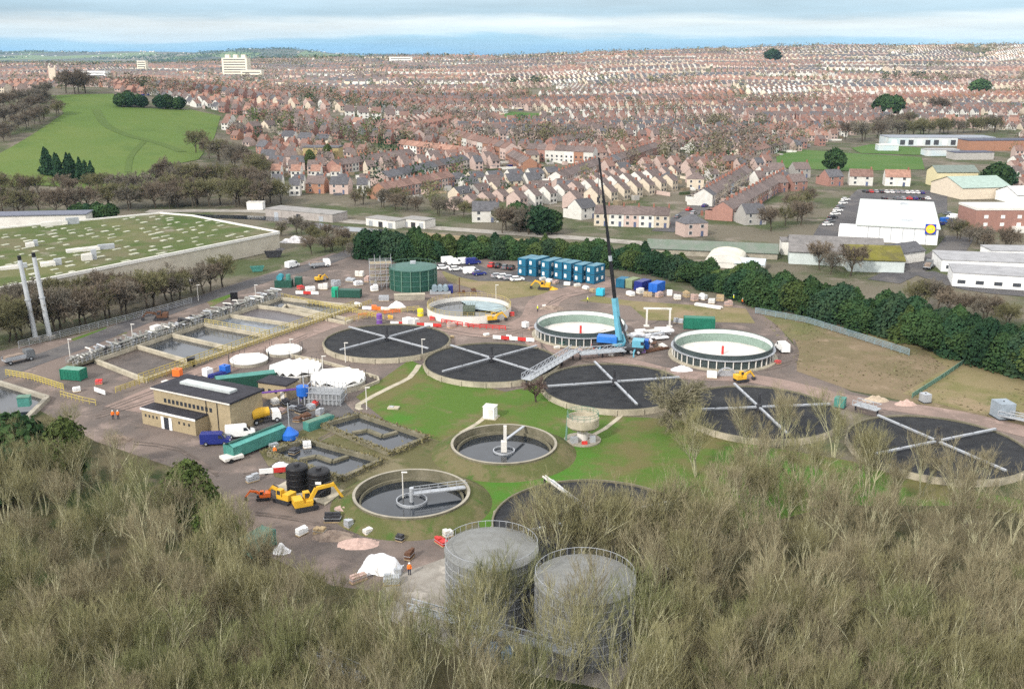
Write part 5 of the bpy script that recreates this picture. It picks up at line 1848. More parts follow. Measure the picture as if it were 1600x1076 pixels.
# school, hall, yellow house
a = atT(1388, 228)
sch = mat('school_panel', (.45, .55, .6), col2=(.6, .6, .58), scale=.15)
t = slab_building('school', 'long low school with pale blue panels beside the playing field', 'school', a, R(-2), 78, 22, 6, sch, mat('school_roof', (.25, .27, .31), var=.15, scale=.2), .5)
for k in range(12):
    MB().box(4 + k * 6.2, -.06, 1.2, 3.6, .12, 3.6).build('window', win_m if k % 3 else white_paint, t)
a = atT(1512, 236)
slab_building('school_wing', 'dark right wing of the school with orange brick end', 'school', a, R(3), 50, 16, 7, W_['orange brick'], mat('school_dark_roof', (.08, .085, .12), var=.15), .6)
a = atT(1462, 292)
slab_building('school_block', 'low white roofed school block in front of the long school', 'school', atT(1448, 244), R(2), 22, 10, 4, sch, MATS['pale_flat_roof'], .4)
slab_building('school_block', 'small pale school block with blue side at the field corner', 'school', atT(1372, 236), R(-4), 14, 8, 4, sch, offwhite, .4)
slab_building('school_block', 'dark roofed school block right of the low white roofed one', 'school', atT(1492, 250), R(4), 26, 12, 4.5, W_['grey'], MATS['school_dark_roof'], .4)
gable_building('yellow_house', 'pale yellow block with grey roof below the school lawn', 'house', a, R(3), 22, 12, 8, 11, wall_mat('yellow_render', (.62, .55, .34), (.56, .5, .32)), mat('grey_green_tiles', (.16, .19, .17), var=.15))
a = atT(1502, 312)
gable_building('beige_hall', 'beige hall with pale green gabled roof near the right edge', 'hall', a, R(10), 26, 26, 6, 10, W_['cream'], mat('pale_green_roof', (.3, .38, .34), var=.12))
a = atT(1588, 320)
gable_building('white_hall', 'white gabled hall cut off by the right edge', 'hall', a, R(5), 24, 18, 5, 8, white_paint, mat('white_hall_roof', (.5, .5, .5)))
# pale brick block and long roofs, left of centre
a = atT(474, 252)
slab_building('yellow_block', 'yellow brick block with slate roof between two round evergreens', 'building', a, R(-4), 22, 12, 8, wall_mat('yellow_brick', (.42, .33, .16), (.36, .28, .14)), R_['dark slate'], .7)
a = atT(282, 300)
gable_building('white_farm_shed', 'white low shed among the leafless trees below the pasture', 'shed', a, R(6), 24, 8, 3, 5, white_paint, asb)
a = atT(386, 328)
slab_building('white_cabin', 'small white cabin with blue side by the riverside road', 'cabin', a, R(0), 7, 5, 3, white_paint, offwhite)
# riverside low sheds
for lb, p, q, dd, h in [('long grey low shed along the riverside road, left end', (415, 338), (520, 348), 10, 3.2), ('white garage row behind the dark hedge, left part', (572, 352), (618, 358), 7, 3), ('white garage row behind the dark hedge, right part', (628, 354), (664, 358), 7, 3.2)]:
    a, b = Vector(atT(*p)), Vector(atT(*q))
    t = slab_building('low_shed', lb, 'shed', (a.x, a.y), ang(a, b), (b - a).length, dd, h, offwhite if 'white' in lb else mat('grey_shed_wall', (.33, .3, .28)), mat('grey_shed_roof', (.25, .24, .23), var=.2, scale=.3), .3)
    for k in range(3):
        MB().box((b - a).length * (k + .5) / 3, -.05, .4, 2.2, .1, 2.2).build('door', dark_steel if k == 1 else galv, t)
# tall hospital block, church tower, far white blocks
def far_block(label, px, w, d, h, m, tower=False, name='tower_block', cat='tower block', rz=0):
    a = atT(*px)
    z = hz(*a) - 2
    t = thing(name, label, cat, (*a, z), rz)
    MB().box(0, 0, 0, w, d, h + 2).build('wall', m, t)
    MB().box(0, 0, h + 2, w + .6, d + .6, .8).build('roof', offwhite, t)
    mm = MB()
    nf = max(2, int(h / 4))
    for k in range(nf):
        mm.box(0, -d / 2 - .1, 3 + k * h / nf, w * .86, .2, 1.4)
    mm.build('window_band', win_m, t)
    if tower:
        for x in (-w * .32, 0, w * .32):
            MB().box(x, 0, h + 2.8, w * .16, d * .4, 5).build('rooftop_unit', m, t)
    return t
cream_blk = wall_mat('cream_block', (.66, .6, .48), (.58, .53, .43))
far_block('big pale hospital block standing above the far town on the left', (371, 122), 42, 26, 32, cream_blk, True)
far_block('smaller pale wing at the right foot of the hospital block', (395, 124), 34, 18, 14, cream_blk, name='hospital_wing', cat='hospital')
far_block('pale round-topped block on the far left skyline of the town', (224, 113), 16, 14, 20, cream_blk, name='far_block', cat='building')
far_block('white slab on the middle skyline of the far town', (627, 100), 50, 20, 14, wall_mat('white_block', (.75, .72, .66), (.7, .67, .6)), name='far_block', cat='building')
far_block('long white store roof at the far left edge of the town', (18, 138), 60, 30, 8, white_paint, name='far_store', cat='building')
far_block('white flat building left of the wooded garden, far left', (150, 124), 40, 22, 12, white_paint, name='far_store', cat='building')
a = atT(84, 132)
t = thing('church', 'church with square stone tower at the far left of the town', 'church', (*a, hz(*a) - 1), .3)
MB().box(0, 0, 0, 9, 9, 24).build('tower', W_['cream'], t)
sp = MB()
for x in (-4, 4):
    for y in (-4, 4):
        sp.lathe([(.9, 24), (0, 29)], 6, x=x, y=y)
sp.build('pinnacle', W_['cream'], t)
MB().box(14, 0, 0, 22, 11, 9).build('nave', W_['cream'], t)
MB().poly([(4, -6, 9), (26, -6, 9), (26, 0, 14), (4, 0, 14)]).poly([(26, 6, 9), (4, 6, 9), (4, 0, 14), (26, 0, 14)]).build('roof', R_['brown'], t)

# ------------------------------------------------------------------ the rest of the town: more houses than one could count
def proj(x, y, z):
    dz = z - CAMH
    dp = y * math.cos(PITCH) - dz * math.sin(PITCH)
    up = y * math.sin(PITCH) + dz * math.cos(PITCH)
    return 800 + FPX * x / dp, 538 - FPX * up / dp
TOWN = [(-60, 150), (-60, 100), (1700, 40), (1700, 300), (1585, 300), (1575, 205), (1440, 200), (1400, 180), (1340, 210), (1205, 250), (1190, 300), (1150, 340), (1060, 352), (930, 348), (800, 338), (700, 330), (600, 318), (430, 302), (415, 245), (350, 205), (352, 178), (240, 152), (180, 142), (80, 142)]
HOLES = [[(775, 182), (800, 172), (850, 175), (848, 192), (790, 195)], [(460, 262), (500, 262), (500, 238), (460, 238)], [(1380, 245), (1600, 245), (1600, 205), (1380, 205)], [(1030, 365), (1075, 338), (1165, 280), (1205, 258), (1170, 274), (1080, 330)]]
cell = {}
for x, y in H_LOC:
    cell.setdefault((int(x // 16), int(y // 16)), []).append((x, y))
def near_house(x, y, dd):
    cx, cy = int(x // 16), int(y // 16)
    for i in (-1, 0, 1):
        for j in (-1, 0, 1):
            for a, b in cell.get((cx + i, cy + j), ()):
                if abs(a - x) < dd and abs(b - y) < dd:
                    return True
    return False
r_ = random.Random(99)
dh = MB()
wm = ['pink brick', 'red brick', 'white', 'cream', 'orange brick', 'grey']
rmn = ['brown', 'rusty red', 'dark slate', 'terracotta']
mats_h = [W_[k] for k in wm] + [R_[k] for k in rmn] + [win_m, chim_m]
TOWN_SPOTS = []
FREE = []
def add_house(x, y, th, w, d, he, hr, wi, ri, far):
    z = hz(x, y) - .8
    c, s = math.cos(th), math.sin(th)
    T = lambda a, b, zz: (x + a * c - b * s, y + a * s + b * c, z + zz)
    W2, D2 = w / 2, d / 2
    he += .8
    hr += .8
    v = [T(-W2, -D2, 0), T(W2, -D2, 0), T(W2, D2, 0), T(-W2, D2, 0), T(-W2, -D2, he), T(W2, -D2, he), T(W2, D2, he), T(-W2, D2, he), T(-W2, 0, hr), T(W2, 0, hr)]
    dh.grid(v, [(0, 1, 5, 4), (1, 2, 6, 9, 5), (2, 3, 7, 6), (3, 0, 4, 8, 7)], wi)
    o = .35
    q = [T(-W2 - .1, -D2 - o, he - .25), T(W2 + .1, -D2 - o, he - .25), T(W2 + .1, 0, hr + .1), T(-W2 - .1, 0, hr + .1), T(-W2 - .1, D2 + o, he - .25), T(W2 + .1, D2 + o, he - .25)]
    dh.grid(q, [(0, 1, 2, 3), (5, 4, 3, 2)], 6 + ri)
    if not far:
        for a in (-W2 * .5, W2 * .5):
            for zz in (1.7, 4.1):
                if zz < he - 1.2:
                    dh.poly([T(a - .6, -D2 - .06, zz), T(a + .6, -D2 - .06, zz), T(a + .6, -D2 - .06, zz + 1.2), T(a - .6, -D2 - .06, zz + 1.2)], 10)
    if y < 1500:
        dh.box(x + W2 * .85 * c, y + W2 * .85 * s, z + hr - .6, .9, .9, 1.7, th, 11)
y0 = 440
nh = 0
while y0 < 2560:
    bh, bw = r_.uniform(36, 42) if y0 < 900 else r_.uniform(42, 52), 130
    x0 = -.60 * y0 - 60
    while x0 < .60 * y0 + 80:
        bw = r_.uniform(90, 240)
        cxb, cyb = x0 + bw / 2, y0 + bh / 2 + r_.gauss(0, 8 if y0 > 800 else 4)
        big = math.sin(cxb * .006 + 1.3) + math.sin(cyb * .005 + cxb * .002)
        th = R(16) + .22 * big if cxb > -60 else R(-16) + .2 * big
        th += r_.gauss(0, .13)
        if r_.random() < .10:
            th += R(80)
            bw = min(bw, 110)
        style = r_.random()
        bwl = r_.choice([[0, 0, 1], [0, 0, 1], [0, 0, 3], [2, 3, 0], [1, 0, 4], [0, 2, 2], [3, 0, 2, 2]] if y0 < 1350 else [[0, 3, 2], [3, 3, 2], [2, 2, 3], [0, 0, 3], [3, 0, 5]])
        brf = r_.choice([[0, 0, 2], [0, 1], [1, 1, 3], [1, 0, 3], [2, 0]])
        det = style < (.12 if y0 < 1300 else .3)
        w, d = (8.5, 7.5) if det else (5.2, 8.0)
        he, hr = (5.0, 7.8) if r_.random() < .8 else (2.8, 5.6)
        for rr in (-1, 1):
            wmain, rmain, he0, hr0 = r_.choice(bwl), r_.choice(brf), he + r_.uniform(-.3, .3), hr + r_.uniform(-.3, .4)
            n = int(bw / (w + (3 if det else .05)))
            for i in range(n):
                if r_.random() < .04:
                    continue
                u = (i + .5) / n * bw - bw / 2
                v = rr * bh * .25
                x = cxb + u * math.cos(th) - v * math.sin(th) + (r_.gauss(0, .6) if det else 0)
                y = cyb + u * math.sin(th) + v * math.cos(th) + (r_.gauss(0, .6) if det else 0)
                if y < 446:
                    continue
                z = hz(x, y)
                px, py = proj(x, y, z)
                if not (-80 < px < 1680) or not inside((px, py), TOWN) or any(inside((px, py), h) for h in HOLES):
                    continue
                if near_house(x, y, 8.2 if y < 1000 else 6):
                    continue
                add_house(x, y, th, w, d, he0, hr0 + r_.uniform(-.06, .06), wmain if r_.random() < (.3 if det else .72) else r_.choice(bwl), rmain if r_.random() < (.4 if det else .86) else r_.choice(brf), y > 1150)
                nh += 1
                cell.setdefault((int(x // 16), int(y // 16)), []).append((x, y))
        for k in range(int(bw / 8)):
            x, y = cxb + r_.uniform(-.5, .5) * bw, cyb + r_.uniform(-.5, .5) * bh
            px, py = proj(x, y, hz(x, y))
            if -60 < px < 1660 and inside((px, py), TOWN) and not any(inside((px, py), h) for h in HOLES[:1]) and y > 455:
                FREE.append((x, y))
        x0 += bw + 8
    y0 += bh + 4
print('distant houses', nh)
o = dh.build('distant_houses', mats_h)
tag(o, 'mass of brick and rendered houses covering the rising town beyond the nearer terraces', 'houses', None, 'stuff')

# sheds, walls and hedges of the back gardens
gc = MB()
r_ = random.Random(13)
for (i, j), lst in sorted(cell.items()):
    for x, y in lst:
        if y > 1250:
            continue
        for k in range(3 if y < 800 else 2):
            a = r_.uniform(0, 6.28)
            d = r_.uniform(7, 17)
            gx, gy = x + d * math.cos(a), y + d * math.sin(a)
            if near_house(gx, gy, 6.5) or gy < 452 or any(inside(proj(gx, gy, hz(gx, gy)), h) for h in HOLES):
                continue
            px, py = proj(gx, gy, hz(gx, gy))
            if not inside((px, py), TOWN):
                continue
            q = r_.random()
            th = R(22) + r_.choice((0, 1.57)) + r_.gauss(0, .2)
            z = hz(gx, gy) - .4
            if q < .35:
                gc.box(gx, gy, z, r_.uniform(2, 4), r_.uniform(2, 3), r_.uniform(2.2, 3), th, r_.choice((0, 1, 1, 2, 3)), r_.choice((3, 4)))
            elif q < .7:
                gc.box(gx, gy, z, r_.uniform(6, 14), .3, r_.uniform(1.6, 2.3), th, r_.choice((2, 3, 3, 0, 5)))
            elif q < .85:
                gc.box(gx, gy, z, r_.uniform(4, 10), 1.2, r_.uniform(1.6, 2.6), th, 6)
            else:
                gc.box(gx, gy, z, 4.2, 1.8, 1.5, th, r_.choice((0, 1, 4, 7, 0)))
tag(gc.build('garden_clutter', [W_['white'], W_['grey'], W_['pink brick'], MATS['beige_fence'] if 'beige_fence' in MATS else mat('beige_fence', (.24, .19, .13), var=.3), R_['dark slate'], W_['cream'], mat('hedge_green', (.05, .07, .028), var=.35, scale=1), navy]),
    'sheds, garden walls, hedges and parked cars packed between the town houses', 'garden clutter', None, 'stuff')

# specks of farms and villages out on the plain
fv = MB()
r_ = random.Random(31)
for k in range(420):
    y = r_.uniform(3300, 9500)
    x = -r_.uniform(.16, .56) * y
    if math.sin(x * .004) + math.sin(y * .003 + 2) < .1 and y < 8600:
        continue
    z = hz(x, y)
    w = r_.uniform(8, 22)
    fv.box(x, y, z - 1, w, 9, r_.uniform(6, 9), r_.random() * 3, r_.choice((0, 0, 1)), 2)
tag(fv.build('far_villages', [W_['white'], W_['cream'], R_['rusty red']]), 'pale specks of villages and farms on the far blue plain', 'houses', None, 'stuff')
# ------------------------------------------------------------------ trees
def bark(name, c, c2, sc=1.5):
    return mat(name, c, col2=c2, rough=.95, spec=.1, scale=sc, objvar=.16)
M_bark = bark('olive_bark', (.46, .44, .30), (.33, .32, .20))
M_twig = [bark('olive_twig', (.265, .245, .135), (.17, .16, .08), .35), bark('straw_twig', (.285, .25, .16), (.195, .17, .105), .35), bark('green_twig', (.21, .215, .105), (.14, .15, .065), .35)]
M_btwig = [bark('brown_twig', (.19, .155, .115), (.13, .105, .08), .2), bark('grey_brown_twig', (.21, .185, .15), (.145, .13, .10), .2), bark('mossy_twig', (.18, .17, .09), (.12, .115, .06), .2)]
M_dbark = bark('dark_bark', (.09, .075, .055), (.055, .045, .035))
M_con = [mat('conifer_green', (.022, .055, .022), col2=(.05, .085, .028), rough=.9, spec=.12, scale=.35, objvar=.2), mat('yew_green', (.014, .042, .022), col2=(.03, .062, .026), rough=.9, spec=.12, scale=.4, objvar=.2), mat('ivy_green', (.05, .08, .02), col2=(.085, .105, .035), rough=.9, spec=.12, scale=.4, objvar=.15)]

def ribbon(mb, p, q, w0, w1, r, m=0):
    d = q - p
    a = d.cross(Vector((r.gauss(0, 1), r.gauss(0, 1), r.gauss(0, 1))))
    if a.length < 1e-6:
        return
    a.normalize()
    n = len(mb.v)
    mb.v += [tuple(p - a * w0 / 2), tuple(p + a * w0 / 2), tuple(q + a * w1 / 2), tuple(q - a * w1 / 2)]
    mb.f.append((n, n + 1, n + 2, n + 3))
    mb.m.append(m)

def tilt(d, ang_, r):
    a = d.cross(Vector((r.gauss(0, 1), r.gauss(0, 1), r.gauss(0, 1)))).normalized()
    return (Matrix.Rotation(ang_, 3, a) @ d).normalized()

def bare_tree_meshes(seed, h, trunk_h, counts, angs, lens, tw, up=.25, stems=1, trunk_r=.2, sides=5, barklev=1, twm=M_twig[0], barkm=M_bark):
    r = random.Random(seed)
    tr, cr = MB(), MB()
    U = Vector((0, 0, 1))
    def grow(p, d, L_, rad, lev):
        n = 3 if lev < 2 else 2
        pts = [p]
        dd = d.copy()
        for i in range(n):
            dd = (dd + U * up * .4 + Vector((r.gauss(0, .09), r.gauss(0, .09), r.gauss(0, .06)))).normalized()
            pts.append(pts[-1] + dd * L_ / n)
        for i in range(n):
            r0, r1 = rad * (1 - i / n * .6), rad * (1 - (i + 1) / n * .6)
            if lev <= 1:
                tr.tube(pts[i], pts[i + 1], r0, r1, n=sides if lev == 0 else 4, cap=False)
            elif lev <= barklev:
                ribbon(tr, pts[i], pts[i + 1], max(tw * 1.6, r0 * 2), max(tw, r1 * 2), r)
            else:
                ribbon(cr, pts[i], pts[i + 1], max(tw, r0 * 2), max(tw * .6, r1 * 2), r)
        if lev >= len(counts):
            return
        for k in range(counts[lev]):
            u = r.uniform(.22 if lev else .3, 1.0)
            i = min(n - 1, int(u * n))
            q = pts[i].lerp(pts[i + 1], u * n - i)
            nd = (pts[i + 1] - pts[i]).normalized()
            nd = tilt(nd, angs[lev] * r.uniform(.6, 1.25), r)
            nd = (nd + U * up).normalized()
            grow(q, nd, L_ * lens[lev] * r.uniform(.7, 1.2) * (1.15 - .4 * u), rad * .45, lev + 1)
    for s in range(stems):
        a = r.uniform(0, 6.28)
        d0 = Vector((math.cos(a) * .22, math.sin(a) * .22, 1)).normalized() if stems > 1 else Vector((r.gauss(0, .04), r.gauss(0, .04), 1)).normalized()
        grow(Vector((math.cos(a) * .5 * (stems > 1), math.sin(a) * .5 * (stems > 1), -.2)), d0, trunk_h * r.uniform(.85, 1.1), trunk_r, 0)
    zmax = max(v[2] for v in cr.v)
    k = h / zmax
    for b in (tr, cr):
        b.v = [(x * k, y * k, z * k) for x, y, z in b.v]
    return tr.mesh('trunk', barkm), cr.mesh('crown', twm)

def leafy_meshes(seed, h, rx, n, size, m, shape='cone', barkm=M_dbark):
    r = random.Random(seed)
    cr = MB()
    lobes = [(r.uniform(0, 6.28), r.uniform(.1, .95), r.uniform(.75, 1.25)) for _ in range(14)]
    for i in range(n):
        v = r.random()
        if shape == 'cone':
            z = .04 + .96 * v ** .85
            rad = (1 - z) ** .7 * (1 - .15 * math.sin(z * 17 + seed))
        elif shape == 'hedge':
            z = .02 + .98 * v
            rad = (1 - z ** 3.2) ** .6 * 1.0
        else:
            z = .12 + .88 * v
            rad = math.sqrt(max(0, 1 - (2 * (z - .12) / .88 - .95) ** 2)) * 1.0
        a = r.uniform(0, 6.28)
        bump = 1.0
        for la, lz, lk in lobes:
            da = abs((a - la + math.pi) % (2 * math.pi) - math.pi)
            if da < .6 and abs(z - lz) < .18:
                bump = max(bump * .9, lk)
        rr = rx * rad * bump * (r.random() ** .28)
        c = Vector((rr * math.cos(a), rr * math.sin(a), z * h * (1 + .03 * r.gauss(0, 1))))
        s = size * r.uniform(.5, 1.2)
        nrm = Vector((math.cos(a), math.sin(a), .5)) + Vector((r.gauss(0, .6), r.gauss(0, .6), r.gauss(0, .5)))
        nrm.normalize()
        t1 = nrm.cross(Vector((r.gauss(0, 1), r.gauss(0, 1), r.gauss(0, 1)))).normalized()
        t2 = nrm.cross(t1)
        k = 5
        ph = r.random() * 6
        cr.poly([c + (t1 * math.cos(ph + j * 6.283 / k) + t2 * math.sin(ph + j * 6.283 / k)) * s * r.uniform(.45, 1.0) + nrm * r.gauss(0, s * .25) for j in range(k)])
    tr = MB().tube((0, 0, -.3), (0, 0, h * .75), .03 * h, .01 * h, n=6)
    return tr.mesh('trunk', barkm), cr.mesh('crown', m)

def plant(name, meshes, label, loc, rz, sc, group, cat='tree', crown_mat=None):
    tm, cm = meshes
    t = thing(name, label, cat, loc, rz, group)
    t.scale = (sc, sc, sc) if not isinstance(sc, tuple) else sc
    for nm, me in (('trunk', tm), ('crown', cm)):
        o = bpy.data.objects.new(nm, me)
        COL.objects.link(o)
        o.parent = t
        if nm == 'crown' and crown_mat:
            o.material_slots[0].link = 'OBJECT'
            o.material_slots[0].material = crown_mat
    return t

# kinds
WIL = [bare_tree_meshes(100 + i, 13.5, 9.5, (7, 6, 6, 4), (.42, .5, .48, .36), (.72, .64, .6, .8), .028, .2, stems=3 if i % 2 else 4, trunk_r=.19, barklev=2, twm=M_twig[i % 3]) for i in range(6)]
WILT = [bare_tree_meshes(140 + i, 13.5, 9.5, (6, 5, 5, 3), (.42, .5, .48, .36), (.7, .62, .6, .8), .028, .2, stems=3, barklev=2, trunk_r=.11, twm=M_twig[(i + 1) % 3]) for i in range(3)]
MID = [bare_tree_meshes(200 + i, 12, 6.0, (11, 8, 7, 6), (.85, .75, .7, .65), (.85, .66, .58, .55), .085, .05, trunk_r=.28, twm=M_btwig[i % 3], barkm=M_dbark) for i in range(4)]
ROUND = bare_tree_meshes(300, 10.5, 4.4, (11, 8, 8, 8), (.95, .8, .7, .65), (.85, .66, .58, .55), .05, .02, trunk_r=.3, twm=bark('grey_green_twig', (.2, .185, .12), (.13, .12, .08), .3), barkm=bark('grey_bark', (.22, .2, .17), (.15, .135, .115)))
SMALLT = bare_tree_meshes(310, 5.5, 2.6, (8, 6, 6, 4), (.8, .7, .65, .6), (.75, .62, .55, .5), .05, .1, trunk_r=.13, twm=bark('purple_brown_twig', (.17, .12, .105), (.12, .085, .075)), barkm=M_dbark)
HED = [leafy_meshes(400 + i, 9, 3.4 + .3 * i, 2200, .45, M_con[0], ('hedge', 'cone', 'hedge', 'round', 'hedge')[i]) for i in range(5)]
CON = [leafy_meshes(420 + i, 10, 3.0, 900, .6, M_con[1], 'cone') for i in range(3)]
EVG = [leafy_meshes(440 + i, 9, 4.6, 1300, .75, M_con[i % 2], 'round') for i in range(3)]
IVY = [leafy_meshes(460 + i, 12, 3.8, 2600, .42, M_con[2], 'round') for i in range(2)]

ft = random.Random(8)
# foreground thicket: where its outline runs in the photograph
TOPS = [(-80, 660), (60, 640), (130, 655), (185, 720), (250, 745), (330, 735), (380, 785), (440, 825), (560, 865), (680, 880), (760, 830), (820, 755), (930, 735), (1010, 735), (1100, 690), (1200, 672), (1300, 658), (1370, 690), (1430, 730), (1500, 750), (1620, 775), (1700, 790)]
def top_at(px):
    return interp(px, TOPS)
rows_ = []
pr = 0
gname = 'leafless willows of the foreground thicket'
LAND = [(0, 90, 'by the left edge'), (90, 200, 'below the rubble bay'), (200, 330, 'below the control building'), (330, 470, 'below the teal trough'), (470, 600, 'below the yellow excavators'), (600, 720, 'below the scraper tank'), (720, 850, 'over the left mesh tank'),
        (850, 1010, 'over the nearer mesh tank'), (1010, 1150, 'right of the mesh tanks'), (1150, 1300, 'below the fourth filter bed'), (1300, 1450, 'below the fifth filter bed'), (1450, 1800, 'by the right edge')]
used = {}
tiers = ['back thicket tier', 'second thicket tier', 'third thicket tier', 'fourth thicket tier', 'fifth thicket tier', 'sixth thicket tier', 'seventh thicket tier', 'eighth thicket tier', 'ninth thicket tier', 'tenth thicket tier', 'bottom thicket tier']
for k in range(11):
    for i in range(26):
        px = -60 + i * 69 + (32 if k % 2 else 0) + ft.uniform(-20, 20)
        base_top = top_at(px) - 62 * sst(1000, 1120, px) - 26 * (1 - sst(150, 300, px))
        py = base_top + k * 46 + ft.uniform(-16, 16)
        if py > 1165:
            continue
        mid_zone = 600 < px < 1000 and py > 860
        clear = 540 < px < 700 and 790 < py < 900
        if clear and ft.random() < .6:
            continue
        if mid_zone and ft.random() < .86:
            continue
        h = ft.uniform(11, 15) if not mid_zone else ft.uniform(13, 16)
        bedfront = 740 < px < 1120 and py < 860
        if bedfront:
            h = ft.uniform(13.5, 15)
        x, y = at(px, py, h)
        while bedfront and math.hypot(x - 12, y - 131) < 15.8 and h < 19:
            h += .3
            x, y = at(px, py, h)
        if mid_zone:
            while y > 97 and h < 17.5:
                h += .3
                x, y = at(px, py, h)
            if y > 97:
                continue
        if bedfront and math.hypot(x - 12, y - 131) < 15.6:
            continue
        if y < 62:
            continue
        skip = False
        for c, rr in (((-2.5, 109.8), 7.2), ((8.3, 102.4), 7.4), (S1, 10), (S2, 10)):
            if math.hypot(x - c[0], y - c[1]) < rr:
                skip = True
        if skip:
            continue
        thin = mid_zone or 560 < px < 740
        pool = WILT if thin and ft.random() < .75 else WIL
        ms = ft.choice(pool)
        # base position on the picture
        where = [s for a, b, s in LAND if a <= max(0, px) < b][0]
        tone = ft.choice([0, 0, 1, 1, 2])
        if px > 1150 and py < 850:
            tone = ft.choice([0, 1, 1])
        tn = ('olive', 'straw coloured', 'greenish')[tone]
        key = (tn, where, tiers[k])
        used[key] = used.get(key, 0) + 1
        o_ = '' if used[key] == 1 else ', ' + ordn(used[key] - 1) + ' from left'
        plant('willow', ms, '%s leafless willow %s, %s%s' % (tn, where, tiers[k].replace('in the ', ''), o_), (x, y, 0), ft.uniform(0, 6.28), h / 14.0 if pool is WIL else h / 13.0, gname, crown_mat=M_twig[tone])
# slender trees standing right in front of the two mesh tanks
for k in range(10):
    x, y = -15 + k * 3.3 + ft.uniform(-.8, .8), ft.uniform(82, 95.5)
    if math.hypot(x - 8.3, y - 102.4) < 6.6:
        y -= 3
    h = ft.uniform(14, 18)
    plant('willow', ft.choice(WILT), '%s slender willow veiling the mesh tanks, %s from left' % (('olive', 'straw coloured', 'greenish')[k % 3], ordn(k)), (x, y, 0), ft.uniform(0, 6.28), h / 13.5, gname, crown_mat=M_twig[k % 3])
for k in range(9):
    x, y = 5.5 + k * 2.5 + ft.uniform(-.8, .8), ft.uniform(111, 115)
    y = min(y, 131 - math.sqrt(max(0, 15.9 ** 2 - (x - 12) ** 2))) if abs(x - 12) < 15.9 else y
    plant('willow', ft.choice(WIL), '%s leafless willow against the near rim of the foreground filter bed, %s from left' % (('olive', 'straw coloured')[k % 2], ordn(k)), (x, y, 0), ft.uniform(0, 6.28), ft.uniform(14, 18) / 13.5, gname, crown_mat=M_twig[k % 2])
# evergreens in the thicket
plant('evergreen_tree', EVG[0], 'dark evergreen at the left edge above the thicket', (*at(10, 660, 9), 0), 0, (1.2, 1.2, 1.1), None)
plant('evergreen_tree', EVG[1], 'dark evergreen low at the left edge, in front of its twin', (*at(-15, 715, 8), 0), 1, (1.1, 1.1, 1.0), None)
plant('ivy_tree', IVY[0], 'ivy clad green tree left of the control building', (*at(95, 650, 12), 0), 2, (.9, .9, .95), 'ivy clad trees of the thicket')
plant('ivy_tree', IVY[1], 'ivy clad green tree in front of the control building', (*at(290, 725, 10), 0), 0, (1.0, 1.0, .85), 'ivy clad trees of the thicket')
plant('ivy_tree', IVY[0], 'low ivy clad tree right of the one before the control building', (*at(335, 790, 8), 0), 4, (.8, .8, .65), 'ivy clad trees of the thicket')
# undergrowth: tangled stems between the trunks
ug = MB()
r_ = random.Random(77)
for k in range(12000):
    px = r_.uniform(-60, 1660)
    tp = top_at(px) + 95
    py = r_.uniform(tp, 1300)
    if 580 < px < 1000 and 860 < py < 1080 and r_.random() < .85:
        continue
    x, y = at(px, py, 0)
    if y < 55 or math.hypot(x - S2[0], y - S2[1]) < 9.6 or math.hypot(x - S1[0], y - S1[1]) < 9.6:
        continue
    d = Vector((r_.gauss(0, .4), r_.gauss(0, .4), 1)).normalized()
    p = Vector((x, y, 0))
    L_ = r_.uniform(1.0, 3.6)
    ribbon(ug, p, p + d * L_, .05, .02, r_)
o = ug.build('undergrowth', M_twig[0])
tag(o, 'tangle of olive stems and brambles on the floor of the foreground thicket', 'undergrowth', None, 'stuff')

plant('round_tree', ROUND, 'round leafless tree on the lawn between two filter beds', (*at(1046, 668), 0), .5, (1.05, 1.05, 1.0), None)
plant('small_tree', SMALLT, 'small purplish leafless tree at the foot of the slanting grey walkway', (*at(838, 628), 0), 0, 1.1, None)

HMAT = [M_con[0], M_con[0], M_con[1], mat('olive_conifer', (.045, .075, .025), col2=(.075, .105, .03), rough=.9, spec=.12, scale=.35, objvar=.2), mat('bluish_conifer', (.02, .05, .03), col2=(.045, .075, .035), rough=.9, spec=.12, scale=.35, objvar=.2)]
# dark hedge of conifers: three ranks along its line
HL = [(566, 404), (640, 412), (720, 404), (800, 406), (880, 410), (960, 420), (1040, 434), (1120, 456), (1200, 484), (1280, 500), (1360, 522), (1440, 546), (1520, 570), (1600, 594), (1700, 625)]
W0 = [Vector(at(*p)) for p in HL]
acc = [0]
for a, b in zip(W0, W0[1:]):
    acc.append(acc[-1] + (b - a).length)
n = int(acc[-1] / 4.2)
for rank in range(2):
    for i in range(n):
        s = (i + .5 * rank) / n * acc[-1]
        j = max(k for k in range(len(acc)) if acc[k] <= s)
        j = min(j, len(W0) - 2)
        q = W0[j].lerp(W0[j + 1], (s - acc[j]) / (acc[j + 1] - acc[j]))
        d = (W0[j + 1] - W0[j]).normalized()
        nrm = Vector((-d.y, d.x))
        if nrm.y < 0:
            nrm = -nrm
        q = q + nrm * (2.2 + rank * 4.0 + ft.uniform(-.7, .7))
        u = s / acc[-1]
        hh = (6.6 if u > .12 else 9) + ft.gauss(0, 1.0) + (2.4 * sst(.45, .8, u))
        if .52 < u < .56 or .74 < u < .765:
            hh *= .7
        plant('conifer', HED[ft.randrange(5)], 'dark green conifer, %s from left, %s rank of the long hedge' % (ordn(i), ('front', 'rear')[rank]), (q.x, q.y, 0), ft.uniform(0, 6.28), (ft.uniform(.8, 1.3), ft.uniform(.8, 1.3), hh / 9), 'conifers of the long hedge', crown_mat=ft.choice(HMAT))

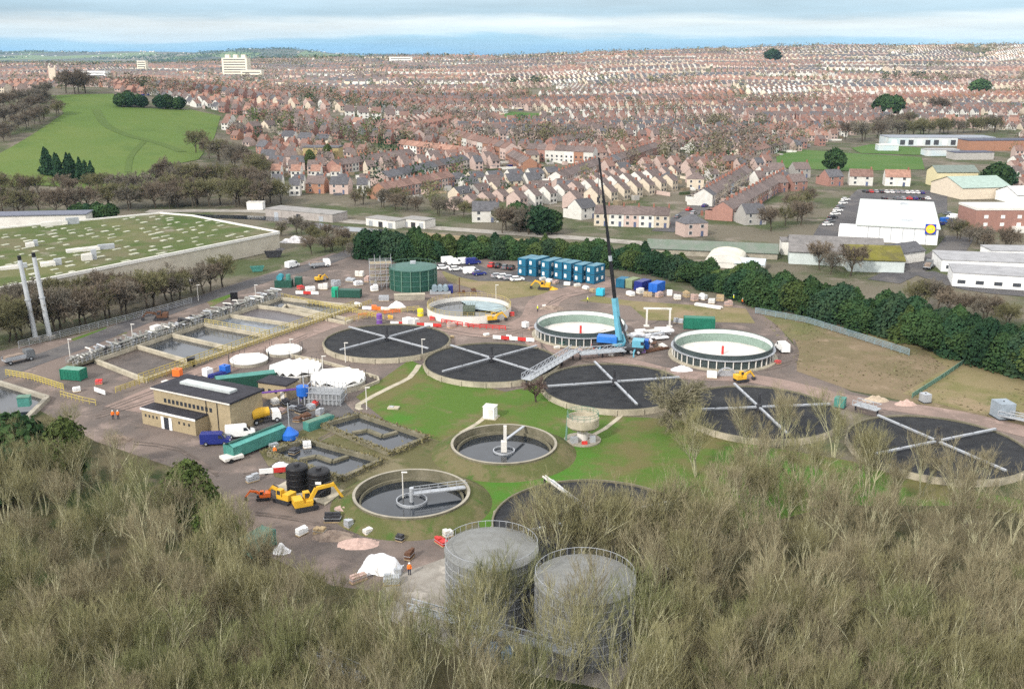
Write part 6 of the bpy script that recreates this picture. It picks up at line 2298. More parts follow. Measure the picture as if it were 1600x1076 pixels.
# belts of bare trees
def belt(pts, n, label, group, hs=(9, 13), src=MID, jit=5, tone=None, name='bare_tree', flat=True, wide=1.0):
    P = [Vector(atT(*p)) for p in pts]
    ac = [0]
    for a, b in zip(P, P[1:]):
        ac.append(ac[-1] + (b - a).length)
    for i in range(n):
        s = (i + .5) / n * ac[-1]
        j = min(max(k for k in range(len(ac)) if ac[k] <= s), len(P) - 2)
        q = P[j].lerp(P[j + 1], (s - ac[j]) / max(.01, ac[j + 1] - ac[j])) + Vector((ft.uniform(-jit, jit) * .6, ft.uniform(-jit, jit)))
        h = ft.uniform(*hs)
        ti = ft.choice(tone) if tone else ft.randrange(3)
        if src is MID:
            tn = ('brown', 'greyish', 'mossy')[ti]
            plant(name, ft.choice(src), '%s leafless tree, %s from the left %s' % (tn, ordn(i), label), (q.x, q.y, hz(q.x, q.y)), ft.uniform(0, 6.28), (h / 12 * wide, h / 12 * wide, h / 12), group, crown_mat=M_btwig[ti])
        else:
            plant(name, ft.choice(src), 'dark evergreen, %s from the left %s' % (ordn(i), label), (q.x, q.y, hz(q.x, q.y)), ft.uniform(0, 6.28), (h / 10 * wide, h / 10 * wide, h / 10), group)
belt([(-30, 545), (60, 522), (120, 505)], 11, 'around the silver chimneys', 'trees by the silver chimneys', (8.5, 12))
belt([(120, 515), (200, 490), (290, 465), (350, 448)], 16, 'between mossy warehouse and site road', 'trees between warehouse and site road', (8, 11.5), jit=3)
belt([(-40, 505), (60, 482), (150, 470), (230, 470)], 12, 'in the rear belt below the warehouse wall', 'trees below the warehouse wall', (7, 9.5))
belt([(470, 395), (510, 392), (550, 402)], 6, 'on the verge between lorry and hedge', 'trees by the warehouse yard', (5, 7.5))
belt([(-60, 330), (60, 335), (150, 330), (240, 325), (310, 322)], 22, 'in the strip behind the mossy warehouse', 'trees behind the mossy warehouse', (9, 13))
belt([(-40, 300), (60, 305), (160, 300), (230, 305)], 18, 'in the upper strip at the pasture foot', 'trees at the pasture foot', (8, 12))
belt([(240, 295), (300, 300), (360, 300), (420, 318)], 18, 'in the wood below the pasture, upper part', 'wood right of the pasture foot', (12, 17))
belt([(250, 315), (320, 322), (390, 322), (440, 318)], 15, 'in the wood below the pasture, lower part', 'wood right of the pasture foot', (12, 16))
belt([(320, 245), (350, 255), (390, 270), (420, 285)], 11, 'on the right slope of the pasture', 'trees on the right slope of the pasture', (11, 15))
belt([(300, 240), (325, 228)], 2, 'standing in the pasture itself', 'trees in the pasture', (12, 15))
belt([(0, 222), (30, 205), (60, 190), (90, 178)], 15, 'along the left edge of the pasture', 'wood left of the pasture', (9, 12))
belt([(-20, 200), (20, 186), (60, 172), (80, 160)], 15, 'second rank in the wood left of the pasture', 'wood left of the pasture', (10, 13), tone=[0, 1])
belt([(-20, 178), (20, 166), (50, 158), (70, 152)], 9, 'rear rank in the wood left of the pasture', 'wood left of the pasture', (10, 13), tone=[0, 1])
belt([(64, 272), (150, 290)], 9, 'in the dark clump at the pasture foot', 'dark conifers at the pasture foot', (11, 14), CON, 3, name='conifer_tree')
belt([(185, 166), (225, 168)], 5, 'in the dark group on top of the pasture', 'evergreens on top of the pasture', (10, 13), EVG, 6, name='evergreen_tree')
belt([(245, 170), (285, 172)], 5, 'in the small dark group right of the hilltop group', 'evergreens on top of the pasture', (9, 13), EVG, 4, name='evergreen_tree')
belt([(110, 342), (180, 345)], 6, 'in the green clump behind the mossy warehouse', 'evergreens behind the warehouse', (6, 8), EVG, 3, name='evergreen_tree')
belt([(105, 146), (130, 146)], 4, 'in the purplish garden clump beyond the pasture', 'bare trees beyond the pasture', (18, 22), jit=6, tone=[0])
belt([(1392, 215), (1440, 212), (1500, 208), (1565, 206)], 18, 'in the thicket above the school', 'thicket above the school', (12, 16), tone=[1, 2, 2])
belt([(1300, 218), (1350, 222), (1395, 205), (1420, 195)], 11, 'in the grey wood left of the school', 'wood left of the school', (13, 18))
belt([(1372, 178), (1400, 180)], 4, 'in the dark clump above the school', 'evergreens above the school', (17, 22), EVG, 5, name='evergreen_tree')
belt([(1455, 175), (1480, 175)], 2, 'with russet crowns above the thicket', 'russet trees above the school', (16, 19), tone=[0])
belt([(560, 318), (620, 328), (700, 336), (760, 342)], 15, 'between riverside garages and sawtooth terraces', 'trees along the riverside road', (7, 10))
belt([(440, 366), (480, 372), (520, 380), (552, 392)], 15, 'in the brown scrub between warehouse end and hedge', 'scrub by the warehouse end', (4.5, 7.5), jit=6)
belt([(770, 365), (800, 362), (840, 366)], 5, 'near the dark conifers left of crane boom', 'trees left of the crane boom', (9, 13))
belt([(800, 352), (848, 368), (872, 366)], 5, 'in the conifer group left of crane boom', 'conifers left of the crane boom', (9, 12), EVG, 2, name='evergreen_tree')
belt([(1190, 362), (1235, 350), (1262, 320)], 8, 'left of the store car park', 'trees left of the store car park', (8, 11))
belt([(1272, 420), (1290, 428), (1345, 436)], 3, 'in front of the mossy roofed warehouses', 'trees in front of the warehouses', (8, 11), jit=2)
belt([(1490, 372), (1530, 386), (1590, 390)], 9, 'between store and brick block', 'trees by the brick block', (6, 9))
belt([(1420, 470), (1480, 490), (1540, 500), (1600, 515)], 11, 'behind the right part of the hedge', 'bare trees behind the hedge', (6, 9), jit=3)
belt([(1555, 300), (1570, 296)], 2, 'in the dark green pair at the right edge', 'evergreens at the right edge', (13, 16), EVG, 2, name='evergreen_tree')
plant('round_evergreen', EVG[2], 'big round dark evergreen standing in the school field', (*atT(1303, 268), hz(*atT(1303, 268))), 0, 1.45, None)
plant('round_evergreen', EVG[0], 'wide dark evergreen high on the hill near the right edge', (*atT(1530, 148), hz(*atT(1530, 148))), 0, (3.0, 3.0, 2.2), None)
plant('round_evergreen', EVG[1], 'dark evergreen close to the skyline above the school', (*atT(1207, 97), hz(*atT(1207, 97))), 0, (3.6, 3.6, 2.7), None)
plant('bright_evergreen', IVY[0], 'upright bright green tree left of yellow brick block', (*atT(485, 266), hz(*atT(485, 266))), 0, (.9, .9, .95), 'green trees by the yellow block')
plant('bright_evergreen', IVY[1], 'upright bright green tree right of yellow brick block', (*atT(513, 256), hz(*atT(513, 256))), 0, (.9, .9, .95), 'green trees by the yellow block')
plant('bare_tree', MID[1], 'broad leafless tree on the skyline at the right', (*atT(1425, 72), hz(*atT(1425, 72))), 0, (2.0, 2.0, 1.5), None)

# ------------------------------------------------------------------ the uncountable trees of the town
DM = [M_btwig[0], M_btwig[1], M_btwig[2], M_con[0], M_con[1], M_twig[1], mat('garden_green', (.07, .1, .03), col2=(.1, .12, .045), rough=.95)]
dt = MB()
r_ = random.Random(55)
def clump(x, y, h, rx, n, m):
    z0 = hz(x, y)
    s0 = max(.3, rx * .13) if y < 1500 else rx * .2
    for i in range(n):
        a, b, c = r_.gauss(0, 1), r_.gauss(0, 1), r_.gauss(0, 1)
        k = (r_.random() ** .35) / math.sqrt(a * a + b * b + c * c + 1e-9)
        p = Vector((x + a * k * rx, y + b * k * rx, z0 + h * .52 + c * k * h * .5))
        t1 = Vector((r_.gauss(0, 1), r_.gauss(0, 1), r_.gauss(0, 1))).normalized()
        t2 = t1.cross(Vector((r_.gauss(0, 1), r_.gauss(0, 1), r_.gauss(0, 1)))).normalized()
        s = s0 * r_.uniform(.6, 1.3)
        dt.poly([p - t1 * s, p + t2 * s * .6, p + t1 * s, p - t2 * s * .6], m)
nt_ = 0
for x, y in FREE:
    px, py = proj(x, y, hz(x, y))
    dens = .5 + .5 * math.sin(x * .011 + 1) * math.sin(y * .007 + .5) + .25 * math.sin(x * .031 + y * .02)
    keep = .22 + .3 * dens
    if y > 1500:
        keep *= 1.1
    if y > 2150:
        keep = .8
    if r_.random() > keep * 1.15 or near_house(x, y, 4.5):
        continue
    big = r_.random()
    m = r_.choice([0, 0, 1, 1, 2, 2, 3, 4, 6] if y < 1400 else [0, 1, 2, 5, 5, 5, 6, 3])
    h = r_.uniform(5, 8.5) if big < .4 else r_.uniform(9, 14)
    clump(x, y, h, h * r_.uniform(.38, .55), 120 if y < 1000 else 60 if y < 1700 else 18, m)
    nt_ += 1
# groves
for k in range(95):
    yy = 560 + 1900 * r_.random() ** 1.3
    xx = r_.uniform(-.5, .55) * yy
    px, py = proj(xx, yy, hz(xx, yy))
    if not inside((px, py), TOWN) or any(inside((px, py), h_) for h_ in HOLES):
        continue
    mset = r_.choice([[0, 0, 1], [1, 1, 2], [3, 4, 0], [2, 0, 1], [0, 2, 3], [2, 6, 1]])
    for i in range(r_.randint(5, 16)):
        x, y = xx + r_.gauss(0, 26), yy + r_.gauss(0, 13)
        q = proj(x, y, hz(x, y))
        if y < 465 or not inside(q, TOWN) or any(inside(q, h_) for h_ in HOLES):
            continue
        h = r_.uniform(10, 17)
        clump(x, y, h, h * r_.uniform(.35, .5), 150 if y < 1000 else 70 if y < 1700 else 20, r_.choice(mset))
# wooded skyline and dark woods on the plain
for k in range(1500):
    u = r_.random()
    px = r_.uniform(-40, 1640)
    yy = r_.uniform(2250, 2650) if px > 600 else r_.uniform(2200, 2750)
    x = (px - 800) / FPX * yy
    clump(x, yy, r_.uniform(7, 15), r_.uniform(5, 11), 14, r_.choice([0, 1, 2, 5, 5, 3]))
o = dt.build('distant_trees', DM)
tag(o, 'bare and evergreen garden trees scattered through the distant town', 'trees', None, 'stuff')
dw = MB()
for k in range(1500):
    y = r_.uniform(2900, 9400)
    x = -r_.uniform(.08, .57) * y
    if math.sin(x * .0031 + 2) + math.sin(y * .0043) + math.sin(x * .0013 - y * .0011) < .35:
        continue
    z0 = hz(x, y)
    rx, h = r_.uniform(25, 70), r_.uniform(9, 16)
    for i in range(16):
        p = Vector((x + r_.gauss(0, rx), y + r_.gauss(0, rx * .5), z0 + r_.uniform(.1, 1) * h))
        s = r_.uniform(4, 9)
        t1 = Vector((1, r_.gauss(0, .4), r_.gauss(0, .3))).normalized()
        t2 = Vector((r_.gauss(0, .3), r_.gauss(0, .5), 1)).normalized()
        dw.poly([p - t1 * s, p + t2 * s * .6, p + t1 * s, p - t2 * s * .6])
tag(dw.build('distant_woods', M_con[0]), 'dark woods patching the far blue plain', 'woods', None, 'stuff')
# ------------------------------------------------------------------ loose things about the site
wood = mat('pallet_wood', (.36, .27, .16), var=.25, scale=2)
brick_pink = mat('pinkish_blocks', (.42, .3, .26), var=.2, scale=2)
cl = random.Random(61)
def pal(label, px, m=wood, n=5, rz=None, w=1.2, d=1.0, group=None):
    t = thing('pallet_stack', label, 'pallet stack', (*at(*px), .08), cl.uniform(0, 3) if rz is None else rz, group)
    for k in range(n):
        z = k * .16
        b = MB().box(0, 0, z + .1, w, d, .04)
        for y in (-d / 2 + .06, 0, d / 2 - .06):
            b.box(0, y, z, w, .1, .1)
        b.build('pallet', m, t)
    return t
def load(label, px, m, w=1.4, d=1.2, h=1.1, name='material_stack', cat='building materials', group=None, strap=galv):
    t = thing(name, label, cat, (*at(*px), .08), cl.uniform(0, 3), group)
    MB().box(0, 0, 0, w, d, .14).build('pallet', wood, t)
    b = MB()
    for i in range(2):
        for j in range(2):
            b.box((i - .5) * w * .47, (j - .5) * d * .47, .14, w * .45, d * .45, h * cl.uniform(.75, 1.1))
    b.build('load', m, t)
    MB().box(0, 0, .15 + h * .4, w * 1.0, d * 1.0, .06).build('strap', strap, t)
    return t
def barrier(label, p, q, m, group=None):
    a, b = Vector(at(*p)), Vector(at(*q))
    t = thing('site_barrier', label, 'barrier', (*a, .08), ang(a, b), group)
    Ln = (b - a).length
    k = max(1, int(Ln / 2))
    for i in range(k):
        MB().box(Ln * (i + .5) / k, 0, .12, Ln / k - .08, .16, .85).build('panel', m if i % 2 else white_paint, t)
        MB().box(Ln * (i + .5) / k, 0, 0, .5, .55, .12).build('foot', black_pl, t)
def ibc(label, px, m, group=None, s=1.0):
    t = thing('liquid_tank', label, 'liquid tank', (*at(*px), .08), cl.uniform(0, 1.5), group)
    MB().box(0, 0, .15, 1.0 * s, 1.1 * s, 1.0 * s).build('body', m, t)
    MB().box(0, 0, 0, 1.1 * s, 1.2 * s, .15).build('pallet', dark_steel, t)
    MB().lathe([(.16, .15 + s), (.16, .25 + s), (0, .25 + s)], 10).build('lid', black_pl, t)
def pipes(label, p, q, n, r, m, group=None, lay=2):
    a, b = Vector(at(*p)), Vector(at(*q))
    t = thing('pipe_stack', label, 'pipes', (*a, .08), ang(a, b), group)
    Ln = (b - a).length
    for l in range(lay):
        for i in range(n - l):
            MB().tube((cl.uniform(-.2, .2), (i + l * .5) * 2.1 * r, r + l * 1.75 * r), (Ln + cl.uniform(-.3, .3), (i + l * .5) * 2.1 * r, r + l * 1.75 * r), r, n=8).build('pipe', m, t)
def drum(label, px, m, r=.9, h=2.4):
    t = thing('upright_drum', label, 'drum', (*at(*px), .08))
    MB().lathe([(r, 0), (r, h), (r * .8, h + .2), (0, h + .25)], 20).build('body', m, t)
    MB().lathe([(r + .05, h * .5), (r + .05, h * .5 + .12)], 20).build('hoop', galv, t)
def skip(label, px, m, rz, L_=4.2, h=1.5):
    t = thing('skip', label, 'skip', (*at(*px), .1), R(rz))
    b = MB()
    A = [(-L_ * .36, -.8, 0), (L_ * .36, -.8, 0), (L_ * .36, .8, 0), (-L_ * .36, .8, 0)]
    B = [(-L_ / 2, -.95, h), (L_ / 2, -.95, h), (L_ / 2, .95, h), (-L_ / 2, .95, h)]
    for i in range(4):
        j = (i + 1) % 4
        b.poly([A[i], A[j], B[j], B[i]])
    b.poly(A[::-1])
    b.build('body', m, t)
    MB().box(0, 0, .3, L_ * .7, 1.5, h * .6).build('load', dirt_rubble, t)
    rim = MB()
    for i in range(4):
        rim.bar(B[i], B[(i + 1) % 4], .12)
    rim.build('rim', m, t)
def lamp(label, px, h=5):
    t = thing('lamp_post', label, 'lamp post', (*at(*px), 0), 0, 'thin pale lamp posts of the works')
    MB().tube((0, 0, 0), (0, 0, h), .11, .08, n=6).build('post', offwhite, t)
    MB().box(.3, 0, h, .9, .25, .14).build('lamp_head', offwhite, t)

skip('red skip beside the long green container', (348, 617), red_paint, 8, 5.5)
skip('teal skip in the warehouse yard, nearest the bare trees', (402, 424), green_teal, 20)
skip('bright blue skip against the warehouse wall', (352, 395), blue_paint, 20)
skip('dark grey skip with scrap in the middle of the warehouse yard', (428, 402), dark_steel, 10, 6, 2)
# yellow wagon by the control building
c = at(413, 660)
t = thing('yellow_mixer', 'yellow tank wagon with white cab between the brick buildings', 'tanker', (*c, .09), R(25))
MB().tube((-2.2, 0, 1.9), (1.0, 0, 2.1), 1.15, .85, n=14).build('drum', yellow_mach, t)
prof_body(t, 'cab', [(1.4, .6), (3.0, .6), (3.05, 1.4), (2.8, 2.2), (1.5, 2.3)], 1.0, white_paint)
MB().box(0, 0, .7, 5.4, 1.2, .3).build('chassis', dark_steel, t)
for x in (-1.6, 2.2):
    for y in (-.95, .95):
        wheel(t, x, y, .48, .3)
# tarpaulin and box in the thicket gap
r_ = random.Random(2)
t = thing('white_tarpaulin', 'bulging white tarpaulin over a heap at the edge of the thicket', 'tarpaulin', (*at(595, 890), .06), R(-8))
vs, fs = [], []
K = 16
for i in range(K + 1):
    for j in range(K + 1):
        u, v = 2 * i / K - 1, 2 * j / K - 1
        rr = (abs(u) ** 3 + abs(v) ** 3) ** (1 / 3)
        vs.append((u * 2.8, v * 1.7, 2.1 * max(0, 1 - rr ** 3) + .12 * r_.random() + .12 * math.sin(u * 9 + v * 3)))
fs = [(i * (K + 1) + j, (i + 1) * (K + 1) + j, (i + 1) * (K + 1) + j + 1, i * (K + 1) + j + 1) for i in range(K) for j in range(K)]
MB().grid(vs, fs).build('sheet', sheet_white, t, smooth=True)
MB().box(2.6, -.6, 0, 1.0, 1.2, .9).build('weight_block', galv, t)
container('weathered teal box at the edge of the thicket below the yellow excavators', (403, 858), 4.6, 2.4, 2.4, R(60), green_teal, green_rail, None, ribs=False, name='teal_box')
heap('white_bag', 'white bulging bag beside the weathered teal box', (440, 862), 2.6, 1.8, 1.3, sheet_white, 'bag', 5)
drum('purple upright drum at the near end of the yellow railing', (593, 507), purple, .75, 2.6)
drum('yellow upright tank left of the pale water tank', (657, 494), mat('bright_yellow', (.7, .6, .03), rough=.5), .8, 1.8)
ibc('white box tank on the haul road above the second filter bed', (638, 510), white_paint, None, 2.0)
ibc('white box tank tight beside the first one on the haul road', (648, 509), offwhite, None, 1.7)
heap('white_tank_cover', 'white rounded cover in front of the scaffold tower', (620, 480), 5.0, 3.0, 1.8, sheet_white, 'tank cover', 9)
# heaps
for a_ in [('soil_heap', 'dark heap of rubble in a low bay left of the control building', (182, 688), 6, 3.6, 1.0, dirt_rubble, 'rubble heap', 11),
           ('soil_heap', 'brown rubble heap behind the first new tank', (862, 482), 7, 4, 1.1, dirt_rubble, 'rubble heap', 12),
           ('stone_heap', 'pale stone heap on the track above the rightmost full bed', (1368, 626), 5.5, 2.6, 1.2, mat('pale_stones', (.48, .4, .3), col2=(.3, .24, .18), scale=2), 'stone heap', 13),
           ('stone_heap', 'pinkish broken concrete heap right of the pale stones', (1415, 632), 4.5, 2.4, 1.1, brick_pink, 'stone heap', 14),
           ('soil_heap', 'orange brown mound on the bare slope right of the second new tank', (1245, 520), 4, 2.6, .7, M_slope, 'soil heap', 15),
           ('scrap_heap', 'white scrap and bag heap at the foot of the warehouse wall, left', (158, 458), 11, 6, 2.4, mat('white_scrap', (.7, .69, .7), col2=(.25, .24, .25), scale=1.2, detail=8), 'scrap heap', 16),
           ('scrap_heap', 'white scrap heap in the warehouse yard, middle', (272, 438), 13, 7, 2.2, MATS['white_scrap'], 'scrap heap', 17),
           ('scrap_heap', 'grey scrap heap against the warehouse wall, right', (235, 425), 14, 6, 3.0, mat('grey_scrap', (.4, .39, .4), col2=(.1, .1, .11), scale=1.2, detail=8), 'scrap heap', 18),
           ('scrap_heap', 'dark scrap heap behind the grey skip in the warehouse yard', (418, 390), 12, 6, 2.6, mat('dark_scrap', (.2, .19, .19), col2=(.05, .05, .055), scale=1.2, detail=8), 'scrap heap', 19),
           ('scrap_heap', 'white wrapped bale heap near the end of the warehouse wall', (462, 378), 12, 5, 2.2, MATS['white_scrap'], 'scrap heap', 20),
           ('scrap_heap', 'pale bag heap right of the middle scrap heap', (330, 412), 10, 6, 1.8, MATS['white_scrap'], 'scrap heap', 21),
           ('rubble_heap', 'pale broken slabs beside the scraper tank', (520, 838), 6, 3.5, .9, dirt_rubble, 'rubble heap', 22),
           ('rubble_heap', 'pinkish brick rubble in front of the scraper tank', (560, 850), 6, 3.5, .8, brick_pink, 'rubble heap', 23),
           ('white_bags', 'heap of white sheeting on the soil below the second new tank', (1065, 578), 5, 3, 1.0, sheet_white, 'sheeting heap', 24)]:
    heap(*a_)
# material stores under the hedge
g_ = 'building materials along the hedge'
names = ['white block stack under the hedge', 'pale grey block stack under the hedge', 'timber stack under the hedge', 'pinkish brick stack under the hedge']
mm_ = [white_paint, offwhite, wood, brick_pink]
for i, px in enumerate([(985, 462), (1000, 459), (1012, 463), (1030, 464), (1046, 462), (1058, 468), (1072, 464), (1085, 470), (1098, 468), (1112, 474), (1125, 470), (1138, 478)]):
    k = i % 4
    load('%s, %s from the store boxes' % (names[k], ordn(i)), px, mm_[k], cl.uniform(1.6, 3), cl.uniform(1.2, 2), cl.uniform(.8, 1.7), group=g_)
pipes('pale pipe bundle lying below the hedge stores', (1085, 478), (1125, 484), 5, .18, offwhite)
g_ = 'materials in front of the teal cabins'
for i, (px, m) in enumerate([((858, 441), white_paint), ((868, 443), brick_pink), ((886, 446), white_paint), ((902, 448), offwhite), ((915, 452), white_paint), ((926, 456), wood), ((848, 438), offwhite)]):
    load('%s pallet load before the teal cabins, %s from the car park' % ({white_paint: 'white', brick_pink: 'pinkish', offwhite: 'off-white', wood: 'timber'}[m], ordn(sorted([848, 858, 868, 886, 902, 915, 926]).index(px[0]))), px, m, 2, 1.2, .8, group=g_)
ibc('light blue tank with yellow bags on the track below the cabins', (938, 462), mat('sky_blue_plastic', (.04, .4, .55)), None, 1.9)
heap('yellow_bags', 'yellow bags on top of the grass mound', (862, 452), 4, 2.6, .9, yellow_mach, 'bags', 31)
# yard between the empty basin and the digester
g_ = 'clutter behind the empty basin'
for i, (px, m, nm) in enumerate([((470, 452), red_paint, 'red'), ((485, 455), white_paint, 'white'), ((505, 452), offwhite, 'off-white'), ((560, 446), sheet_white, 'white sheeted'), ((575, 440), brick_pink, 'pinkish'), ((548, 440), galv, 'grey'), ((585, 455), white_paint, 'small white'), ((525, 448), galv, 'steel grey'), ((562, 432), offwhite, 'pale'), ((600, 470), galv, 'grey boxed')]):
    load('%s stack of materials in the yard left of the green digester' % nm, px, m, cl.uniform(2, 3.4), cl.uniform(1.4, 2), cl.uniform(.8, 1.8), group=g_)
barrier('red and white barrier behind the empty basin, left', (462, 460), (498, 461), red_paint)
barrier('orange barrier line at the end of the empty basin', (566, 484), (610, 486), orange_pl)
barrier('red barrier line at the haul road above the first filter bed', (610, 508), (690, 512), red_paint)
barrier('red and white barrier on the track right of the second filter bed', (770, 530), (835, 535), red_paint)
barrier('red and white barrier near the green shed', (148, 612), (165, 618), red_paint)
barrier('orange barrier beside the small brick building', (360, 622), (400, 616), orange_pl)
barrier('red barrier around the white heap left of the black tanks', (405, 742), (450, 738), red_paint)
heap('white_heap', 'white sheeted heap inside the red barrier left of the black tanks', (440, 728), 3.4, 2.2, .8, sheet_white, 'sheeting heap', 33)
t = thing('teal_plant', 'teal tank plant cluster behind the aeration lane', 'tank', (*at(444, 448), 0), 0)
MB().box(0, 0, 0, 5, 3, 2.2).build('base_tank', green_tank, t)
MB().tube((-1, -1.2, 3.0), (-1, 1.2, 3.0), .9, n=12).build('vessel', mat('teal_steel', (.04, .24, .3)), t)
MB().tube((1.4, 0, 2.2), (1.4, 0, 3.8), .7, n=12).build('cylinder', green_teal, t)
MB().box(4.2, 1, 0, 2, 2, 2.8).build('cabinet', green_tank, t)
# small things around the buildings and the crane
pipes('dark pipe bundle on the yard behind the small brick building', (330, 592), (355, 585), 4, .2, navy)
ibc('white tank at the left end of the long green container', (325, 588), white_paint, None, 1.6)
ibc('blue tank behind the long green container', (352, 583), blue_paint, None, 1.6)
ibc('small orange box by the yellow railing near the roof corner', (278, 588), orange_pl, None, 1.5)
t = thing('black_hut', 'small black box hut beside the yellow railing', 'hut', (*at(299, 572), 0), .3)
MB().box(0, 0, 0, 1.6, 1.6, 2.0).build('body', black_pl, t)
MB().box(0, 0, 2.0, 1.8, 1.8, .12).build('roof', dark_steel, t)
t = thing('black_hut', 'black box hut on the verge at the far end of the gallery', 'hut', (*at(366, 468), 0), .3)
MB().box(0, 0, 0, 2.0, 2.0, 2.2).build('body', black_pl, t)
MB().box(0, 0, 2.2, 2.2, 2.2, .12).build('roof', dark_steel, t)
for i, (px, m, nm) in enumerate([((447, 634), dark_steel, 'dark'), ((458, 640), galv, 'grey'), ((440, 645), brick_pink, 'pinkish'), ((470, 645), dark_steel, 'black'), ((486, 640), galv, 'steel'), ((430, 632), offwhite, 'cream'), ((492, 634), red_paint, 'red'), ((465, 658), rust_m, 'rusty'), ((478, 656), rust_m, 'brown'), ((500, 648), galv, 'low grey')]):
    load('%s machine crate in the yard before the small brick building, near its blue hopper' % nm, px, m, cl.uniform(1.2, 2.4), cl.uniform(1, 1.6), cl.uniform(.6, 1.3), name='machine_crate', cat='crate', group='crates by the blue hopper')
t = thing('pipe_bridge', 'dark pipe bridge spanning the yard in front of the small brick building', 'pipe bridge', (*at(402, 634), 0), 0)
e = Vector(at(470, 626)) - Vector(at(402, 634))
MB().bar((0, 0, 2.6), (e.x, e.y, 2.6), .3).build('pipe', purple, t)
for k in (0, 1):
    MB().bar((e.x * k, e.y * k, 0), (e.x * k, e.y * k, 2.6), .25).build('post', purple, t)
for i, (px, m, nm) in enumerate([((1000, 552), purple, 'purple'), ((1012, 545), brick_pink, 'pinkish'), ((1022, 540), rust_m, 'rust brown'), ((985, 540), red_paint, 'red'), ((1036, 543), offwhite, 'off-white'), ((955, 556), white_paint, 'white')]):
    load('%s stack of fittings at the feet of the blue crane' % nm, px, m, cl.uniform(1.4, 2.6), 1.2, cl.uniform(.4, .9), group='fittings around the crane')
pipes('reddish steel bars lying right of the crane', (1010, 552), (1045, 545), 6, .12, rust_m)
load('white crate with red base on the track left of the yellow mini excavator', (1112, 590), white_paint, 2.2, 1.6, 1.3)
t = thing('grey_hoop', 'grey hoop shaped pipe frame below the second new tank', 'pipe frame', (*at(1135, 588), 0), 0)
m = MB()
for k in range(10):
    a0, a1 = math.pi * k / 10, math.pi * (k + 1) / 10
    m.bar((2 * math.cos(a0), 0, 1.9 * math.sin(a0)), (2 * math.cos(a1), 0, 1.9 * math.sin(a1)), .3)
m.build('hoop', galv, t)
MB().box(0, .3, 0, 3.2, .3, 1.2).build('infill_panel', galv, t)
ibc('grey box on stilts near the right edge, rear of the last bed', (1565, 652), mat('blue_grey_box', (.25, .29, .33)), None, 3.0)
ibc('grey steel box left of the steel sheets at the last bed', (1445, 628), galv, None, 1.6)
ibc('mossy grey box at the right end of the fourth bed arm', (1312, 636), green_teal, None, 1.8)
ibc('small white box on a post left of the first new tank', (821, 512), white_paint, None, 1.3)
for i, px in enumerate([(855, 500), (830, 515), (795, 528), (870, 545), (905, 550), (760, 525), (850, 480)]):
    load('pale pallet of fittings on the track, %s along the first new tank side' % ordn(i), px, [offwhite, brick_pink, white_paint][i % 3], 1.4, 1.0, .5, group='pallets on the haul road')
pal('stack of bare pallets at the left side of the haul road', (600, 520), rz=.3)
pal('short pallet stack by the second filter bed', (705, 528), n=3)
for i, (px, nm) in enumerate([((505, 588), 'behind the ridged white tank'), ((540, 566), 'on the road left of the first bed'), ((573, 640), 'at the lawn corner'), ((455, 560), 'between the flat white covers'), ((110, 560), 'on the verge beside the site road'), ((208, 535), 'at the gallery side of the site road'), ((310, 470), 'right of the dark excavator'), ((775, 470), 'by the pale water tank'), ((660, 560), 'between the two furthest beds'), ((400, 470), 'at the gallery end'), ((630, 780), 'on the rim of the scraper tank')]):
    lamp('thin pale lamp post %s' % nm, px, 4.5)
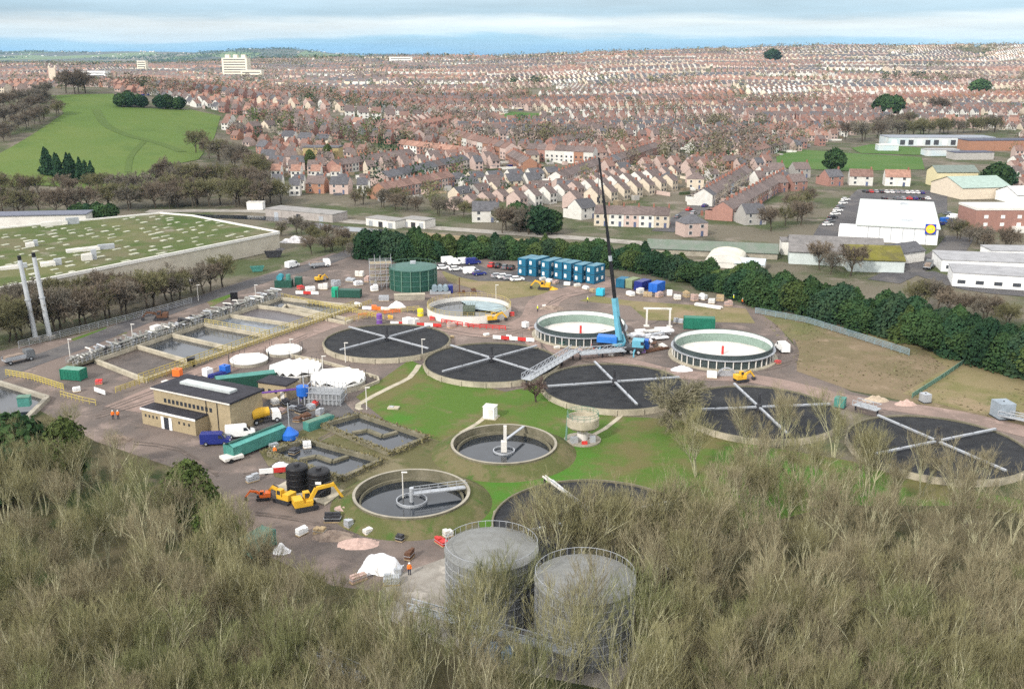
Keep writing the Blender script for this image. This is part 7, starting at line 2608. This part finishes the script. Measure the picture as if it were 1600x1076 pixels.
places = [((520, 815), dark_steel, 'dark', 'by the excavator tracks'), ((545, 824), galv, 'grey', 'below the excavator bucket'), ((575, 834), offwhite, 'pale', 'at the near rim of the scraper tank'), ((500, 834), wood, 'timber', 'behind the teal box'), ((612, 912), galv, 'grey', 'in front of the white tarpaulin'),
          ((640, 872), rust_m, 'rusty', 'behind the orange worker in the thicket'), ((560, 908), brick_pink, 'pinkish', 'left of the white tarpaulin'), ((472, 835), white_paint, 'white', 'among twigs right of the teal box'), ((625, 845), dark_steel, 'black', 'between scraper tank and left mesh tank'), ((535, 802), brick_pink, 'pinkish', 'under the raised excavator arm'),
          ((690, 850), red_paint, 'red', 'beside the left mesh tank'), ((700, 838), offwhite, 'pale', 'beside the red one by the mesh tank'), ((560, 478), white_paint, 'white', 'at the end of the empty basin'), ((585, 482), orange_pl, 'orange', 'left of the purple drum'), ((610, 498), yellow_mach, 'yellow', 'right of the purple drum'), ((675, 500), red_paint, 'red', 'at the left rim of the pale water tank'),
          ((705, 512), brick_pink, 'pinkish', 'in front of the pale water tank'), ((730, 510), offwhite, 'off-white', 'in front of the pale water tank'), ((800, 494), red_paint, 'red', 'at the right rim of the pale water tank'), ((740, 458), rust_m, 'rusty', 'behind the pale water tank'), ((120, 612), white_paint, 'white', 'in front of the lone green container'), ((155, 600), red_paint, 'red', 'right of the lone green container'),
          ((300, 592), brick_pink, 'pinkish', 'behind the long rooflight'), ((312, 598), white_paint, 'white', 'behind the long rooflight'), ((260, 600), offwhite, 'off-white', 'by the near yellow railing'), ((480, 700), white_paint, 'white', 'at the pond edge by the teal trough'), ((460, 708), dark_steel, 'dark', 'at the pond edge by the teal trough'), ((428, 700), galv, 'grey', 'against the teal trough'), ((395, 752), galv, 'grey mesh', 'left of the red barrier'),
          ((905, 538), galv, 'grey', 'in front of the first new tank'), ((930, 545), red_paint, 'red', 'left of the crane chassis'), ((880, 540), green_tank, 'green', 'at the foot of the first new tank'), ((1060, 505), galv, 'grey', 'right of the gantry'), ((1085, 560), white_paint, 'white', 'at the left rim of the second new tank'), ((1215, 568), red_paint, 'red', 'at the right rim of the second new tank')]
for px, m, nm, wh in places:
    load('%s stack of site materials %s' % (nm, wh), px, m, cl.uniform(1.0, 2.6), cl.uniform(.8, 1.5), cl.uniform(.5, 1.2), group='loose stacks about the works')
# fences
railing('blue grey mesh fence at the foot of the hedge, middle part', [(1180, 490), (1260, 505), (1340, 530), (1420, 556)], mat('blue_grey_fence', (.2, .27, .3)), .05, 1.6, step=2.5, w=.12, mid=5, name='mesh_fence')
railing('grey palisade fence along the near side of the site road', [(30, 545), (110, 525), (210, 500), (300, 475)], galv, .05, 1.8, step=2.5, w=.09, mid=4, name='mesh_fence')
railing('timber fence behind the hedge by the riverside road', [(640, 368), (740, 378), (860, 382)], wood, .05, 1.6, step=3, w=.12, mid=6, name='timber_fence')
railing('pale green fence across the rough slope', [(1425, 622), (1475, 590), (1515, 562)], green_rail, .05, 1.0, step=2.5, w=.14, mid=4, name='mesh_fence')
# brush on the slope and rough grass, nobody could count it
bs = MB()
r_ = random.Random(41)
for k in range(5000):
    px, py = r_.uniform(1190, 1680), r_.uniform(490, 660)
    dens = math.sin(px * .031 + 1) + math.sin(py * .07 + px * .013)
    if not inside((px, py), [(1190, 500), (1330, 505), (1460, 560), (1600, 610), (1680, 640), (1680, 690), (1480, 635), (1330, 605), (1250, 575)]) or dens < r_.uniform(-1.2, 1.4):
        continue
    x, y = at(px, py)
    s = r_.uniform(.12, .34)
    a_ = r_.uniform(0, 3.14)
    bs.poly([(x - math.cos(a_) * s, y - math.sin(a_) * s, .05), (x + math.cos(a_) * s, y + math.sin(a_) * s, .05), (x + r_.gauss(0, .2), y + r_.gauss(0, .2), s * 1.1)])
tag(bs.build('slope_brush', mat('dry_brush', (.17, .145, .085), col2=(.13, .13, .06), scale=.15)), 'dry brown brush and tufts over the slope', 'brush', None, 'stuff')
